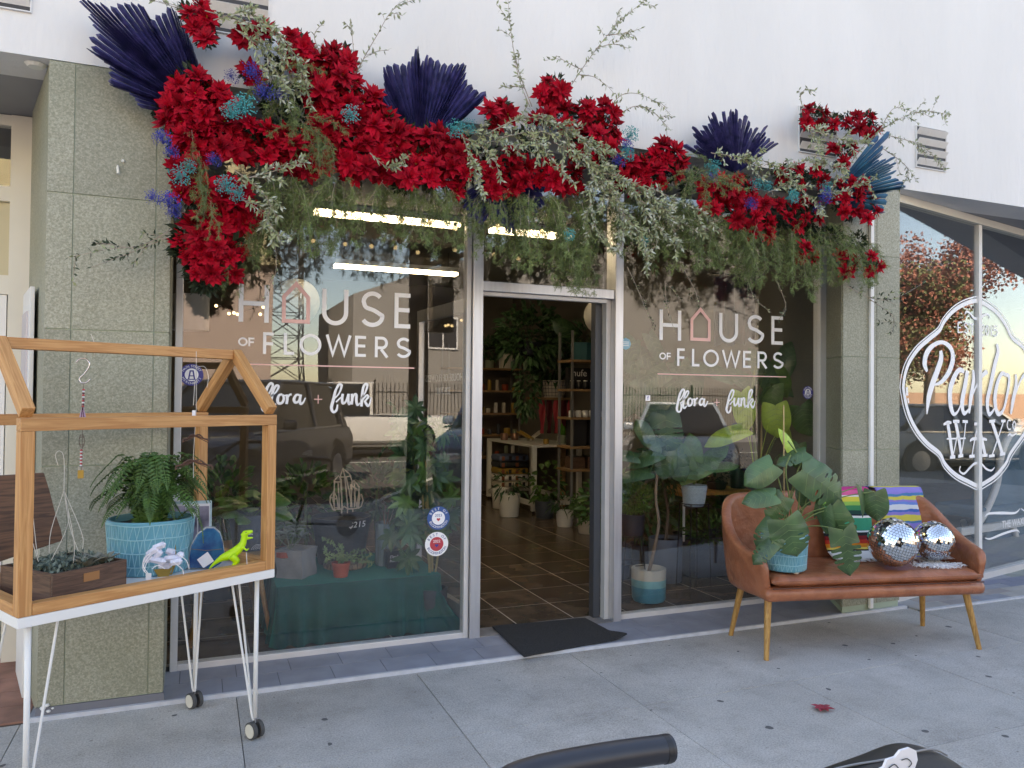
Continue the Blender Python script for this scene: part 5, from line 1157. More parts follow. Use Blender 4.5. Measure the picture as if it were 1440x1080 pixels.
def cushion(name, x0, x1, y0, y1, z0, z1, r_, mt, seed):
    N_, Q_ = 28, 14; m = MB(); rr = random.Random(seed); prof = []
    def P_(i, j, top):
        u, v = i/N_, j/Q_; x = x0+(x1-x0)*u; y = y0+(y1-y0)*v; e = min(u*(x1-x0), (1-u)*(x1-x0), v*(y1-y0), (1-v)*(y1-y0)); f = min(1, e/r_); f = math.sqrt(max(0, 1-(1-f)**2))
        zc = (z0+z1)/2; hh = (z1-z0)/2; z = zc+(hh*(.25+.75*f)+(.006*noise.noise(V((x*6, y*6, seed)))+.003*noise.noise(V((x*22, y*22, seed))))*f if top else -hh*(.25+.75*f)); 
        ins = (1-f)*0; return bl(x, y, z)
    for top in (True, False):
        k = len(m.v)
        for i in range(N_+1):
            for j in range(Q_+1): m.v.append(P_(i, j, top))
        for i in range(N_):
            for j in range(Q_):
                a = k+i*(Q_+1)+j; f = (a, a+Q_+1, a+Q_+2, a+1); m.f.append(f if top else f[::-1]); m.m.append(0)
    n1 = (N_+1)*(Q_+1); ed = [i*(Q_+1) for i in range(N_+1)]+[N_*(Q_+1)+j for j in range(1, Q_+1)]+[i*(Q_+1)+Q_ for i in range(N_-1, -1, -1)]+[j for j in range(Q_-1, 0, -1)]
    for a, b in zip(ed, ed[1:]+ed[:1]): m.f.append((a, a+n1, b+n1, b)); m.m.append(0)
    return m.build(name, mt, bench, smooth=True)
cushion('seat_cushion', .035, 1.325, -.015, .485, .388, .452, .04, LEATHER, 3)
m = MB(); m.box(bl(.675, .235, .347), (1.36, .49, .076), M=BM.to_3x3().to_4x4()); o = m.build('seat_rail', LEATHER, bench, bevel=.03); 
for p in o.data.polygons: p.use_smooth = True
m = MB(); m.tube([bl(.03, -.014, .387), bl(1.33, -.014, .387)], .0035, 6); m.build('front_seam', LSEAM, bench)
m = MB(); m.tube([bl(.045, -.0165, .428), bl(1.32, -.0165, .428)], .0022, 6); m.build('piping', LEATHER, bench)
for f_, tp in (((0, 0), (.035, .05)), ((1.311, 0), (1.265, .05)), ((.004, .44), (.05, .39)), ((1.302, .454), (1.255, .40))):
    m = MB(); m.tube([bl(*f_, 0), bl(*tp, .315)], [.0135, .0205], 14); m.build('leg', OAK, bench, smooth=True, angle=50)

# blankets over the backrest
def blanket(name, label, x0, x1, skew, mt, zb=.47, fringe=True, yo=.0, lowr=None):
    t = thing(name, label, 'blanket', bl((x0+x1)/2, .5, .85)); path = [(.618, .60), (.615, .72), (.605, .84), (.575, .868), (.53, .872), (.492, .866), (.478, .84), (.470, .78), (.462, .70), (.452, .60), (.435, .53), (.41, .49), (.36, .466), (.31, .462)]
    nu = 12; me = bpy.data.meshes.new(name); vs = []; fs = []; uv = []
    Ls = [0]; 
    for a, b in zip(path, path[1:]): Ls.append(Ls[-1]+math.hypot(b[0]-a[0], b[1]-a[1]))
    for j, (y, z) in enumerate(path):
        s_ = Ls[j]/Ls[-1]
        for i in range(nu+1):
            u = i/nu; x = x0+(x1-x0)*u+skew*s_; wv = .004*math.sin(u*9+s_*5)+.003*math.sin(u*21+1); vs.append(tuple(bl(x, y-.004-yo+wv*(1 if s_ > .3 else .2)-.003, z+.002)-V(t.location)))
            uv.append((u, s_))
    for j in range(len(path)-1):
        for i in range(nu): a = j*(nu+1)+i; fs.append((a, a+1, a+nu+2, a+nu+1))
    me.from_pydata(vs, [], fs); ul = me.uv_layers.new(name='UVMap')
    for lp in me.loops: ul.data[lp.index].uv = uv[lp.vertex_index]
    me.materials.append(mt); o = bpy.data.objects.new('cloth', me); COL.objects.link(o); o.parent = t
    for p in me.polygons: p.use_smooth = True
    sd2 = o.modifiers.new('s', 'SOLIDIFY'); sd2.thickness = .006; sd2.offset = 1
    m = MB(); rr = random.Random(2)
    for k in range(70):
        x = x0+(x1-x0)*k/70+skew; a = bl(x, .315, .464); m.tube([a, a+BY*-.03+BX*rr.uniform(-.01, .01)+V((0, 0, rr.uniform(0, .008))), a+BY*-.065+BX*rr.uniform(-.02, .02)-V((0, 0, .003))], [.0022, .002, .001], 4)
    o2 = m.build('fringe', PAPER, t); o2['kind'] = 'stuff'; return t
SER = [(0, (.03, .25, .12)), (.38, (.60, .04, .22)), (.44, (.75, .12, .30)), (.475, (.8, .78, .75)), (.485, (.72, .62, .08)), (.52, (.30, .55, .10)), (.55, (.03, .25, .10)), (.585, (.01, .06, .05)), (.61, (.01, .02, .03)), (.625, (.8, .8, .78)), (.64, (.01, .30, .17)), (.73, (.8, .8, .78)), (.74, (.015, .015, .015)), (.765, (.25, .01, .01)), (.79, (.60, .03, .01)), (.82, (.75, .22, .01)), (.845, (.8, .55, .1)), (.86, (.015, .015, .015)), (.875, (.75, .74, .72))]
blanket('serape_blanket', 'bright striped serape blanket in pink green and orange with white fringe', .60, .93, .02, stripe_mat('serape_stripes', SER))
PUR = [(0, (.30, .25, .60)), (.36, (.62, .55, .10)), (.41, (.26, .22, .62)), (.465, (.05, .20, .42)), (.485, (.62, .55, .10)), (.515, (.26, .22, .62)), (.53, (.12, .25, .65)), (.55, (.65, .70, .78)), (.585, (.04, .14, .50)), (.60, (.26, .22, .62)), (.625, (.66, .58, .10)), (.665, (.05, .20, .42)), (.68, (.26, .22, .62)), (.74, (.66, .58, .10)), (.78, (.26, .22, .62)), (.86, (.05, .2, .42)), (.88, (.66, .58, .10)), (.95, (.26, .22, .62))]
blanket('woven_blanket', 'purple yellow and blue woven blanket over the right of the backrest', .955, 1.27, .09, stripe_mat('violet_stripes', PUR, wave=.035))

# mirror balls
def mirror_ball(label, px, py, rpx, z0):
    c = V((0, 0, 0)); 
    # distance such that the ball rests on the cushion
    lo, hi = 2.8, 4.2
    for _ in range(40):
        Y = (lo+hi)/2; p = at(px, py, Y); r_ = rpx*mpp(p)
        if p.z-r_ > z0: lo = Y
        else: hi = Y
    c = p; t = thing('mirror_ball', label, 'mirror ball', c, 'mirror balls on the bench')
    m = MB(); m.ball(c, r_*.975, 16); m.build('core', mat('dark_ball_core', (.12, .12, .12), .4), t, smooth=True)
    m = MB(); n = 26; rr = random.Random(int(px)); tilt = Matrix.Rotation(rad(16), 3, 'X') @ Matrix.Rotation(rad(10), 3, 'Y')
    for i in range(n):
        th = math.pi*(i+.5)/n; cnt = max(3, int(2*n*math.sin(th)))
        for j in range(cnt):
            ph = 2*math.pi*j/cnt; nn = tilt @ V((math.sin(th)*math.cos(ph), math.sin(th)*math.sin(ph), math.cos(th))); e1 = (tilt @ V((-math.sin(ph), math.cos(ph), 0))); e2 = nn.cross(e1)
            nn2 = (nn+rnd_dir(rr)*.055).normalized(); e1 = (e1-nn2*e1.dot(nn2)).normalized(); e2 = nn2.cross(e1); hs = math.pi/n*r_*.44; p = c+nn*(r_*.995)
            k = len(m.v); m.v += [p-e1*hs-e2*hs, p+e1*hs-e2*hs, p+e1*hs+e2*hs, p-e1*hs+e2*hs]; m.f.append((k, k+1, k+2, k+3)); m.m.append(0)
    o = m.build('mirror_tiles', mat('mirror_glass', (.86, .88, .9), .04, metal=1), t); o['kind'] = 'stuff'
    m = MB(); m.tube([c+V((0, 0, r_*.98)), c+V((0, 0, r_*1.03))], r_*.13, 12); m.build('cap', STEEL, t)
    return c, r_
c1, r1 = mirror_ball('larger mirrored disco ball in front of the striped serape', 1255.6, 762.7, 33.7, .462)
c2_, r2 = mirror_ball('smaller mirrored disco ball resting on white fringe by the right arm', 1312.5, 760.5, 27.5, .47)
m = MB(); rr = random.Random(8)
for k in range(420):
    a = rr.uniform(0, 6.28); q = V((c2_.x, c2_.y, .455))+BX*(math.cos(a)*rr.uniform(0, .17)-.02)+BY*(math.sin(a)*rr.uniform(0, .10)-.06); d = rnd_dir(rr); d.z = abs(d.z)*.3
    m.tube([q, q+d*.018+V((0, 0, .006)), q+d*.035], [.002, .002, .001], 4)
o = m.build('white_fringe_throw', PAPER); tag(o, 'shaggy white fringe throw under the smaller mirror ball', 'throw')

# monstera on the bench
pz = bl(.27, .20, .452)
pz = at(1110, 803, 3.40); pz = V((pz.x, 3.44, .453))
t, top, po = pot('potted_monstera', 'split leaf monstera in a turquoise relief pot on the bench', pz, .116, .127, .20, BLUEG, foot=True, cat='potted plant'); relief(t, pz+V((0, 0, .012)), .116, .127, .20, BLUEL, 7, 4)
sm = MB(); Ym = 3.40
for (x, y, ang, L_, W_, Y, tl, sl_) in [(1068, 667, 215, 48, 38, 3.36, (.1, 0, .2), 0), (1068, 700, 190, 46, 30, 3.34, (0, 0, .5), 0), (1092, 715, 235, 40, 32, 3.36, (.4, 0, .3), 1), (1113, 643, 200, 44, 26, 3.42, (0, 0, .9), 1),
     (1137, 652, 5, 26, 14, 3.42, (0, 0, 1.2), 0), (1158, 682, -35, 74, 56, 3.32, (.1, 0, .3), 1), (1113, 757, -70, 56, 54, 3.20, (0, 0, .35), 1), (1080, 757, 240, 46, 44, 3.28, (-.3, 0, .3), 1), (1072, 778, 225, 38, 26, 3.26, (0, 0, .6), 1),
     (1181, 742, -60, 60, 44, 3.28, (-.3, 0, .2), 1), (1192, 778, -78, 66, 42, 3.18, (.2, 0, .5), 2), (1232, 712, -85, 42, 34, 3.26, (-.1, 0, .2), 0), (1214, 705, -78, 44, 15, 3.28, (.9, 0, .1), 0),
     (1165, 735, -80, 44, 18, 3.30, (-.9, 0, 0), 0), (1152, 712, -100, 34, 16, 3.35, (.8, 0, 0), 0), (1178, 715, 100, 30, 22, 3.38, (0, 0, .5), 0), (1128, 700, 120, 26, 16, 3.45, (0, 0, .5), 0)]:
    m = MB(); mleaf_px(m, x, y, ang, L_, W_, Y, tl, sl_, stemto=top-V((rr.uniform(-.03, .03), rr.uniform(-.03, .03), .02)), sm=sm); m.build('leaf', GREENM, t, smooth=True)
# newest bright leaf, stake and stems
m = MB(); mleaf_px(m, 1108, 622, 115, 42, 17, 3.46, (.6, 0, .2)); o = m.build('leaf', LIME, t, smooth=True); o['label'] = 'young bright lime leaf'
for (a, b, c, d) in (((1115, 745), (1110, 700), (1105, 660), (1112, 640)), ((1120, 745), (1125, 690), (1127, 650), (1108, 620)), ((1118, 745), (1135, 700), (1140, 660), (1128, 655))):
    sm.tube(spline([at(*q, 3.42) for q in (a, b, c, d)], 4), .0045, 6)
sm.build('stems', STEM, t, smooth=True)['kind'] = 'stuff'
m = MB(); m.tube([at(1103, 745, 3.46), at(1102, 570, 3.46)], .0035, 6); m.build('stake', mat('bamboo', (.5, .36, .18), .5), t)

# ================================================================== FLORAL GARLAND
YA = 3.70
GA = thing('floral_garland', 'long garland of red poinsettias, olive sprigs, feathery fern and dyed palm fans above the shopfront', 'floral garland', (1.9, 3.78, 2.7))
gr = random.Random(21)
def bloom_mesh(seed):
    rr = random.Random(seed); m = MB()
    for ring, (n, L_, W_, el) in enumerate(((9, .074, .032, .0), (9, .066, .029, .38), (8, .052, .025, .75), (5, .034, .018, 1.1))):
        for k in range(n):
            a = 2*math.pi*(k+.4*ring)/n+rr.uniform(-.3, .3); d = V((math.cos(a)*math.cos(el), math.sin(a)*math.cos(el), math.sin(el)+rr.uniform(-.35, .4)))
            m.leaf(d*.004+V((0, 0, .003*ring)), d, (0, 0, 1), L_*rr.uniform(.8, 1.12), W_*rr.uniform(.85, 1.1), 3, rr.uniform(-.4, .6), rr.uniform(-.15, .35), widest=.5)
    for k in range(4 if seed == 0 else 0): m.ball(V((math.cos(k*1.26)*.005, math.sin(k*1.26)*.005, .014)), .0035, 3, mi=1)
    return m
bm = [bloom_mesh(s).build('poinsettia_bloom', [RED, YEL], GA, local=True) for s in range(7)]
BL = [(278,28,20,22),(290,54,9,10),(345,52,14,10),(372,48,10,8),(415,62,18,14),(430,85,20,16),(470,95,28,24),(480,115,22,20),(464,135,26,24),(440,110,20,20),
(270,130,35,26),(300,150,35,26),(255,165,25,20),(352,108,9,12),(330,190,45,26),(370,200,45,26),(410,215,40,26),(440,235,18,14),(470,170,35,28),(500,225,35,24),(270,205,26,24),(258,235,20,24),(275,270,24,18),
(325,265,20,14),(330,300,24,20),(290,320,34,24),(310,350,32,24),(292,376,26,18),(266,340,20,28),(320,375,18,16),(510,150,25,22),(530,180,30,24),(570,200,35,20),(530,220,35,28),(575,238,32,26),(600,200,28,18),(560,250,20,14),(605,240,26,20),
(640,215,25,22),(650,240,22,20),(635,262,12,10),(702,160,22,16),(714,240,30,26),(700,262,16,12),(770,245,20,16),(800,252,16,14),(775,128,22,14),(790,165,20,16),(820,170,28,20),(845,190,30,26),(830,212,25,18),(855,160,16,14),(760,168,14,12),
(880,252,22,18),(902,235,24,20),(932,222,32,26),(938,246,22,16),(895,258,16,12),(1010,265,28,20),(1040,262,18,16),(1003,290,18,18),(1050,300,28,20),(1090,300,35,22),(1130,302,25,20),(1072,320,22,14),(1102,245,18,12),(1122,250,18,14),(1150,246,18,14),
(1145,165,20,14),(1166,175,18,10),(1190,170,14,10),(1216,172,20,14),(1226,184,12,10),(1186,212,16,12),(1182,232,10,12),(1200,262,22,18),(1206,288,26,20),(1222,300,14,12),(1180,285,14,14),(1132,355,14,12),(1190,372,17,14),(1226,374,14,16),(1142,364,10,8)]
pts = []
for _ in range(60000):
    b = gr.choices(BL, weights=[q[2]*q[3] for q in BL])[0]; a = gr.uniform(0, 6.28); q = math.sqrt(gr.uniform(0, .8)); x = b[0]+math.cos(a)*b[2]*q; y = b[1]+math.sin(a)*b[3]*q
    if all((x-p[0])**2+(y-p[1])**2 > 16.0**2 for p in pts): pts.append((x, y, (x-b[0])/b[2], (y-b[1])/b[3]))
    if len(pts) >= 292: break
used = set()
for i, (x, y, dx, dy) in enumerate(pts):
    p = at(x, y, YA-.05+gr.uniform(-.045, .05)+.03*(dx*dx+dy*dy)); nn = (V((0, -1, 0))+RT*dx*.55-UP*dy*.55+V((0, 0, .15))+rnd_dir(gr)*.35).normalized()
    o = bm[i] if i < 7 else inst(bm[i % 7], GA)
    sc_ = gr.uniform(.72, 1.08)*(.86 if (x > 1100 or y > 340) else 1)
    o.matrix_basis = Matrix.Translation(p-V(GA.location)) @ nn.to_track_quat('Z', 'Y').to_matrix().to_4x4() @ Matrix.Rotation(gr.uniform(0, 6), 4, 'Z') @ Matrix.Scale(sc_, 4)
# dark foliage backing behind the flowers
def clump(seed, mats_, n=170, L_=.055, W_=.026, r_=.10):
    rr = random.Random(seed); m = MB(); bush(m, (0, 0, 0), r_, r_, r_*.6, n, L_, W_, rr, .3, 2, 0, .15); return m.build('foliage_clump', mats_, GA, local=True)
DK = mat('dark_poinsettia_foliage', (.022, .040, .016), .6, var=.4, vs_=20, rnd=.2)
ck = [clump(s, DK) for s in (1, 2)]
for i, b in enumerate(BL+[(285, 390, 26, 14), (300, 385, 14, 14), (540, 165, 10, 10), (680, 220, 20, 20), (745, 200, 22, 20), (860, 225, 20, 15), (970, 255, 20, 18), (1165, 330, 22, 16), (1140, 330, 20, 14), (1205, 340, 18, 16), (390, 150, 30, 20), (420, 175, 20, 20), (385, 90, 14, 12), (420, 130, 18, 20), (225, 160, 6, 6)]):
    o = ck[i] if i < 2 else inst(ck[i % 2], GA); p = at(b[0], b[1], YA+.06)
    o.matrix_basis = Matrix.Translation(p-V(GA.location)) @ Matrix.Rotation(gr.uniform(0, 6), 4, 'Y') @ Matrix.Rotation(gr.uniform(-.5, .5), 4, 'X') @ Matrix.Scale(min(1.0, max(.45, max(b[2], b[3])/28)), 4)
# olive branches
def sprig(path, Y, dens=1.0, L_=.030, W_=.0105, tw=0, dark=False, r_=.0028, side=True):
    rr = gr; P = spline([at(x, y, Y+(0.02*math.sin(i*2.1))) for i, (x, y) in enumerate(path)], 8); m = MB(); m.tube(P, [r_*(1-.75*i/len(P)) for i in range(len(P))], 5, mi=2)
    ln = sum((b-a).length for a, b in zip(P, P[1:])); subs = [P]
    if side:
        for k in range(int(ln*9*dens)):
            i = rr.randrange(1, len(P)-2); d = (P[i+1]-P[i]).normalized(); dd = (d+rnd_dir(rr)*.9).normalized(); dd.y *= .5; q = P[i]; l2 = rr.uniform(.05, .14); S_ = spline([q, q+dd*l2*.5, q+dd*l2+V((0, 0, -.015))], 4); m.tube(S_, .0012, 4, mi=2); subs.append(S_)
    for S_ in subs:
        l2 = sum((b-a).length for a, b in zip(S_, S_[1:])); n = max(3, int(l2*95*dens))
        for k in range(n):
            f = rr.uniform(.08 if S_ is P else .15, 1)*(len(S_)-1); i = min(int(f), len(S_)-2); q = S_[i].lerp(S_[i+1], f-i); d = (S_[i+1]-S_[i]).normalized()
            m.leaf(q, (d*.7+rnd_dir(rr)*.9), rnd_dir(rr)+V((0, -.5, .4)), L_*rr.uniform(.6, 1.15), W_*rr.uniform(.8, 1.1), 2, .1, .12, mi=(1 if rr.random() < .3 else 0))
    return m.build('olive_sprig', [MATS['dark_poinsettia_foliage'] if dark else OLIVE, OLIVE if dark else OLIVE2, TWIG2], GA)
YS = YA-.07
for pth, dn in [([(488, 140), (505, 95), (530, 50), (555, 12), (600, -6)], .7), ([(500, 120), (497, 70), (493, 28)], .8), ([(452, 80), (442, 50), (455, 32)], .7), ([(748, 150), (727, 92), (718, 40), (714, -6)], .9), ([(745, 150), (733, 120), (722, 80)], .8), ([(800, 125), (832, 78), (870, 32), (912, -4)], .9),
                ([(818, 98), (798, 88), (782, 78)], .7), ([(838, 68), (862, 62), (884, 68)], .8), ([(852, 50), (880, 46), (902, 40)], .8), ([(815, 105), (835, 108), (850, 118)], .6), ([(862, 168), (890, 150), (915, 155), (942, 182)], .8), ([(850, 165), (872, 135), (898, 132), (925, 145)], .7),
                ([(1130, 155), (1126, 135), (1135, 125), (1148, 130)], .8), ([(1180, 252), (1228, 192), (1288, 158), (1338, 162)], .9), ([(1240, 188), (1295, 205), (1330, 238)], .9), ([(1228, 200), (1275, 235), (1268, 262)], .8), ([(1238, 182), (1258, 152), (1290, 160)], .8),
                ([(242, 322), (200, 345), (155, 350), (96, 362)], .8), ([(240, 332), (185, 355), (128, 376)], .7), ([(282, 22), (252, 12), (214, 0)], .7), ([(1190, 402), (1228, 420), (1262, 418), (1302, 396)], .7), ([(1222, 420), (1256, 446), (1252, 470)], .6)]:
    sprig(pth, YS+.03, dn*1.3, L_=.028, dark=pth[-1] in ((96, 362), (128, 376), (1302, 396), (1252, 470)))
for pth in [[(690, 185), (740, 165), (790, 178), (835, 208), (868, 245), (905, 292), (945, 345)], [(700, 195), (760, 185), (805, 210), (850, 250), (880, 300), (915, 335)], [(640, 182), (690, 192), (725, 205), (770, 200)], [(650, 190), (664, 230), (682, 275)], [(655, 195), (690, 215), (705, 255)], [(830, 250), (868, 282), (884, 325)], [(840, 240), (830, 280), (842, 330), (865, 355)],
            [(900, 282), (955, 310), (992, 332)], [(870, 260), (920, 280), (960, 350)], [(288, 15), (340, 30), (395, 52), (420, 90), (432, 130)], [(300, 28), (350, 18), (392, 48)], [(330, 40), (370, 72), (400, 120)], [(395, 50), (400, 90), (395, 140)], [(1140, 182), (1180, 195), (1222, 200)], [(1130, 175), (1150, 200), (1145, 232)],
            [(1030, 225), (1080, 228), (1122, 262)], [(1000, 215), (1040, 222), (1060, 240)], [(1150, 272), (1185, 268), (1232, 250)], [(330, 240), (360, 262), (380, 290), (368, 322)], [(350, 250), (395, 238), (428, 228)], [(340, 280), (370, 300), (395, 340)], [(520, 215), (545, 235), (570, 232)], [(1080, 270), (1120, 262), (1160, 300)], [(780, 200), (830, 235), (900, 262), (940, 300)],
            [(820, 215), (850, 270), (900, 330), (910, 370)], [(740, 180), (770, 215), (795, 250)], [(770, 165), (810, 190), (860, 215)], [(905, 260), (960, 285), (990, 300)], [(1100, 240), (1140, 225), (1190, 240)]]:
    sprig(pth, YS-.05, 2.1, L_=.033, W_=.0125)
for pth in [[(882, 375), (898, 410), (910, 440), (922, 462)], [(962, 380), (978, 410), (982, 430)], [(935, 395), (938, 430), (950, 470)], [(385, 330), (388, 380), (372, 420)], [(1050, 390), (1062, 420), (1085, 440)], [(1090, 390), (1105, 430), (1095, 450)]]:
    sprig(pth, YA+.05, .8, L_=.022, W_=.008, dark=True)
# asparagus fern plumes
def plume(seed, L_=.36):
    rr = random.Random(seed); m = MB(); P = spline([V((0, 0, 0)), V((L_*.35, rr.uniform(-.02, .02), -.0)), V((L_*.7, rr.uniform(-.03, .03), -.03)), V((L_, 0, -.09))], 8); m.tube(P, [.0016*(1-.8*i/len(P)) for i in range(len(P))], 4, mi=1)
    for k in range(42):
        f = rr.uniform(.05, 1)*(len(P)-1); i = min(int(f), len(P)-2); q = P[i].lerp(P[i+1], f-i); d = (P[i+1]-P[i]).normalized(); a = rnd_dir(rr); dd = (d*.8+a*.8+V((0, 0, -.2))).normalized(); l2 = rr.uniform(.03, .085)*(1.2-f/len(P)*.6)
        m.tube([q, q+dd*l2], .0007, 3, cap=False)
        for j in range(15):
            q2 = q+dd*l2*rr.uniform(.1, 1); m.leaf(q2, dd*.9+rnd_dir(rr), rnd_dir(rr), rr.uniform(.012, .026), .0026, 1, .1, 0)
    return m.build('fern_plume', [FERNM, TWIG2], GA, local=True)
pv = [plume(s) for s in range(5)]; cnt = 0
def put_plume(x, y, ang, sc_, Y):
    global cnt
    o = pv[cnt] if cnt < 5 else inst(pv[cnt % 5], GA); cnt += 1
    p = at(x, y, Y); d = (pxdir(ang)+FW*gr.uniform(-.35, .15)).normalized(); M = d.to_track_quat('X', 'Z').to_matrix().to_4x4()
    o.matrix_basis = Matrix.Translation(p-V(GA.location)) @ M @ Matrix.Rotation(gr.uniform(-.9, .9), 4, 'X') @ Matrix.Scale(sc_, 4)
for (x0, y0, x1, y1, n, s0_, s1_, a0, a1) in [(370, 245, 480, 262, 15, .55, .85, -125, -60), (470, 250, 620, 268, 17, .5, .8, -135, -50), (600, 262, 700, 285, 12, .5, .8, -130, -50), (700, 262, 840, 280, 20, .55, .95, -125, -55), (770, 300, 835, 340, 14, .55, .85, -105, -75), (840, 270, 980, 290, 22, .6, 1.0, -125, -55), (960, 280, 1060, 315, 17, .55, .95, -130, -55),
                                              (1050, 315, 1160, 335, 18, .55, .9, -130, -50), (1140, 320, 1235, 350, 18, .45, .75, -140, -40), (370, 80, 440, 190, 10, .35, .55, -160, 40), (960, 225, 1010, 262, 8, .4, .6, -180, 60), (265, 180, 300, 300, 7, .35, .5, -110, -70), (430, 150, 470, 210, 6, .35, .5, -120, -60), (1130, 300, 1200, 330, 8, .35, .5, -180, 0), (660, 280, 760, 300, 7, .5, .75, -110, -70), (300, 345, 330, 385, 3, .3, .4, -100, -60), (340, 290, 385, 310, 4, .4, .6, -130, -60)]:
    for k in range(int(n*1.8)):
        u = gr.random(); front = gr.random() < .35 and y0 < 230
        put_plume(x0+(x1-x0)*u+gr.uniform(-8, 8), y0+(y1-y0)*u+gr.uniform(-10, 12), gr.uniform(a0, a1), gr.uniform(s0_, s1_*1.12), YA-.10 if y0 < 230 else YA+gr.uniform(-.06, .10))
# dyed baby's breath
def breath(seed, mt):
    rr = random.Random(seed); m = MB()
    for k in range(150):
        d = rnd_dir(rr); r_ = .075*rr.random()**.45; p = V((d.x*r_, d.y*r_, abs(d.z)*r_)); 
        if k % 3 == 0: m.tube([V((0, 0, -.05)), p*.5, p], .0006, 3, cap=False)
        m.ball(p, rr.uniform(.0028, .0048), 3)
    return m.build('dyed_blossom_spray', mt, GA, local=True)
bt, bi = breath(1, TEAL), breath(2, INDIGO); first = {0: 1, 1: 1}
for x, y, s_, k in [(343, 152, .9, 0), (325, 160, .7, 0), (318, 262, .7, 0), (335, 272, .6, 0), (252, 248, .7, 0), (265, 235, .5, 0), (495, 162, .7, 0), (640, 180, .7, 0), (660, 178, .6, 0), (886, 190, .7, 0), (880, 218, .7, 0), (1062, 258, .6, 0), (1112, 277, .7, 0), (1078, 262, .5, 0), (1002, 236, .7, 0), (1160, 262, .6, 0), (800, 330, .5, 0), (905, 340, .4, 0),
                    (228, 196, .6, 1), (242, 215, .5, 1), (352, 102, .7, 1), (372, 132, .7, 1), (214, 278, .5, 1), (238, 285, .7, 1), (245, 300, .5, 1), (880, 205, .6, 1), (868, 228, .6, 1), (1055, 287, .6, 1), (1158, 276, .8, 1), (1148, 292, .5, 1), (300, 225, .5, 1), (325, 108, .5, 1), (1000, 252, .5, 1), (395, 135, .5, 1)]:
    src = (bt, bi)[k]; o = src if first[k] else inst(src, GA); first[k] = 0
    nn = (V((0, -1, 0))+rnd_dir(gr)*.5).normalized(); o.matrix_basis = Matrix.Translation(at(x, y, YA-.12)-V(GA.location)) @ nn.to_track_quat('Z', 'Y').to_matrix().to_4x4() @ Matrix.Scale(s_, 4)
# palm fans
def palm_fan(base, tips, Y, mt, label, n=34, split=.62, lean=-.10, jag=.06, blunt=False):
    B0 = at(*base, Y); T_ = [at(x, y, Y+lean) for x, y in tips]; cum = [0]
    for a, b in zip(T_, T_[1:]): cum.append(cum[-1]+(b-a).length)
    rr = random.Random(int(base[0])); m = MB(); tips_ = []
    for k in range(n+1):
        s_ = cum[-1]*k/n; i = max(j for j in range(len(cum)) if cum[j] <= s_+1e-9); i = min(i, len(T_)-2); tips_.append(T_[i].lerp(T_[i+1], (s_-cum[i])/max(1e-6, cum[i+1]-cum[i])))
    side0 = (T_[-1]-T_[0]).normalized(); M_ = 2*n+1; rows = []
    for f in (.03, .3, .5*split+.1, split, split*.45+.55, split*.15+.85):
        row = []
        for j in range(M_):
            a = tips_[j//2]; b = tips_[min(n, j//2+(j % 2))]; tp = (a+b)/2; q = B0.lerp(tp, f); q = q+V((0, (-.012 if j % 2 else .008)*min(1, f*2.2), 0))
            row.append(q)
        rows.append(row)
    k0 = len(m.v)
    for r_ in rows[:4]: m.v += r_
    for i in range(3):
        for j in range(M_-1): a = k0+i*M_+j; m.f.append((a, a+1, a+M_+1, a+M_)); m.m.append(0)
    base_i = k0+3*M_
    for j in range(1, M_-1, 2):            # free blade tips beyond the split
        l, c, r_ = base_i+j-1, base_i+j, base_i+j+1; g = rr.uniform(.05, .45); ext = rr.uniform(1-jag, 1+jag)
        pl_, pc2, pr2 = rows[4][j-1].lerp(rows[4][j], g), rows[4][j], rows[4][j+1].lerp(rows[4][j], g); tl_ = B0.lerp((tips_[j//2]*.6+tips_[min(n, j//2+1)]*.4), ext); 
        k = len(m.v); m.v += [pl_, pc2, pr2, rows[5][j-1].lerp(rows[5][j], g+.25), rows[5][j], rows[5][j+1].lerp(rows[5][j], g+.25), tl_+V((0, rr.uniform(-.01, .01), 0))]
        m.f += [(l, c, k+1, k), (c, r_, k+2, k+1), (k, k+1, k+4, k+3), (k+1, k+2, k+5, k+4), (k+3, k+4, k+6), (k+4, k+5, k+6)]; m.m += [0]*6
        if blunt:
            m.v[k+3] = B0.lerp(tips_[j//2].lerp(tips_[min(n, j//2+1)], .06), ext*.97); m.v[k+5] = B0.lerp(tips_[j//2].lerp(tips_[min(n, j//2+1)], .94), ext*.97); m.v[k] = rows[4][j-1].lerp(rows[4][j], .05); m.v[k+2] = rows[4][j+1].lerp(rows[4][j], .05); m.v[k+4] = (m.v[k+3]+m.v[k+5])/2+V((0, -.010, 0))
    o = m.build('palm_fan', mt, GA); o['label'] = label; return o
palm_fan((292, 165), [(198, 152), (178, 128), (146, 118), (152, 92), (120, 68), (132, 38), (110, -6), (150, 8), (172, -4), (200, 4), (205, 30), (240, 5), (262, 40), (286, 108)], 3.80, NAVY, 'navy palm fan spreading up left at the garland end', 46, .74, jag=.03, blunt=True)
palm_fan((592, 215), [(516, 134), (540, 128), (537, 92), (572, 88), (588, 62), (590, 90), (602, 74), (625, 90), (657, 84), (656, 112), (688, 134), (655, 165)], 3.80, NAVY, 'navy palm fan standing upright near the centre', 34, .88, jag=.02, blunt=True)
palm_fan((1035, 245), [(962, 208), (978, 196), (968, 182), (1000, 178), (996, 160), (1018, 165), (1028, 146), (1040, 165), (1052, 166), (1060, 184), (1080, 178), (1078, 200), (1096, 202)], 3.80, NAVY, 'navy palm fan right of the centre', 30, .6, jag=.08, blunt=True)
palm_fan((1165, 278), [(1240, 180), (1248, 205), (1238, 222), (1268, 226), (1252, 248), (1274, 264), (1240, 272), (1246, 302), (1215, 296)], 3.74, TEALP, 'blue and teal painted palm fan at the right end', 30, .6, jag=.1, blunt=True)
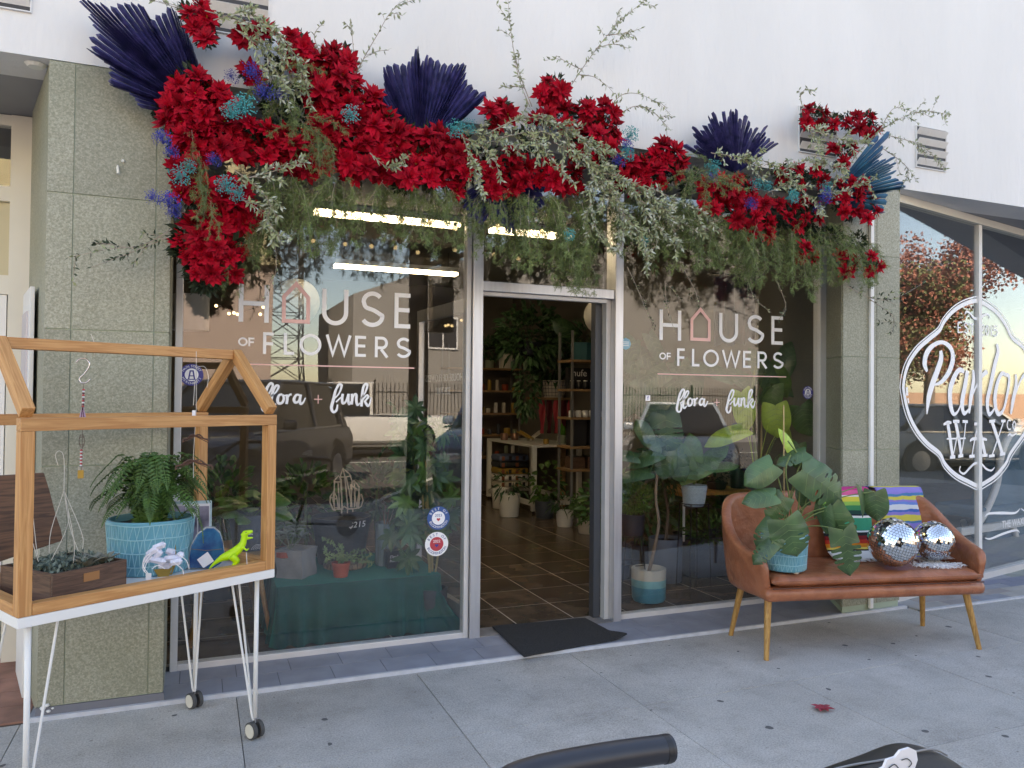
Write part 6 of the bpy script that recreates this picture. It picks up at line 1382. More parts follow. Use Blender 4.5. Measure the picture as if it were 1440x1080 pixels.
palm_fan((720, 230), [(650, 272), (652, 298), (672, 312), (700, 312), (715, 330), (728, 322), (738, 295), (762, 298), (768, 260)], 3.80, NAVY, 'navy palm fan hanging under the flowers', 28, .8, blunt=True)
# loose bulbs of a string light
t = thing('string_lights', 'string of small warm bulbs hanging beneath the garland', 'string lights', at(580, 300, 3.9)); bp = [(470, 300), (522, 306), (565, 310), (604, 313), (640, 321), (700, 318), (762, 326), (801, 333)]
m = MB(); m.tube(spline([at(x, y-9+3*math.sin(i*2), 3.9) for i, (x, y) in enumerate(bp)], 5), .0022, 5); m.build('cable', BLACKP, t)
for x, y in bp:
    m = MB(); m.tube([at(x, y-8, 3.9), at(x, y-3, 3.9)], .008, 8); b_ = m.build('socket', BLACKP, t); m = MB(); m.ball(at(x, y, 3.9), .013, 6); m.build('bulb', TUNG, t, smooth=True)

# ================================================================== BEHIND THE LEFT WINDOW
def z_on(px, py, z): return gnd(px, py, z)
ZTB = .345
t = thing('velvet_table', 'low display table draped in deep teal velvet', 'table', (.9, 4.8, 0))
m = MB(); m.bb((.43, 4.46, ZTB-.02), (1.36, 5.25, ZTB-.004)); m.build('tabletop', BLACKP, t)
for x in (.48, 1.30):
    for y in (4.52, 5.2): m = MB(); m.bb((x-.02, y-.02, .012), (x+.02, y+.02, ZTB-.021)); m.build('leg', BLACKP, t)
# cloth: top sheet continuing into a pleated skirt
m = MB(); out = []; rr = random.Random(3)
corner = [(.42, 5.2), (.42, 4.45), (1.37, 4.45), (1.37, 5.2)]; per = []
for a, b in zip(corner, corner[1:]):
    L_ = math.hypot(b[0]-a[0], b[1]-a[1]); n = int(L_/.012)
    for i in range(n): per.append((a[0]+(b[0]-a[0])*i/n, a[1]+(b[1]-a[1])*i/n, (b[1]-a[1])/L_, -(b[0]-a[0])/L_))
per.append((*corner[-1], 1, 0)); ph = [0]
for i in range(len(per)-1): ph.append(ph[-1]+rr.uniform(.35, 1.0))
rows = 12; k0 = 0
for j in range(rows+1):
    f = j/rows; z = ZTB-.0-(ZTB-.018)*f**1.05
    for i, (x, y, nx, ny) in enumerate(per):
        am = .034*f**.5*(.6+.5*math.sin(i*.11)); off = am*math.sin(ph[i])+(.0+.035*f**2)
        if x > 1.2: off += .05*f**3*(x-1.2)/.17
        yy = max(y+ny*off, 4.315) if y < 4.6 else y+ny*off
        m.v.append(V((x+nx*off+(.10*f**2.5 if x > 1.30 else 0)*(1 if y < 4.8 else .4), yy, z+.002*math.sin(i*.3)*(1-f))))
n = len(per)
for j in range(rows):
    for i in range(n-1): a = j*n+i; m.f.append((a, a+n, a+n+1, a+1)); m.m.append(0)
k = len(m.v); m.v += [V((.42, 4.45, ZTB)), V((1.37, 4.45, ZTB)), V((1.37, 5.2, ZTB)), V((.42, 5.2, ZTB))]; m.f.append((k, k+1, k+2, k+3)); m.m.append(0)
m.build('velvet_cloth', VELVET, t, smooth=True)
# round wooden table behind the cart
t = thing('round_table', 'small honey wood table with splayed legs inside the left window', 'table', (.18, 4.9, 0))
m = MB(); m.lathe((.16, 4.88, .47), [(0, 0), (.29, 0), (.30, .012), (.29, .025), (0, .025)], 30); m.build('tabletop', OAK, t)
for x, y, x2, y2 in ((.409, 4.62, .33, 4.75), (.02, 5.12, .06, 5.0), (-.02, 4.62, .04, 4.72), (.36, 5.1, .28, 5.0)): m = MB(); m.tube([(x, y, .012), (x2, y2, .469)], [.012, .018], 10); m.build('leg', OAK, t, smooth=True)
# ribbed grey pot with broad striped leaves
p = at(352, 785, 4.85); c = V((p.x, 4.85, .496)); t, top, _ = pot('potted_plant', 'broad ribbed leaf plant in a dark grey pot on the wooden table', c, .10, .125, .21, DGREY, cat='potted plant')
m = MB(); q = at(363, 770, 4.71)
for k in range(4): m.tube([q+V((math.cos(a)*.009*(k+1), 0, math.sin(a)*.007*(k+1)-.01)) for a in [i*math.pi/8 for i in range(9)]], .0012, 4)
m.build('arc_motif', PAPER, t)['kind'] = 'stuff'
rr = random.Random(12)
for k in range(26):
    a = rr.uniform(0, 6.28); el = rr.uniform(.1, 1.2); d = V((math.cos(a)*math.cos(el), math.sin(a)*math.cos(el), math.sin(el))); b = top+d*rr.uniform(.09, .16)+V((0, 0, -.02)); d2 = V((d.x, d.y, d.z*.3-.1)); m = MB(); mleaf(m, b, d2, V((0, -.5, 1))+rnd_dir(rr)*.3, .12, .095, 0, .3); m.tube([top-V((0, 0, .03)), b], .002, 4); m.build('leaf', GREENA, t, smooth=True)
# thick leaf plant in a red pot
p = at(408, 770, 4.75); c = V((p.x, 4.75, ZTB+.001)); t, top, _ = pot('potted_succulent', 'grey green thick leaf succulent in a black pot with a red rim', c, .085, .10, .15, CHAR, cat='potted plant'); m = MB(); m.lathe(top-V((0, 0, .035)), [(.102, 0), (.112, .005), (.112, .035), (.098, .036)], 26); m.build('red_rim', TERRAPOT, t)
rr = random.Random(14); m = MB()
for s_ in range(6):
    a = s_*1.05; q = top+V((math.cos(a)*.06, math.sin(a)*.05, .06+.04*(s_ % 3))); m.tube([top, q], .004, 5)
    for k in range(9): d = rnd_dir(rr); d.z = abs(d.z)*.6+.1; m.leaf(q, d, V((0, -.3, 1)), .075, .024, 3, .3, .25)
m.build('leaves', SAGE, t)['kind'] = 'stuff'
# twisted concrete cube planter
b_ = gnd(424, 815, ZTB+.001); t = thing('cube_planter', 'square cast concrete planter with rippled sides', 'planter', b_)
m = MB(); hz = .165; P0 = [V((0, 0, 0)), V((.10, .13, 0)), V((-.03, .24, 0)), V((-.135, .09, 0))]; K_ = 7; vs = []
for j in range(7):
    z = hz*j/6; row = []
    for e in range(4):
        a, b = P0[e], P0[(e+1) % 4]
        for i in range(K_): f = i/K_; q = a.lerp(b, f); cc_ = V((-.015, .115, 0)); q = cc_+(q-cc_)*(1+.05*math.sin(f*9+j*1.1+e)+.03*j/6); row.append(b_+q+V((0, 0, z)))
    vs += row
N4 = 4*K_; cc_ = b_+V((-.015, .115, 0)); vs += [cc_+(V((p.x, p.y, 0))-V((cc_.x, cc_.y, 0)))*.8+V((0, 0, hz)) for p in vs[-N4:]]; vs += [p-V((0, 0, .1)) for p in vs[-N4:]]
fs = [(j*N4+i, j*N4+(i+1) % N4, (j+1)*N4+(i+1) % N4, (j+1)*N4+i) for j in range(8) for i in range(N4)]+[tuple(range(8*N4, 9*N4))]
m.add(vs, fs); m.build('planter_body', CGREY, t, smooth=True, angle=50)
# wooden disc plate, terracotta pot with trailing succulent
p = gnd(490, 802, ZTB+.001); t = thing('bark_slice', 'round bark edged wood slice under the trailing plants', 'wood slice', V((p.x, p.y+.08, ZTB)))
m = MB(); m.lathe(V((p.x, p.y+.12, ZTB+.001)), [(0, 0), (.13, 0), (.135, .01), (.13, .035), (0, .035)], 30); m.build('slice', wood_mat('bark_wood', (.35, .24, .15), (.12, .08, .05), 12, (6, 6, 1)), t)
p = gnd(481, 813, ZTB+.001); c = p+V((0, .045, 0)); t, top, _ = pot('potted_succulent', 'trailing pale green succulent in a small terracotta pot', c, .042, .053, .085, TERRAPOT, rim=.002, cat='potted plant')
rr = random.Random(15); 
for (x1, y1, x2, y2, x3, y3) in ((478, 782, 468, 765, 452, 758), (474, 784, 460, 778, 456, 770), (484, 784, 500, 775, 516, 775), (486, 785, 505, 785, 524, 780), (487, 786, 508, 790, 526, 792), (480, 782, 481, 772, 478, 766), (476, 784, 462, 785, 458, 792), (484, 784, 512, 782, 519, 797)):
    S_ = spline([top+V((0, 0, -.02)), at(x1, y1, c.y-.02), at(x2, y2, c.y-.03), at(x3, y3, c.y-.02)], 5); m = MB(); m.tube(S_, .0016, 4)
    for i in range(3, len(S_)-1):
        for k in range(5): m.leaf(S_[i], rnd_dir(rr)+V((0, 0, .2)), rnd_dir(rr)+V((0, -.5, .6)), .020, .011, 2, 0, .1)
    m.build('trailing_stem', mat('pale_succulent_green', (.16, .24, .09), .5, var=.2, vs_=20), t)
# big black pot with price, crystal sculpture
p = at(481, 722, 4.98); c = V((p.x, 5.0, ZTB+.001)); t, top, _ = pot('black_nursery_pot', 'large black nursery pot with a handwritten price', c, .145, .185, .295, CHAR, rim=.006, cat='nursery pot')
q = at(502, 738, c.y-.186); fontobj('$215', .052, PAPER, t, Matrix.Translation(q) @ Matrix.Rotation(rad(-4), 4, 'Y') @ Matrix.Rotation(rad(90), 4, 'X'), 'price_writing', shear=.2)
CQ = lambda x, y: at(380+x/6, 640+y/6, 4.86); WC = mat('pale_cut_plywood', (.52, .42, .30), .6)
t = thing('crystal_cutout', 'pale wooden cutout of a crystal cluster planted in the black pot', 'wooden cutout', CQ(640, 480))
for L_ in ([(610, 460), (590, 180), (612, 110), (670, 160), (690, 220), (680, 440)], [(612, 110), (630, 180), (655, 450)], [(590, 185), (640, 185), (685, 175)], [(590, 450), (540, 440), (540, 215), (575, 175), (600, 210), (605, 450)], [(540, 225), (600, 228)], [(572, 225), (585, 445)], [(530, 460), (505, 400), (505, 350), (535, 305), (560, 350), (575, 450), (545, 465), (530, 460)], [(535, 305), (530, 380), (545, 460)], [(505, 355), (555, 370)],
           [(690, 440), (680, 250), (705, 210), (750, 270), (750, 300), (730, 440)], [(705, 210), (715, 290), (710, 440)], [(685, 255), (748, 300)], [(730, 440), (710, 310), (740, 285), (755, 330), (745, 440)], [(735, 445), (750, 350), (770, 330), (783, 380), (770, 430), (740, 450)], [(530, 460), (600, 455), (625, 435), (660, 455), (735, 448)], [(603, 450), (603, 490)], [(652, 450), (652, 490)], [(697, 450), (697, 480)], [(640, 185), (665, 300), (690, 440)]):
    m = MB(); m.tube([CQ(*q) for q in L_], .0046, 5); m.build('wooden_strut', WC, t)
# glass cylinder with twigs
p = gnd(540, 790, ZTB); c = V((p.x, 4.83, ZTB+.001)); t = thing('glass_cylinder', 'tall glass cylinder vase holding dry reed twigs', 'vase', c)
m = MB(); m.lathe(c, [(.072, 0), (.075, .01), (.075, .265), (.071, .265), (.071, .012), (0, .012)], 28); m.build('glass_wall', mat('cloudy_blue_glass', (.20, .27, .30), .25, var=.35, vs_=9, stretch=(6, 6, .6)), t, smooth=True, angle=50)
rr = random.Random(6)
for k in range(9): a = rr.uniform(0, 6.28); m = MB(); m.tube([c+V((math.cos(a)*.05, math.sin(a)*.05, .02)), c+V((math.cos(a+2)*.05+.02, math.sin(a+2)*.05, rr.uniform(.28, .40)))], .0035, 5); m.build('reed', TWIG2 if k % 2 else mat('reed_brown', (.24, .13, .08), .7), t)
m = MB(); m.bb(at(542, 760, c.y-.085), at(535, 795, c.y-.08)); 
# small black pot with chalk writing
p = gnd(556, 800, ZTB+.001); c = V((p.x, p.y+.06, ZTB+.001)); t = thing('potted_cutting', 'single bare cutting in a square black pot with chalk writing', 'potted plant', c)
m = MB(); m.box(c+V((0, 0, .055)), (.095, .095, .11), taper=1.18); m.build('pot', CHAR, t, bevel=.004); fontobj('Elephant', .026, PAPER, t, Matrix.Translation(c+V((.008, -.0575, .075))) @ Matrix.Rotation(rad(90), 4, 'X'), 'chalk_writing', shear=.3); fontobj('bush $12', .024, PAPER, t, Matrix.Translation(c+V((.008, -.0555, .05))) @ Matrix.Rotation(rad(90), 4, 'X'), 'chalk_writing', shear=.3)
m = MB(); m.tube(spline([c+V((0, 0, .1)), c+V((.01, 0, .2)), c+V((-.01, 0, .3))], 4), .003, 5); m.build('stem', TWIG2, t)
# teal dyed pampas boughs
t = thing('teal_bough', 'tall feathery teal dyed bough standing in the window', 'dried bough', at(570, 690, 4.85)); rr = random.Random(17); TG = mat('teal_feather', (.015, .13, .125), .8, var=.4, vs_=10)
for k in range(9):
    x0, y0 = 570+rr.uniform(-5, 5), 700; x1, y1 = 568+rr.uniform(-16, 18), rr.uniform(585, 640); S_ = spline([at(x0, y0, 4.85), at((x0+x1)/2, (y0+y1)/2, 4.83), at(x1, y1, 4.8)], 8); m = MB(); m.tube(S_, .002, 4)
    for i in range(2, len(S_)-1):
        for j in range(16): m.leaf(S_[i].lerp(S_[i+1], rr.random()), rnd_dir(rr)+V((0, 0, .5)), rnd_dir(rr), .045, .004, 1, .2, .1)
    m.build('feather', TG, t)
# schefflera in a grey pot
c = V((1.335, 4.53, .012)); t, top, _ = pot('potted_schefflera', 'tall schefflera with finger leaves in a charcoal pot by the door', c, .085, .10, .24, CHAR, cat='potted plant'); rr = random.Random(19)
m = MB(); tops = []
for k in range(5):
    e = top+V((rr.uniform(-.1, .08), rr.uniform(-.02, .12), rr.uniform(.75, 1.0))); m.tube(spline([top+V((rr.uniform(-.03, .03), rr.uniform(-.03, .03), -.03)), top+V((rr.uniform(-.05, .05), 0, .35)), e], 6), .0065, 6); tops.append(e)
m.build('stems', mat('yellow_green_stem', (.28, .24, .10), .6), t)['kind'] = 'stuff'
for k in range(84):
    q = top+V((rr.uniform(-.24, .11), rr.uniform(-.12, .25), rr.uniform(.18 if k > 78 else .30, 1.10))) if k > 2 else top+V((-.16, -.05, .20)); ax = (rnd_dir(rr)+V((0, -.8, .6))).normalized(); m = MB(); e1 = ax.orthogonal().normalized(); e2 = ax.cross(e1)
    for j in range(8): a = j*6.283/8; m.leaf(q, (e1*math.cos(a)+e2*math.sin(a)-ax*.2), ax, .105*rr.uniform(.8, 1.1), .038, 3, .35, .12)
    m.build('leaf_cluster', GREENB if k % 3 else GREENA, t)
m = MB(); p = gnd(637, 884, .014); mleaf(m, p+V((-.04, 0, .004)), (1, .5, .3), (0, 0, 1), .075, .05); tag(m.build('fallen_leaf', GREENA), 'single fallen green leaf lying beside the charcoal pot', 'leaf')
for k, (x, y, Y, h_, lb) in enumerate(((430, 690, 5.5, .5, 'dark leafy plant standing behind the big black pot'), (530, 680, 5.6, .55, 'tall leafy plant behind the glass cylinder'), (310, 700, 5.7, .5, 'leafy plant deep inside beside the wooden table'))):
    q = at(x, y, Y); c = V((q.x, Y, .012)); t, top, _ = pot('leafy_plant', lb, c, .1, .12, .24, DGREY, cat='potted plant'); m = MB(); m.tube([top-V((0, 0, .03)), top+V((0, 0, h_))], .009, 6); m.build('stem', STEM, t); m = MB(); bush(m, top+V((0, 0, h_*.8)), .24, .2, .30, 260, .11, .045, rr, .5, 3); m.build('foliage', GREENA if k != 1 else GREENB, t)['kind'] = 'stuff'
# lanterns and shade
for x, y, r_, Y, lb in ((417, 424, 32, 6.6, 'white paper globe lantern behind the pink house outline'), (848, 444, 27, 6.2, 'white paper globe lantern hanging behind the door jamb')):
    c = at(x, y, Y); R_ = r_*mpp(c); t = thing('paper_lantern', lb, 'lantern', c, 'paper globe lanterns in the shop'); m = MB(); m.ball(c, R_, 14); m.build('globe', PAPERL, t, smooth=True); m = MB(); m.tube([c+V((0, 0, R_)), V((c.x, c.y, 3.018))], .003, 5); m.build('cord', BLACKP, t)
c = at(268, 440, 5.2); t = thing('drum_shade', 'white drum lampshade hanging inside at the far left', 'lampshade', c); m = MB(); m.lathe(c, [(.11, -.11), (.11, .11)], 26); m.build('shade', PAPERL, t, smooth=True); m = MB(); m.tube([c+V((0, 0, .1)), V((c.x, c.y, 3.018))], .003, 5); m.build('cord', BLACKP, t); m = MB(); m.beam(c+V((-.11, 0, .1)), c+V((.11, 0, .1)), .006, .006); m.build('spider', STEEL, t)
t = thing('wall_bulbs', 'cluster of small warm bulbs glowing deep in the shop', 'string lights', at(330, 440, 7))
m = MB(); m.tube([at(x, y-3, 7) for x, y in ((304, 430), (325, 440), (335, 443), (369, 433), (371, 445))], .004, 5); m.build('cable', BLACKP, t)
for x, y in ((304, 430), (322, 441), (329, 440), (334, 442), (366, 442), (370, 432)): m = MB(); m.ball(at(x, y, 7), .014, 5); m.build('bulb', TUNG, t)

# ================================================================== BEHIND THE RIGHT WINDOW
# striped pot with a slender tree
rr = random.Random(31); c = V((2.90, 4.56, .012)); t = thing('potted_tree', 'slender trunked monstera tree in a white and blue striped pot', 'potted plant', c)
rows_ = [(.100, .012, 0), (.114, .03, 0), (.118, .115, 0), (.119, .165, 1), (.119, .222, 2), (.116, .235, 2)]
m = MB(); m.lathe(c, [(0, .012), (.104, .012), (.115, .03), (.118, .115)], 32, 0); m.lathe(c, [(.118, .1151), (.119, .165)], 32, 1); m.lathe(c, [(.119, .1651), (.118, .235), (.108, .236), (.106, .20), (0, .20)], 32, 2)
m.build('pot', [mat('deep_sky_glaze', (.04, .26, .38), .35, var=.2, vs_=12), mat('aqua_glaze', (.20, .48, .52), .35, var=.1, vs_=12), IVORY], t, smooth=True, angle=40)
for k in range(3): q = MB(); q.lathe(c+V((math.cos(k*2.1-.6)*.07, math.sin(k*2.1-.6)*.07, 0)), [(0, 0), (.014, 0), (.018, .012)], 8); q.build('foot', IVORY, t)
m = MB(); tr_ = spline([c+V((.0, 0, .2)), at(926, 740, 4.56), at(922, 700, 4.56), at(925, 655, 4.56), at(930, 615, 4.56)], 5); m.tube(tr_, [.013-.0003*i for i in range(len(tr_))], 8); m.build('trunk', mat('tan_trunk', (.28, .20, .14), .8, var=.2, vs_=20), t, smooth=True)
for x, y, ang, L_, W_, tl, s_ in ((938, 612, -85, 56, 46, (.1, 0, .2), 2), (905, 645, 200, 48, 26, (0, 0, .9), 0), (890, 668, 190, 50, 22, (0, 0, 1), 0), (915, 620, 150, 36, 22, (0, 0, .6), 0), (950, 640, -30, 48, 30, (.2, 0, .3), 1), (880, 640, 170, 36, 20, (0, 0, .8), 0), (935, 655, -100, 40, 32, (0, 0, .4), 0), (905, 605, 120, 34, 24, (0, 0, .5), 0), (955, 660, -60, 40, 30, (0, 0, .4), 0)):
    m = MB(); sm = MB(); mleaf_px(m, x, y, ang, L_, W_, 4.5, tl, s_, stemto=tr_[-1], sm=m); m.build('leaf', GREENB, t, smooth=True)
# bushy plant in a black pot on a wire stand
c0 = at(890, 752, 4.75); c = V((c0.x, 4.75, c0.z)); t, top, _ = pot('potted_bush', 'bright bushy green plant in a plain black pot on a wire stand', c, .075, .085, .15, CHAR, cat='potted plant')
m = MB(); bush(m, top+V((0, 0, .10)), .15, .12, .13, 620, .038, .018, rr, .3, 2); m.build('foliage', mat('fresh_leaf_green', (.08, .17, .03), .5, var=.4, vs_=12), t)['kind'] = 'stuff'
t = thing('wire_stand', 'black wire plant stand under the bushy plant', 'plant stand', V((c.x, c.y, 0)))
for k in range(4): a = k*1.57+.4; m = MB(); m.tube([c+V((math.cos(a)*.08, math.sin(a)*.08, -.004)), V((c.x+math.cos(a)*.13, c.y+math.sin(a)*.13, .013))], .004, 5); m.build('leg', BLACKP, t)
for r_, dz in ((.085, -.006), (.1, -.2)): m = MB(); m.tube([c+V((math.cos(a*.262)*r_, math.sin(a*.262)*r_, dz)) for a in range(25)], .004, 5); m.build('ring', BLACKP, t)
# tall stand with a woven pattern pot
p = at(976, 711, 4.78); c = V((p.x, 4.78, p.z)); t, top, _ = pot('textured_pot', 'pale blue dotted relief pot on the tall wire stand', c, .072, .094, .155, mat('pale_dotted_ceramic', (.34, .42, .46), .6, var=.15, vs_=60), cat='potted plant')
m = MB()
for j in range(13):
    z = .02+j*.0098; r_ = .073+.021*z/.155*1.05+.001
    for k in range(52): a = k*.1208+(j % 2)*.06; m.box(c+V((math.cos(a)*r_, math.sin(a)*r_, z)), (.005, .003, .0045), rz=a+1.57)
m.build('relief_dots', mat('white_glaze', (.66, .70, .72), .5), t)['kind'] = 'stuff'
for x, y, ang, L_, W_, tl, s_ in ((985, 655, 25, 62, 34, (.2, 0, .5), 0), (958, 640, 120, 46, 30, (0, 0, .4), 0), (1005, 640, 40, 46, 26, (0, 0, .6), 0), (975, 630, 100, 40, 26, (.2, 0, .3), 0), (1020, 655, 10, 40, 18, (0, 0, .9), 0), (962, 665, 170, 36, 18, (0, 0, .9), 0)):
    m = MB(); mleaf_px(m, x, y, ang, L_, W_, 4.74, tl, s_, stemto=top, sm=m); m.build('leaf', GREENA, t, smooth=True)
t = thing('tall_wire_stand', 'tall black wire stand holding the dotted pot', 'plant stand', V((c.x, c.y, 0)))
for k in range(4): a = k*1.57+.75; m = MB(); m.tube([c+V((math.cos(a)*.105, math.sin(a)*.105, .02)), V((c.x+math.cos(a)*.13, c.y+math.sin(a)*.13, .013))], .0045, 5); m.build('leg', BLACKP, t)
for r_, dz in ((.105, .02), (.075, -.004)): m = MB(); m.tube([c+V((math.cos(a*.262)*r_, math.sin(a*.262)*r_, dz)) for a in range(25)], .004, 5); m.build('ring', BLACKP, t)
for dx in (0, 1.57): m = MB(); m.tube([c+V((-math.cos(dx)*.075, -math.sin(dx)*.075, -.006)), c+V((math.cos(dx)*.075, math.sin(dx)*.075, -.006))], .004, 5); m.build('cross_bar', BLACKP, t)
# grey cylinder pot with a small tree
c = V((3.36, 5.05, .012)); t, top, _ = pot('potted_ficus', 'dark leaved ficus in a plain grey cylinder pot', c, .125, .13, .33, mat('blue_grey_ceramic', (.15, .17, .21), .6, var=.08, vs_=6), cat='potted plant')
m = MB(); m.tube(spline([top-V((0, 0, .03)), top+V((.02, 0, .2)), top+V((-.03, 0, .45))], 5), .012, 7); m.build('trunk', TWIG, t, smooth=True); m = MB(); bush(m, top+V((0, 0, .55)), .22, .2, .28, 420, .07, .035, rr, .3, 2); m.build('crown', GREENB, t)['kind'] = 'stuff'
# dark trough
p = gnd(1005, 822, .013); t = thing('trough_planter', 'dark rectangular trough planter with low ferns', 'planter', (3.95, 5.2, 0)); m = MB(); m.bb((3.60, 5.0, .013), (4.25, 5.3, .26)); m.build('trough', DGREY, t, bevel=.006); m = MB(); bush(m, (3.9, 5.15, .32), .32, .16, .14, 380, .08, .02, rr, .4, 2); m.build('foliage', GREENA, t)['kind'] = 'stuff'
# wooden side table with black pots
p0 = at(1057, 689, 5.2); zt = p0.z; t = thing('side_table', 'wooden side table with thin white legs behind the bench', 'table', (4.0, 5.5, 0)); x1 = p0.x; m = MB(); m.bb((3.62, 5.2, zt-.03), (x1, 5.9, zt)); m.build('tabletop', OAK, t, bevel=.003)
for x in (3.66, x1-.06):
    for y in (5.24, 5.86): m = MB(); m.tube([(x, y, .013), (x, y, zt-.031)], .011, 8); m.build('leg', WPAINT, t)
for i, (px, w_, h_, lb) in enumerate(((1038, .075, .17, 'tall black pot nearest the end of the side table'), (1008, .085, .06, 'low black bowl on the side table'))):
    q = at(px, 684, 5.35); t, top, _ = pot('black_pot', lb, V((q.x, 5.35, zt+.001)), w_*.85, w_, h_, BLACKP, cat='pot', group='black pots on the side table'); m = MB(); bush(m, top+V((0, 0, .06)), .14, .1, .10, 130, .035, .018, rr, .2, 2, 0); m.build('foliage', mat('purple_black_leaf', (.03, .03, .03), .5), t)['kind'] = 'stuff'
# big philodendron: lime leaves low, dark lobes high
c = V((3.95, 4.72, .012)); t, top, _ = pot('potted_philodendron', 'tall philodendron with lime green lower leaves and dark upper leaves', c, .12, .14, .26, CHAR, cat='potted plant'); m = MB(); m.tube(spline([top, top+V((.02, 0, .5)), top+V((-.03, .02, 1.1)), top+V((0, 0, 1.4))], 6), .012, 6); m.build('stem', STEM, t, smooth=True)
m = MB(); m.tube([top+V((.06, .02, -.1)), top+V((.07, .02, 1.1))], .007, 6); m.build('stake', MATS['bamboo'], t)
for x, y, ang, L_, W_, tl, mt in ((1047, 578, -80, 56, 32, (.1, 0, .2), LIME), (1092, 592, -85, 46, 40, (0, 0, .2), LIME), (1108, 615, -75, 42, 16, (.6, 0, .2), LIME), (1020, 612, 200, 60, 30, (0, 0, .9), LIME), (1133, 592, -70, 46, 38, (-.2, 0, .3), GREENA), (1120, 640, -100, 34, 24, (0, 0, .4), GREENA),
                                     (1108, 500, 70, 46, 30, (0, 0, .3), GREENB), (1070, 515, 120, 56, 30, (0, 0, .4), GREENB), (1040, 530, 150, 50, 26, (.3, 0, .4), GREENB), (1095, 535, -60, 54, 34, (0, 0, .3), GREENA), (1118, 548, -10, 44, 24, (0, 0, .6), GREENB), (1000, 520, 160, 60, 24, (0, 0, .6), GREENB), (1085, 560, -100, 40, 30, (0, 0, .4), GREENA)):
    m = MB(); mleaf_px(m, x, y, ang, L_, W_, 4.62 if y > 560 else 4.85, tl, 0, stemto=top+V((0, 0, .5 if y > 570 else 1.1)), sm=m); m.build('leaf', mt, t, smooth=True)
# second climbing plant, left
c = V((3.05, 5.3, .012)); t, top, _ = pot('potted_climber', 'tall dark climbing plant standing deeper in the right window', c, .12, .14, .25, DGREY, cat='potted plant'); m = MB(); m.tube(spline([top, top+V((.02, 0, .6)), top+V((-.03, .02, 1.3))], 6), .011, 6); m.build('stem', STEM, t, smooth=True)
for k in range(24):
    x, y = rr.uniform(870, 985), rr.uniform(490, 600); m = MB(); mleaf_px(m, x, y, rr.uniform(-160, -20), rr.uniform(36, 56), rr.uniform(22, 32), 5.25+rr.uniform(-.1, .1), (rr.uniform(-.4, .4), 0, .4), 0, stemto=top+V((0, 0, rr.uniform(.7, 1.3))), sm=m); m.build('leaf', GREENB, t, smooth=True)
for k, (x, y, Y) in enumerate(((905, 700, 5.4), (860, 690, 5.6), (1000, 730, 5.9), (965, 740, 5.7))):
    q = at(x, y, Y); c = V((q.x, Y, .012)); t, top, _ = pot('leafy_plant', ['dark leafy plant behind the striped pot tree', 'dark leafy plant beside the door jamb inside', 'dark leafy plant behind the tall wire stand', 'dark leafy plant behind the grey cylinder pot'][k], c, .1, .12, .22, DGREY, cat='potted plant'); m = MB(); bush(m, top+V((0, 0, .28)), .26, .22, .30, 330, .10, .035, rr, .5, 3); m.build('foliage', GREENA if k % 2 else GREENB, t)['kind'] = 'stuff'
# hanging dark garment
t = thing('hanging_textile', 'dark maroon patterned textile hanging high in the right window', 'textile', at(1035, 430, 5.0)); m = MB(); n = 30
for j in range(9):
    for i in range(n+1): q = at(1004+62*i/n, 385+98*j/8+4*math.sin(i*.7), 5.0); m.v.append(q+V((0, .03*math.sin(i*.9), 0)))
for j in range(8):
    for i in range(n): a = j*(n+1)+i; m.f.append((a, a+n+1, a+n+2, a+1)); m.m.append(0)
m.build('cloth', mat('maroon_textile', (.14, .06, .06), .9, col2=(.05, .06, .08), vs_=5), t, smooth=True); m = MB(); m.tube([at(1000, 384, 5.0), at(1070, 388, 5.0)], .008, 6); m.build('rod', BLACKP, t); m = MB(); m.tube([at(1035, 386, 5.0), V((at(1035, 386, 5.0).x, 5.0, 3.018))], .002, 4); m.build('cord', BLACKP, t)

# ================================================================== SEEN THROUGH THE DOOR
YT = 8.45
A1_ = at(751, 626, YT); zt = .84
def frame_table():
    t = thing('frame_table', 'white square framed worktable carrying pots and trinkets', 'table', (4.0, 9.0, 0)); P = [V((3.75, 8.45, 0)), V((4.36, 8.45, 0)), V((4.36, 9.9, 0)), V((3.72, 9.9, 0))]
    e = .028
    for p in P: m = MB(); m.bb(p+V((-e, -e, .045)), p+V((e, e, zt-.03))); m.build('leg', WPAINT, t, bevel=.002)
    for a, b in zip(P, P[1:]+P[:1]):
        d = (b-a).normalized()*e*1.01
        m = MB(); m.beam(a+d+V((0, 0, .13)), b-d+V((0, 0, .13)), .05, .05); m.build('lower_rail', WPAINT, t)
    m = MB(); m.bb((3.70, 8.40, zt-.029), (4.40, 9.94, zt)); m.build('tabletop', WPAINT, t, bevel=.003)
    for p in P: m = MB(); m.ball(p+V((0, 0, .026)), .02, 5); m.build('caster', BLACKP, t)
frame_table()
def shelf_unit(name, label, x0, x1, y0, y1, zs, post=True):
    t = thing(name, label, 'shelf', ((x0+x1)/2, (y0+y1)/2, 0))
    for z in zs: m = MB(); m.bb((x0, y0, z-.025), (x1, y1, z)); m.build('shelf_board', SHELFW, t)
    for x in (x0+.02, x1-.02):
        for y in (y0+.015, y1-.015):
            lo_ = .012
            for z in sorted(zs)+[max(zs)+.35]:
                m = MB(); m.bb((x-.012, y-.012, lo_), (x+.012, y+.012, z-.026)); m.build('upright', mat('grey_metal', (.2, .2, .2), .5), t); lo_ = z+.001
    return t
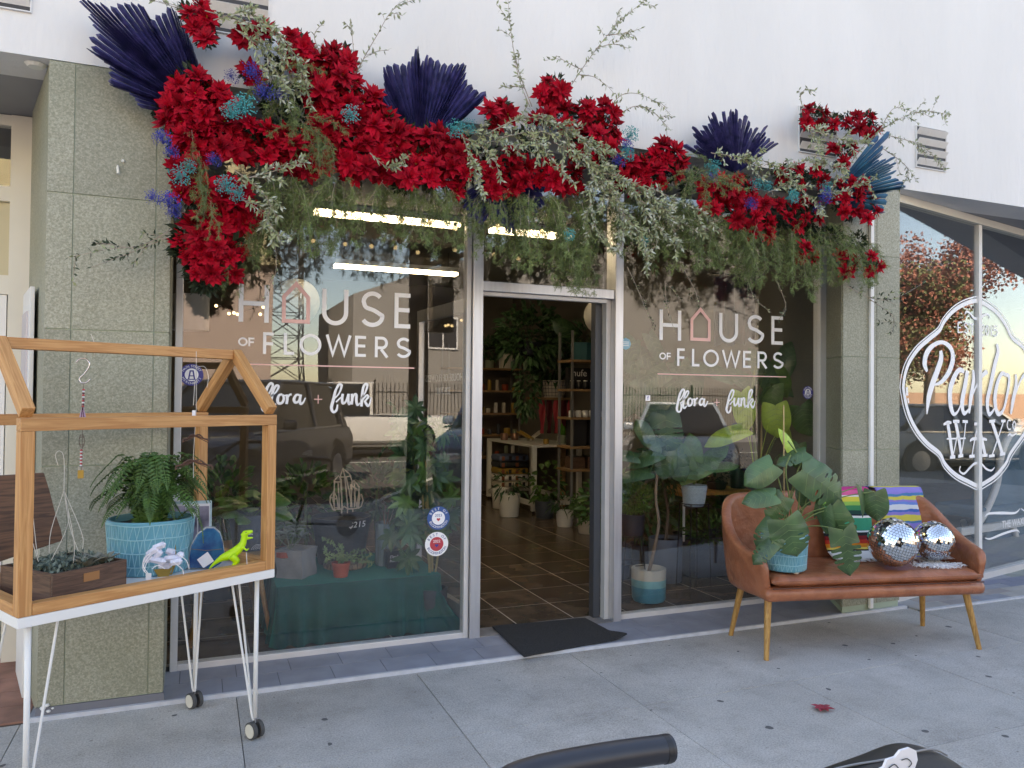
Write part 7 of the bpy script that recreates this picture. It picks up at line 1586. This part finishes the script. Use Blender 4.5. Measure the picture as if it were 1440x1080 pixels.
# back left shelves
YB = 10.35
zs = [at(710, y, YB).z for y in (642, 611, 581, 549, 518)]
xl, xr = at(676, 560, YB).x, at(733, 560, YB).x
shelf_unit('back_shelves', 'tall back wall shelf unit on the left full of pots', xl-.5, xr, YB, YB+.35, zs)
zr_ = [at(822, y, 7.6).z for y in (660, 628, 587, 547, 506)]; xa, xb = at(803, 560, 7.6).x, 4.41
shelf_unit('side_shelves', 'right hand shelf unit of jars near the doorway', xa, xb, 7.6, 7.95, zr_)
def jar(x, y, z, r_, h, mt, label, group, nm='jar', lid=None, cat=None, prof=None):
    t = thing(nm, label, cat or nm.replace('_', ' '), (x, y, z), group); m = MB(); m.lathe((x, y, z+.001), prof or [(0, 0), (r_*.92, 0), (r_, r_*.12), (r_, h*.85), (r_*.8, h), (r_*.6, h), (0, h*.92)], 14); m.build('body', mt, t, smooth=True, angle=40)
    if lid: m = MB(); m.lathe((x, y, z+h+.001), [(0, .0), (r_*.7, 0), (r_*.7, r_*.35), (0, r_*.35)], 12); m.build('lid', lid, t)
    return t
rr = random.Random(44); palette = [IVORY, DGREY, TERRAPOT, BRASS, mat('sage_glaze', (.25, .3, .22), .5), mat('mustard_glaze', (.45, .28, .06), .5), WPAINT, mat('rust_glaze', (.3, .1, .05), .5)]
nmz = {'ivory_ceramic': 'ivory', 'dark_grey_ceramic': 'dark grey', 'terracotta_plastic': 'terracotta', 'brushed_brass': 'brass', 'sage_glaze': 'sage green', 'mustard_glaze': 'mustard', 'white_paint': 'white', 'rust_glaze': 'rust'}
levels = ['lowest', 'second', 'third', 'fourth', 'top']; sz = {0: 'small', 1: 'stout', 2: 'tall'}
for li, z in enumerate(zs[:4]):
    x = xl+.02; first_ = True; order = ['left end', 'left of the middle', 'middle', 'right of the middle', 'right end', 'far right corner', 'edge', 'corner']
    xs_ = []
    while x < xr-.07: xs_.append(x); x += rr.uniform(.10, .15)
    for n_i, x in enumerate(xs_):
        k = rr.randrange(3); mt = rr.choice(palette); r_, h = ((.032, .07), (.048, .09), (.028, .15))[k]; pos = order[min(n_i, 7)]
        jar(x+.03, YB+.10, z, r_, h, mt, '%s %s pot at the %s of the %s back shelf' % (sz[k], nmz[mt.name], pos, levels[li]), 'pots on the back shelves', nm='small_pot', cat='pot')
for x, r_, h, mt, lb in ((at(718, 518, YB).x, .11, .22, IVORY, 'ivory ribbed pot on the top back shelf'), (at(694, 518, YB).x, .07, .12, MATS['sage_glaze'], 'squat sage pot beside the ivory ribbed pot')):
    t, top, _ = pot('planter_pot', lb, V((x, YB+.17, zs[4]+.001)), r_*.9, r_, h, mt, cat='potted plant')
    m = MB()
    if r_ > .1:
        for k in range(22): a = k*.2856; m.tube([V((x, YB+.17, zs[4]+.01))+V((math.cos(a)*r_*.93, math.sin(a)*r_*.93, 0)), V((x, YB+.17, zs[4]+h-.01))+V((math.cos(a)*r_*1.0, math.sin(a)*r_*1.0, 0))], .004, 4)
        m.build('ribs', WPAINT, t)['kind'] = 'stuff'
    m = MB(); bush(m, top+V((0, 0, .15)), .22, .15, .18, 200, .10, .05, rr, .5, 2); m.build('foliage', GREENB, t)['kind'] = 'stuff'
# right shelves contents
for li, (z, kind) in enumerate(zip(zr_, ('basket', 'black', 'candle', 'jar', 'box'))):
    if kind == 'candle':
        for i in range(6): jar(xa+.05+.085*i, 7.68, z, .035, .075, WPAINT, 'white candle tin %s along the candle shelf' % ['first', 'second', 'third', 'fourth', 'fifth', 'last'][i], 'white candle tins', nm='candle_tin', cat='candle')
    if kind == 'jar':
        for i in range(6): jar(xa+.05+.085*i, 7.68, z, .03, .085, BLACKP, 'black labelled jar %s on the jar shelf' % ['first', 'second', 'third', 'fourth', 'fifth', 'last'][i], 'black jars', nm='jar', lid=WPAINT)
        t = thing('sign_box', 'black display box with white lettering above the jars', 'display box', (xa+.2, 7.8, z)); m = MB(); m.bb((xa+.06, 7.79, z+.001), (xa+.34, 7.87, z+.24)); m.build('box', BLACKP, t); fontobj('nufe', .11, WPAINT, t, Matrix.Translation((xa+.20, 7.788, z+.18)) @ Matrix.Rotation(rad(90), 4, 'X'), 'lettering')
    if kind == 'box':
        t = thing('teal_pot', 'teal ribbed pot with a dark spiky plant on the top right shelf', 'potted plant', (xa+.25, 7.75, z)); m = MB(); m.lathe((xa+.22, 7.78, z+.001), [(0, 0), (.12, 0), (.13, .2), (0, .2)], 12); m.build('pot', mat('dull_teal', (.02, .12, .14), .5), t); m = MB(); bush(m, (xa+.25, 7.75, z+.30), .2, .12, .14, 90, .14, .03, rr, .3, 2); m.build('foliage', GREENB, t)['kind'] = 'stuff'
    if kind == 'black':
        for i in range(2): t = thing('black_box', ['black box left on the lower right shelf', 'black box right on the lower right shelf'][i], 'box', (xa+.15+.2*i, 7.8, z)); m = MB(); m.bb((xa+.08+.2*i, 7.68, z+.001), (xa+.24+.2*i, 7.88, z+.30)); m.build('carton', DARKG, t, bevel=.004); m = MB(); m.bb((xa+.078+.2*i, 7.679, z+.301), (xa+.242+.2*i, 7.881, z+.33)); m.build('lid', BLACKP, t)
    if kind == 'basket':
        for i in range(2): t = thing('wooden_box', ['open wooden box left on the lowest right shelf', 'open wooden box right on the lowest right shelf'][i], 'box', (xa+.15+.2*i, 7.8, z)); m = MB(); m.bb((xa+.06+.2*i, 7.68, z+.001), (xa+.22+.2*i, 7.86, z+.13)); m.build('carcass', CRATE, t); m = MB(); m.bb((xa+.075+.2*i, 7.69, z+.131), (xa+.205+.2*i, 7.85, z+.135)); m.build('dark_inside_plate', BLACKP, t)  # box is solid: a black plate on top stands for its shaded inside
# middle stand with the gridded planter and hanging scarves
t = thing('wall_shelf', 'wooden shelf holding the gridded white planter', 'shelf', at(777, 559, 8.9)); q = at(777, 559, 8.9); m = MB(); m.bb((at(751, 559, 8.9).x, 8.8, q.z-.03), (4.41, 9.15, q.z)); m.build('shelf_board', SHELFW, t)
m = MB(); m.bb((4.35, 8.9, .012), (4.40, 8.96, q.z-.031)); m.build('upright', SHELFW, t)
zc_ = q.z; p = at(779, 559, 8.95); t, top, _ = pot('gridded_planter', 'large white planter with a raised square grid', V((p.x, 8.95, zc_+.001)), .13, .165, .22, IVORY, cat='potted plant')
m = MB(); c = V((p.x, 8.95, zc_+.001))
for k in range(5): z = .02+k*.045; r_ = .13+.035*z/.22+.002; m.tube([c+V((math.cos(a*.262)*r_, math.sin(a*.262)*r_, z)) for a in range(25)], .003, 4)
for k in range(20): a = k*.314; m.tube([c+V((math.cos(a)*.132, math.sin(a)*.132, .01)), c+V((math.cos(a)*.166, math.sin(a)*.166, .21))], .003, 4)
m.build('grid_relief', DGREY, t)['kind'] = 'stuff'
m = MB(); bush(m, top+V((-.02, 0, .22)), .34, .25, .28, 520, .13, .06, rr, .6, 2); m.build('foliage', GREENB, t)['kind'] = 'stuff'
for i in range(5):
    x = at(762+10*i, 575, 8.85).x; t = thing('hanging_scarf', 'dark red scarf hanging %s under the planter shelf' % ['leftmost', 'second from left', 'in the middle', 'fourth from left', 'rightmost'][i], 'scarf', (x, 8.85, zc_-.3), 'red scarves under the shelf'); m = MB()
    for j in range(7):
        for k in range(5): m.v.append(V((x+(-.035+.0175*k)*(1+.25*math.sin(j)), 8.84+.015*math.sin(k*2+j), zc_-.035-.07*j)))
    for j in range(6):
        for k in range(4): a = j*5+k; m.f.append((a, a+5, a+6, a+1)); m.m.append(0)
    m.build('cloth', DRED if i % 2 else REDS, t, smooth=True)
# hanging dark plant
c = at(745, 500, 8.6); t, top, _ = pot('hanging_plant', 'large dark plant spilling from a hanging basket in the doorway', V((c.x, 8.6, c.z)), .12, .15, .16, CHAR, cat='hanging plant'); m = MB(); bush(m, top+V((0, 0, .05)), .42, .3, .42, 520, .15, .075, rr, .7, 2); m.build('foliage', GREENB, t)['kind'] = 'stuff'; m = MB(); m.tube([top, V((top.x, top.y, 3.018))], .004, 4); m.build('cord', BLACKP, t)
m = MB(); bush(m, top+V((-.03, 0, -.62)), .16, .12, .42, 260, .08, .05, rr, .8, 2, -.5); m.build('trailing_vines', GREENB, t)['kind'] = 'stuff'
c = at(797, 462, 8.0); t = thing('banana_leaf_plant', 'dark broad leaf plant leaning in from the right shelf', 'plant', at(820, 500, 7.9)); m = MB(); mleaf(m, at(812, 475, 8), at(785, 455, 8)-at(812, 475, 8), cam_n(c, (0, 0, .3)), .36, .22); m.build('leaf', GREENB, t, smooth=True); m = MB(); m.tube(spline([at(822, 497, 7.9), at(818, 482, 8), at(808, 470, 8)], 4), .006, 5); m.build('stem', STEM, t)
# objects on the worktable
TT = lambda x, y: at(x, y, 8.6)
def ttx(px): return at(px, 620, 8.62).x
for px, r_, h, mt, lb in ((709, .05, .09, mat('copper_glaze', (.35, .2, .15), .3, metal=.6), 'shiny copper globe vase left on the worktable'), (724, .05, .09, MATS['copper_glaze'], 'second shiny copper globe vase'), (768, .035, .06, MATS['mustard_glaze'], 'small mustard pot mid table'), (790, .055, .11, MATS['sage_glaze'], 'grey green pot holding a cactus')):
    Yy = 9.5 if px < 740 else 8.6; jar(at(px, 620, Yy).x, Yy, zt, r_, h, mt, lb, 'vases on the worktable', nm='table_vase', cat='vase')
q = V((at(790, 620, 8.6).x, 8.6, zt+.10)); t = thing('green_cactus', 'bright green column cactus in the grey green pot', 'cactus', q)
for dx, h in ((-.03, .10), (0, .15), (.03, .12)): m = MB(); m.tube([q+V((dx, 0, 0)), q+V((dx, 0, h*.8)), q+V((dx, 0, h))], [.017, .018, .006], 8); m.build('column', mat('cactus_green', (.10, .32, .03), .6), t, smooth=True)
for px, a, lb, mt in ((738, .5, 'tan woven basket tray tipped on the worktable', MATS['mustard_glaze']), (752, -.6, 'white curved horn dish on the worktable', IVORY)):
    q = V((at(px, 615, 9.2).x, 9.2, zt+.07)); t = thing('tray', lb, 'tray', q); m = MB(); m.box(q, (.22, .12, .012), M=Matrix.Rotation(a, 4, 'Y')); m.build('base', mt, t, bevel=.003); m = MB(); m.box(q+V((0, -.065, .012)), (.22, .008, .03), M=Matrix.Rotation(a, 4, 'Y')); m.build('lip', mt, t)
# folded blankets under the table
for i in range(5):
    t = thing('folded_blanket', '%s folded striped blanket in the stack under the table' % ['bottom white', 'white fringed second', 'orange striped', 'dark striped', 'topmost blue striped'][i], 'blanket', (4.02, 9.55, .2+.09*i), 'folded blankets under the table')
    xx = at(717, 680, 9.7).x; m = MB(); m.bb((xx-.23, 9.5, .20+.088*i), (xx+.20, 9.85, .284+.088*i)); m.build('fold', [IVORY, PAPER, MATS['mustard_glaze'], CHAR, mat('stripe_blue', (.12, .16, .28), .9)][i], t, bevel=.03)
    m = MB()
    for k in range(4): m.bb((xx-.20+.1*k, 9.494, .215+.088*i), (xx-.16+.1*k, 9.499, .27+.088*i), mi=k % 2)
    m.build('stripe', [MATS['rust_glaze'], DARKG], t)['kind'] = 'stuff'
# pots on the floor at the back
for px, py, r_, h, lb, fo, hh in ((722, 728, .13, .26, 'white bucket pot with a drooping dark plant', 1, .2), (709, 716, .12, .25, 'plain white bucket pot behind', 0, 0), (772, 730, .12, .2, 'grey pot with a bright broad leaf plant under the table', 2, .3), (800, 742, .1, .17, 'woven pot of grassy leaves beside the table', 1, .12), (835, 752, .12, .14, 'bushy fern in the doorway corner', 3, .2)):
    g = gnd(px, py, .012); t, top, _ = pot('floor_pot', lb, V((g.x, g.y+r_, .012)), r_*.85, r_, h, [WPAINT, WPAINT, DGREY, IVORY][fo], cat='potted plant')
    if fo: m = MB(); bush(m, top+V((0, 0, hh*.6)), .2, .16, hh, [0, 60, 55, 220][fo], [0, .12, .15, .08][fo], [0, .03, .07, .03][fo], rr, .9, 3); m.build('foliage', GREENA if fo > 1 else GREENB, t)['kind'] = 'stuff'

# ================================================================== PARLOR ARMCHAIR
t = thing('parlor_armchair', 'blue upholstered armchair with curved white frame in the parlor window', 'armchair', (6.6, 5.3, 0))
O2 = PO+PN*.75
W2 = lambda x, y, o=0: on(x, y, O2+PN*o, PN)
UPH = mat('dusty_blue_upholstery', (.11, .20, .27), .8, var=.1, vs_=4)
pts = [(1388, 700), (1400, 675), (1410, 640), (1428, 612), (1455, 598), (1500, 595), (1520, 760), (1388, 760)]
q_ = [W2(*p) for p in pts]; m = MB(); loc = [((p-O2).dot(PD), p.z) for p in q_]; M2 = Matrix(((PD.x, PN.x, 0, O2.x), (PD.y, PN.y, 0, O2.y), (0, 0, 1, 0), (0, 0, 0, 1))); m.prism(loc, .16, M2); m.build('backrest', UPH, t, bevel=.02)
m = MB(); m.tube(spline([W2(1370, 745, -.03), W2(1388, 715, -.03), W2(1402, 680, -.03), W2(1408, 640, -.03), W2(1425, 605, -.03), W2(1460, 585, -.03), W2(1510, 582, -.03)], 6), .034, 10); m.build('curved_arm', WPAINT, t, smooth=True)
m = MB(); m.beam(W2(1348, 748, -.03), W2(1500, 725, -.03), .06, .075); m.build('seat_rail', WPAINT, t, bevel=.01)
m = MB(); m.beam(W2(1348, 718, .2), W2(1500, 700, .2), .5, .12); m.build('seat', UPH, t, bevel=.03)
a = W2(1425, 742, -.03); b = W2(1437, 790, -.03)
for dx, dy in ((0, 0), (-.45, .1), (0, .5), (-.45, .5)):
    o_ = PD*dx+PN*dy; m = MB(); m.tube(spline([a+o_, (a+b)/2+o_+PD*.05, V((b.x, b.y, .0))+o_], 4), [.032, .03, .028, .026, .024, .022, .02, .02, .02], 8); m.build('leg', WPAINT, t, smooth=True)

# ================================================================== DOORMAT, LEAF, BICYCLE
mp = [(1.64, 3.80), (2.30, 3.89), (2.28, 4.32), (1.67, 4.36)]; m = MB(); nx, ny = 26, 16
for j in range(ny+1):
    for i in range(nx+1):
        u, v = i/nx, j/ny; a = V(mp[0]).lerp(V(mp[1]), u); b = V(mp[3]).lerp(V(mp[2]), u); q = a.lerp(b, v); cu = max(0, u-.93)/.07*max(0, .35-v)/.35
        m.v.append(V((q.x+.03*cu, q.y, .021+.022*cu+.002*noise.noise(V((u*5, v*5, 0))))))
for j in range(ny):
    for i in range(nx): a = j*(nx+1)+i; m.f.append((a, a+1, a+nx+2, a+nx+1)); m.m.append(0)
o = m.build('door_mat', MATM, solid=-.009); tag(o, 'dark ribbed door mat with one curled corner lying at the doorway', 'door mat')
rr = random.Random(2); m = MB(); q = V((2.663, 2.722, .0075))
for k, a in enumerate((10, 62, 118, 168, 215, 262, 318)): m.leaf(q, (math.cos(rad(a)), math.sin(rad(a)), .1), (0, 0, 1), .042 if k % 2 else .055, .026, 3, 0, .25)
m.tube([q, q+V((-.035, .012, .006))], .0012, 4); tag(m.build('maple_leaf', mat('crimson_leaf', (.35, .04, .06), .6, var=.3, vs_=30)), 'small crimson maple leaf lying on the concrete', 'leaf')
# parked seated scooter whose bar and saddle reach into the picture
BK = mat('gloss_black_paint', (.012, .013, .018), .22, coat=.6); GR = mat('black_grip', (.02, .022, .03), .38, spec=.6)
g1 = on(942, 1052, (0, .86, 0), (0, 1, 0)); g0 = on(742, 1088, (0, .86, 0), (0, 1, 0)); sdl = on(1300, 1062, (0, .95, 0), (0, 1, 0))
bike = thing('seated_scooter', 'parked black seated scooter with only its bar end and saddle showing', 'scooter', (g0.x, .8, 0))
k = mpp(g1); m = MB(); P = spline([g0+V((-.16, .02, -.10)), g0+V((-.05, 0, -.018)), g0, (g0+g1)/2+V((0, 0, .003)), g1], 5); m.tube(P, [k*13+(k*6)*min(1, i/7) for i in range(len(P))], 20); m.build('grip', GR, bike, smooth=True, angle=40)
d = (g1-g0).normalized(); m = MB(); m.tube([g1-d*.012, g1-d*.004], k*19.6, 20); m.build('grip_ring', BLACKP, bike, smooth=True, angle=30); m = MB(); m.tube([g1+d*.0005, g1+d*.003], k*14, 18); m.build('end_cap', DARKG, bike)
hb = g0+V((-.16, .02, -.10)); m = MB(); m.tube(spline([hb, hb+V((-.08, .0, -.06)), hb+V((-.12, -.05, -.07)), hb+V((-.30, -.1, -.0))], 5), .013, 10); m.build('handlebar', BK, bike, smooth=True)
# saddle: swept shell, rounded tail
sp = [(1067, 1090, .018), (1112, 1072, .026), (1162, 1059, .036), (1212, 1051, .052), (1252, 1041, .066), (1278, 1038, .066), (1296, 1046, .048), (1302, 1060, .02)]
m = MB(); K2 = 14; tops = [on(x, y, (0, 1.0, 0), (0, 1, 0)) for x, y, w_ in sp]
for (x, y, w_), q in zip(sp, tops):
    for j in range(K2): a = 2*math.pi*j/K2; m.v.append(q+V((0, -.05+math.cos(a)*w_, math.sin(a)*(.016 if math.sin(a) > 0 else .034)-.016)))
for i in range(len(sp)-1):
    for j in range(K2): m.f.append((i*K2+j, (i+1)*K2+j, (i+1)*K2+(j+1) % K2, i*K2+(j+1) % K2)); m.m.append(0)
m.f += [tuple(range(K2-1, -1, -1)), tuple((len(sp)-1)*K2+j for j in range(K2))]; m.m += [0, 0]
o = m.build('saddle', BLACKP, bike, smooth=True); ss = o.modifiers.new('s', 'SUBSURF'); ss.levels = 2; ss.render_levels = 2
m = MB(); m.tube(spline([q+V((0, -.05, .0015)) for q in tops[:-1]], 4), .0018, 6); m.build('saddle_piping', CGREY, bike, smooth=True)
zq = [on(x, y, (0, .87, 0), (0, 1, 0)) for x, y in [(1220, 1108), (1228, 1086), (1242, 1078), (1246, 1068), (1258, 1064), (1265, 1055), (1278, 1051), (1287, 1055), (1289, 1068), (1284, 1083), (1288, 1098), (1283, 1108)]]
m = MB(); m.prism([(q.x, q.z) for q in zq], .004, Matrix.Translation((0, .868, 0))); st = m.build('saddle_sticker', PAPER, bike); 
for L_ in ([(1250, 1080), (1258, 1075), (1264, 1081)], [(1268, 1069), (1276, 1067), (1282, 1073), (1278, 1079)], [(1273, 1083), (1280, 1089)], [(1258, 1085), (1266, 1095)]):
    m = MB(); m.tube(spline([on(x, y, (0, .866, 0), (0, 1, 0)) for x, y in L_], 3), .0009, 4); m.build('ink_line', BLACKP, st)
# frame and wheels below the picture
wx0, wx1 = g0.x-.25, sdl.x+.25; yb = .80; sp_ = V((sdl.x-.08, yb, sdl.z-.08)); bb_ = V((sdl.x-.25, yb, .16)); hd_ = V((hb.x-.30, yb, hb.z-.03))
for a, b, r_, nm in ((sp_, bb_, .016, 'seat_tube'), (hd_, V((hd_.x-.0, yb, .12)), .017, 'steerer'), (hd_-V((0, 0, .12)), bb_, .018, 'down_tube'), (hd_-V((0, 0, .07)), sp_-V((0, 0, .14)), .015, 'top_tube'), (bb_, V((wx1, yb, .12)), .011, 'chain_stay'), (sp_-V((0, 0, .15)), V((wx1, yb, .12)), .009, 'seat_stay')):
    m = MB(); m.tube([a, b], r_, 10); m.build(nm, BK, bike, smooth=True)
m = MB(); m.tube([bb_+V((0, -.03, 0)), bb_+V((.02, -.10, -.155))], .008, 6); m.build('kickstand', BK, bike)
for x in (hd_.x, wx1):
    c = V((x, yb, .12)); m = MB(); m.tube([c+V((math.cos(a*.1745)*.10, 0, math.sin(a*.1745)*.10)) for a in range(37)], .018, 8, cap=False); m.tube([c-V((0, .012, 0)), c+V((0, .012, 0))], .095, 24); w_ = m.build('wheel', mat('grey_solid_tyre', (.30, .30, .30), .8), bike, smooth=True, angle=40)
    m = MB(); m.tube([c+V((math.cos(a*.1745)*.083, 0, math.sin(a*.1745)*.083)) for a in range(37)], .007, 6, cap=False); m.build('rim', MATS['grey_solid_tyre'], w_); m = MB()
    for a in range(24): m.tube([c, c+V((math.cos(a*.2618)*.08, 0, math.sin(a*.2618)*.08))], .0009, 3, cap=False)
    m.build('spokes', MATS['grey_solid_tyre'], w_)['kind'] = 'stuff'

# soften the outline of the broad leaves
for o in list(bpy.data.objects):
    if o.type == 'MESH' and o.name.split('.')[0] == 'leaf' and o.data.polygons and o.data.polygons[0].use_smooth:
        q = o.modifiers.new('soft', 'SUBSURF'); q.levels = 1; q.render_levels = 1
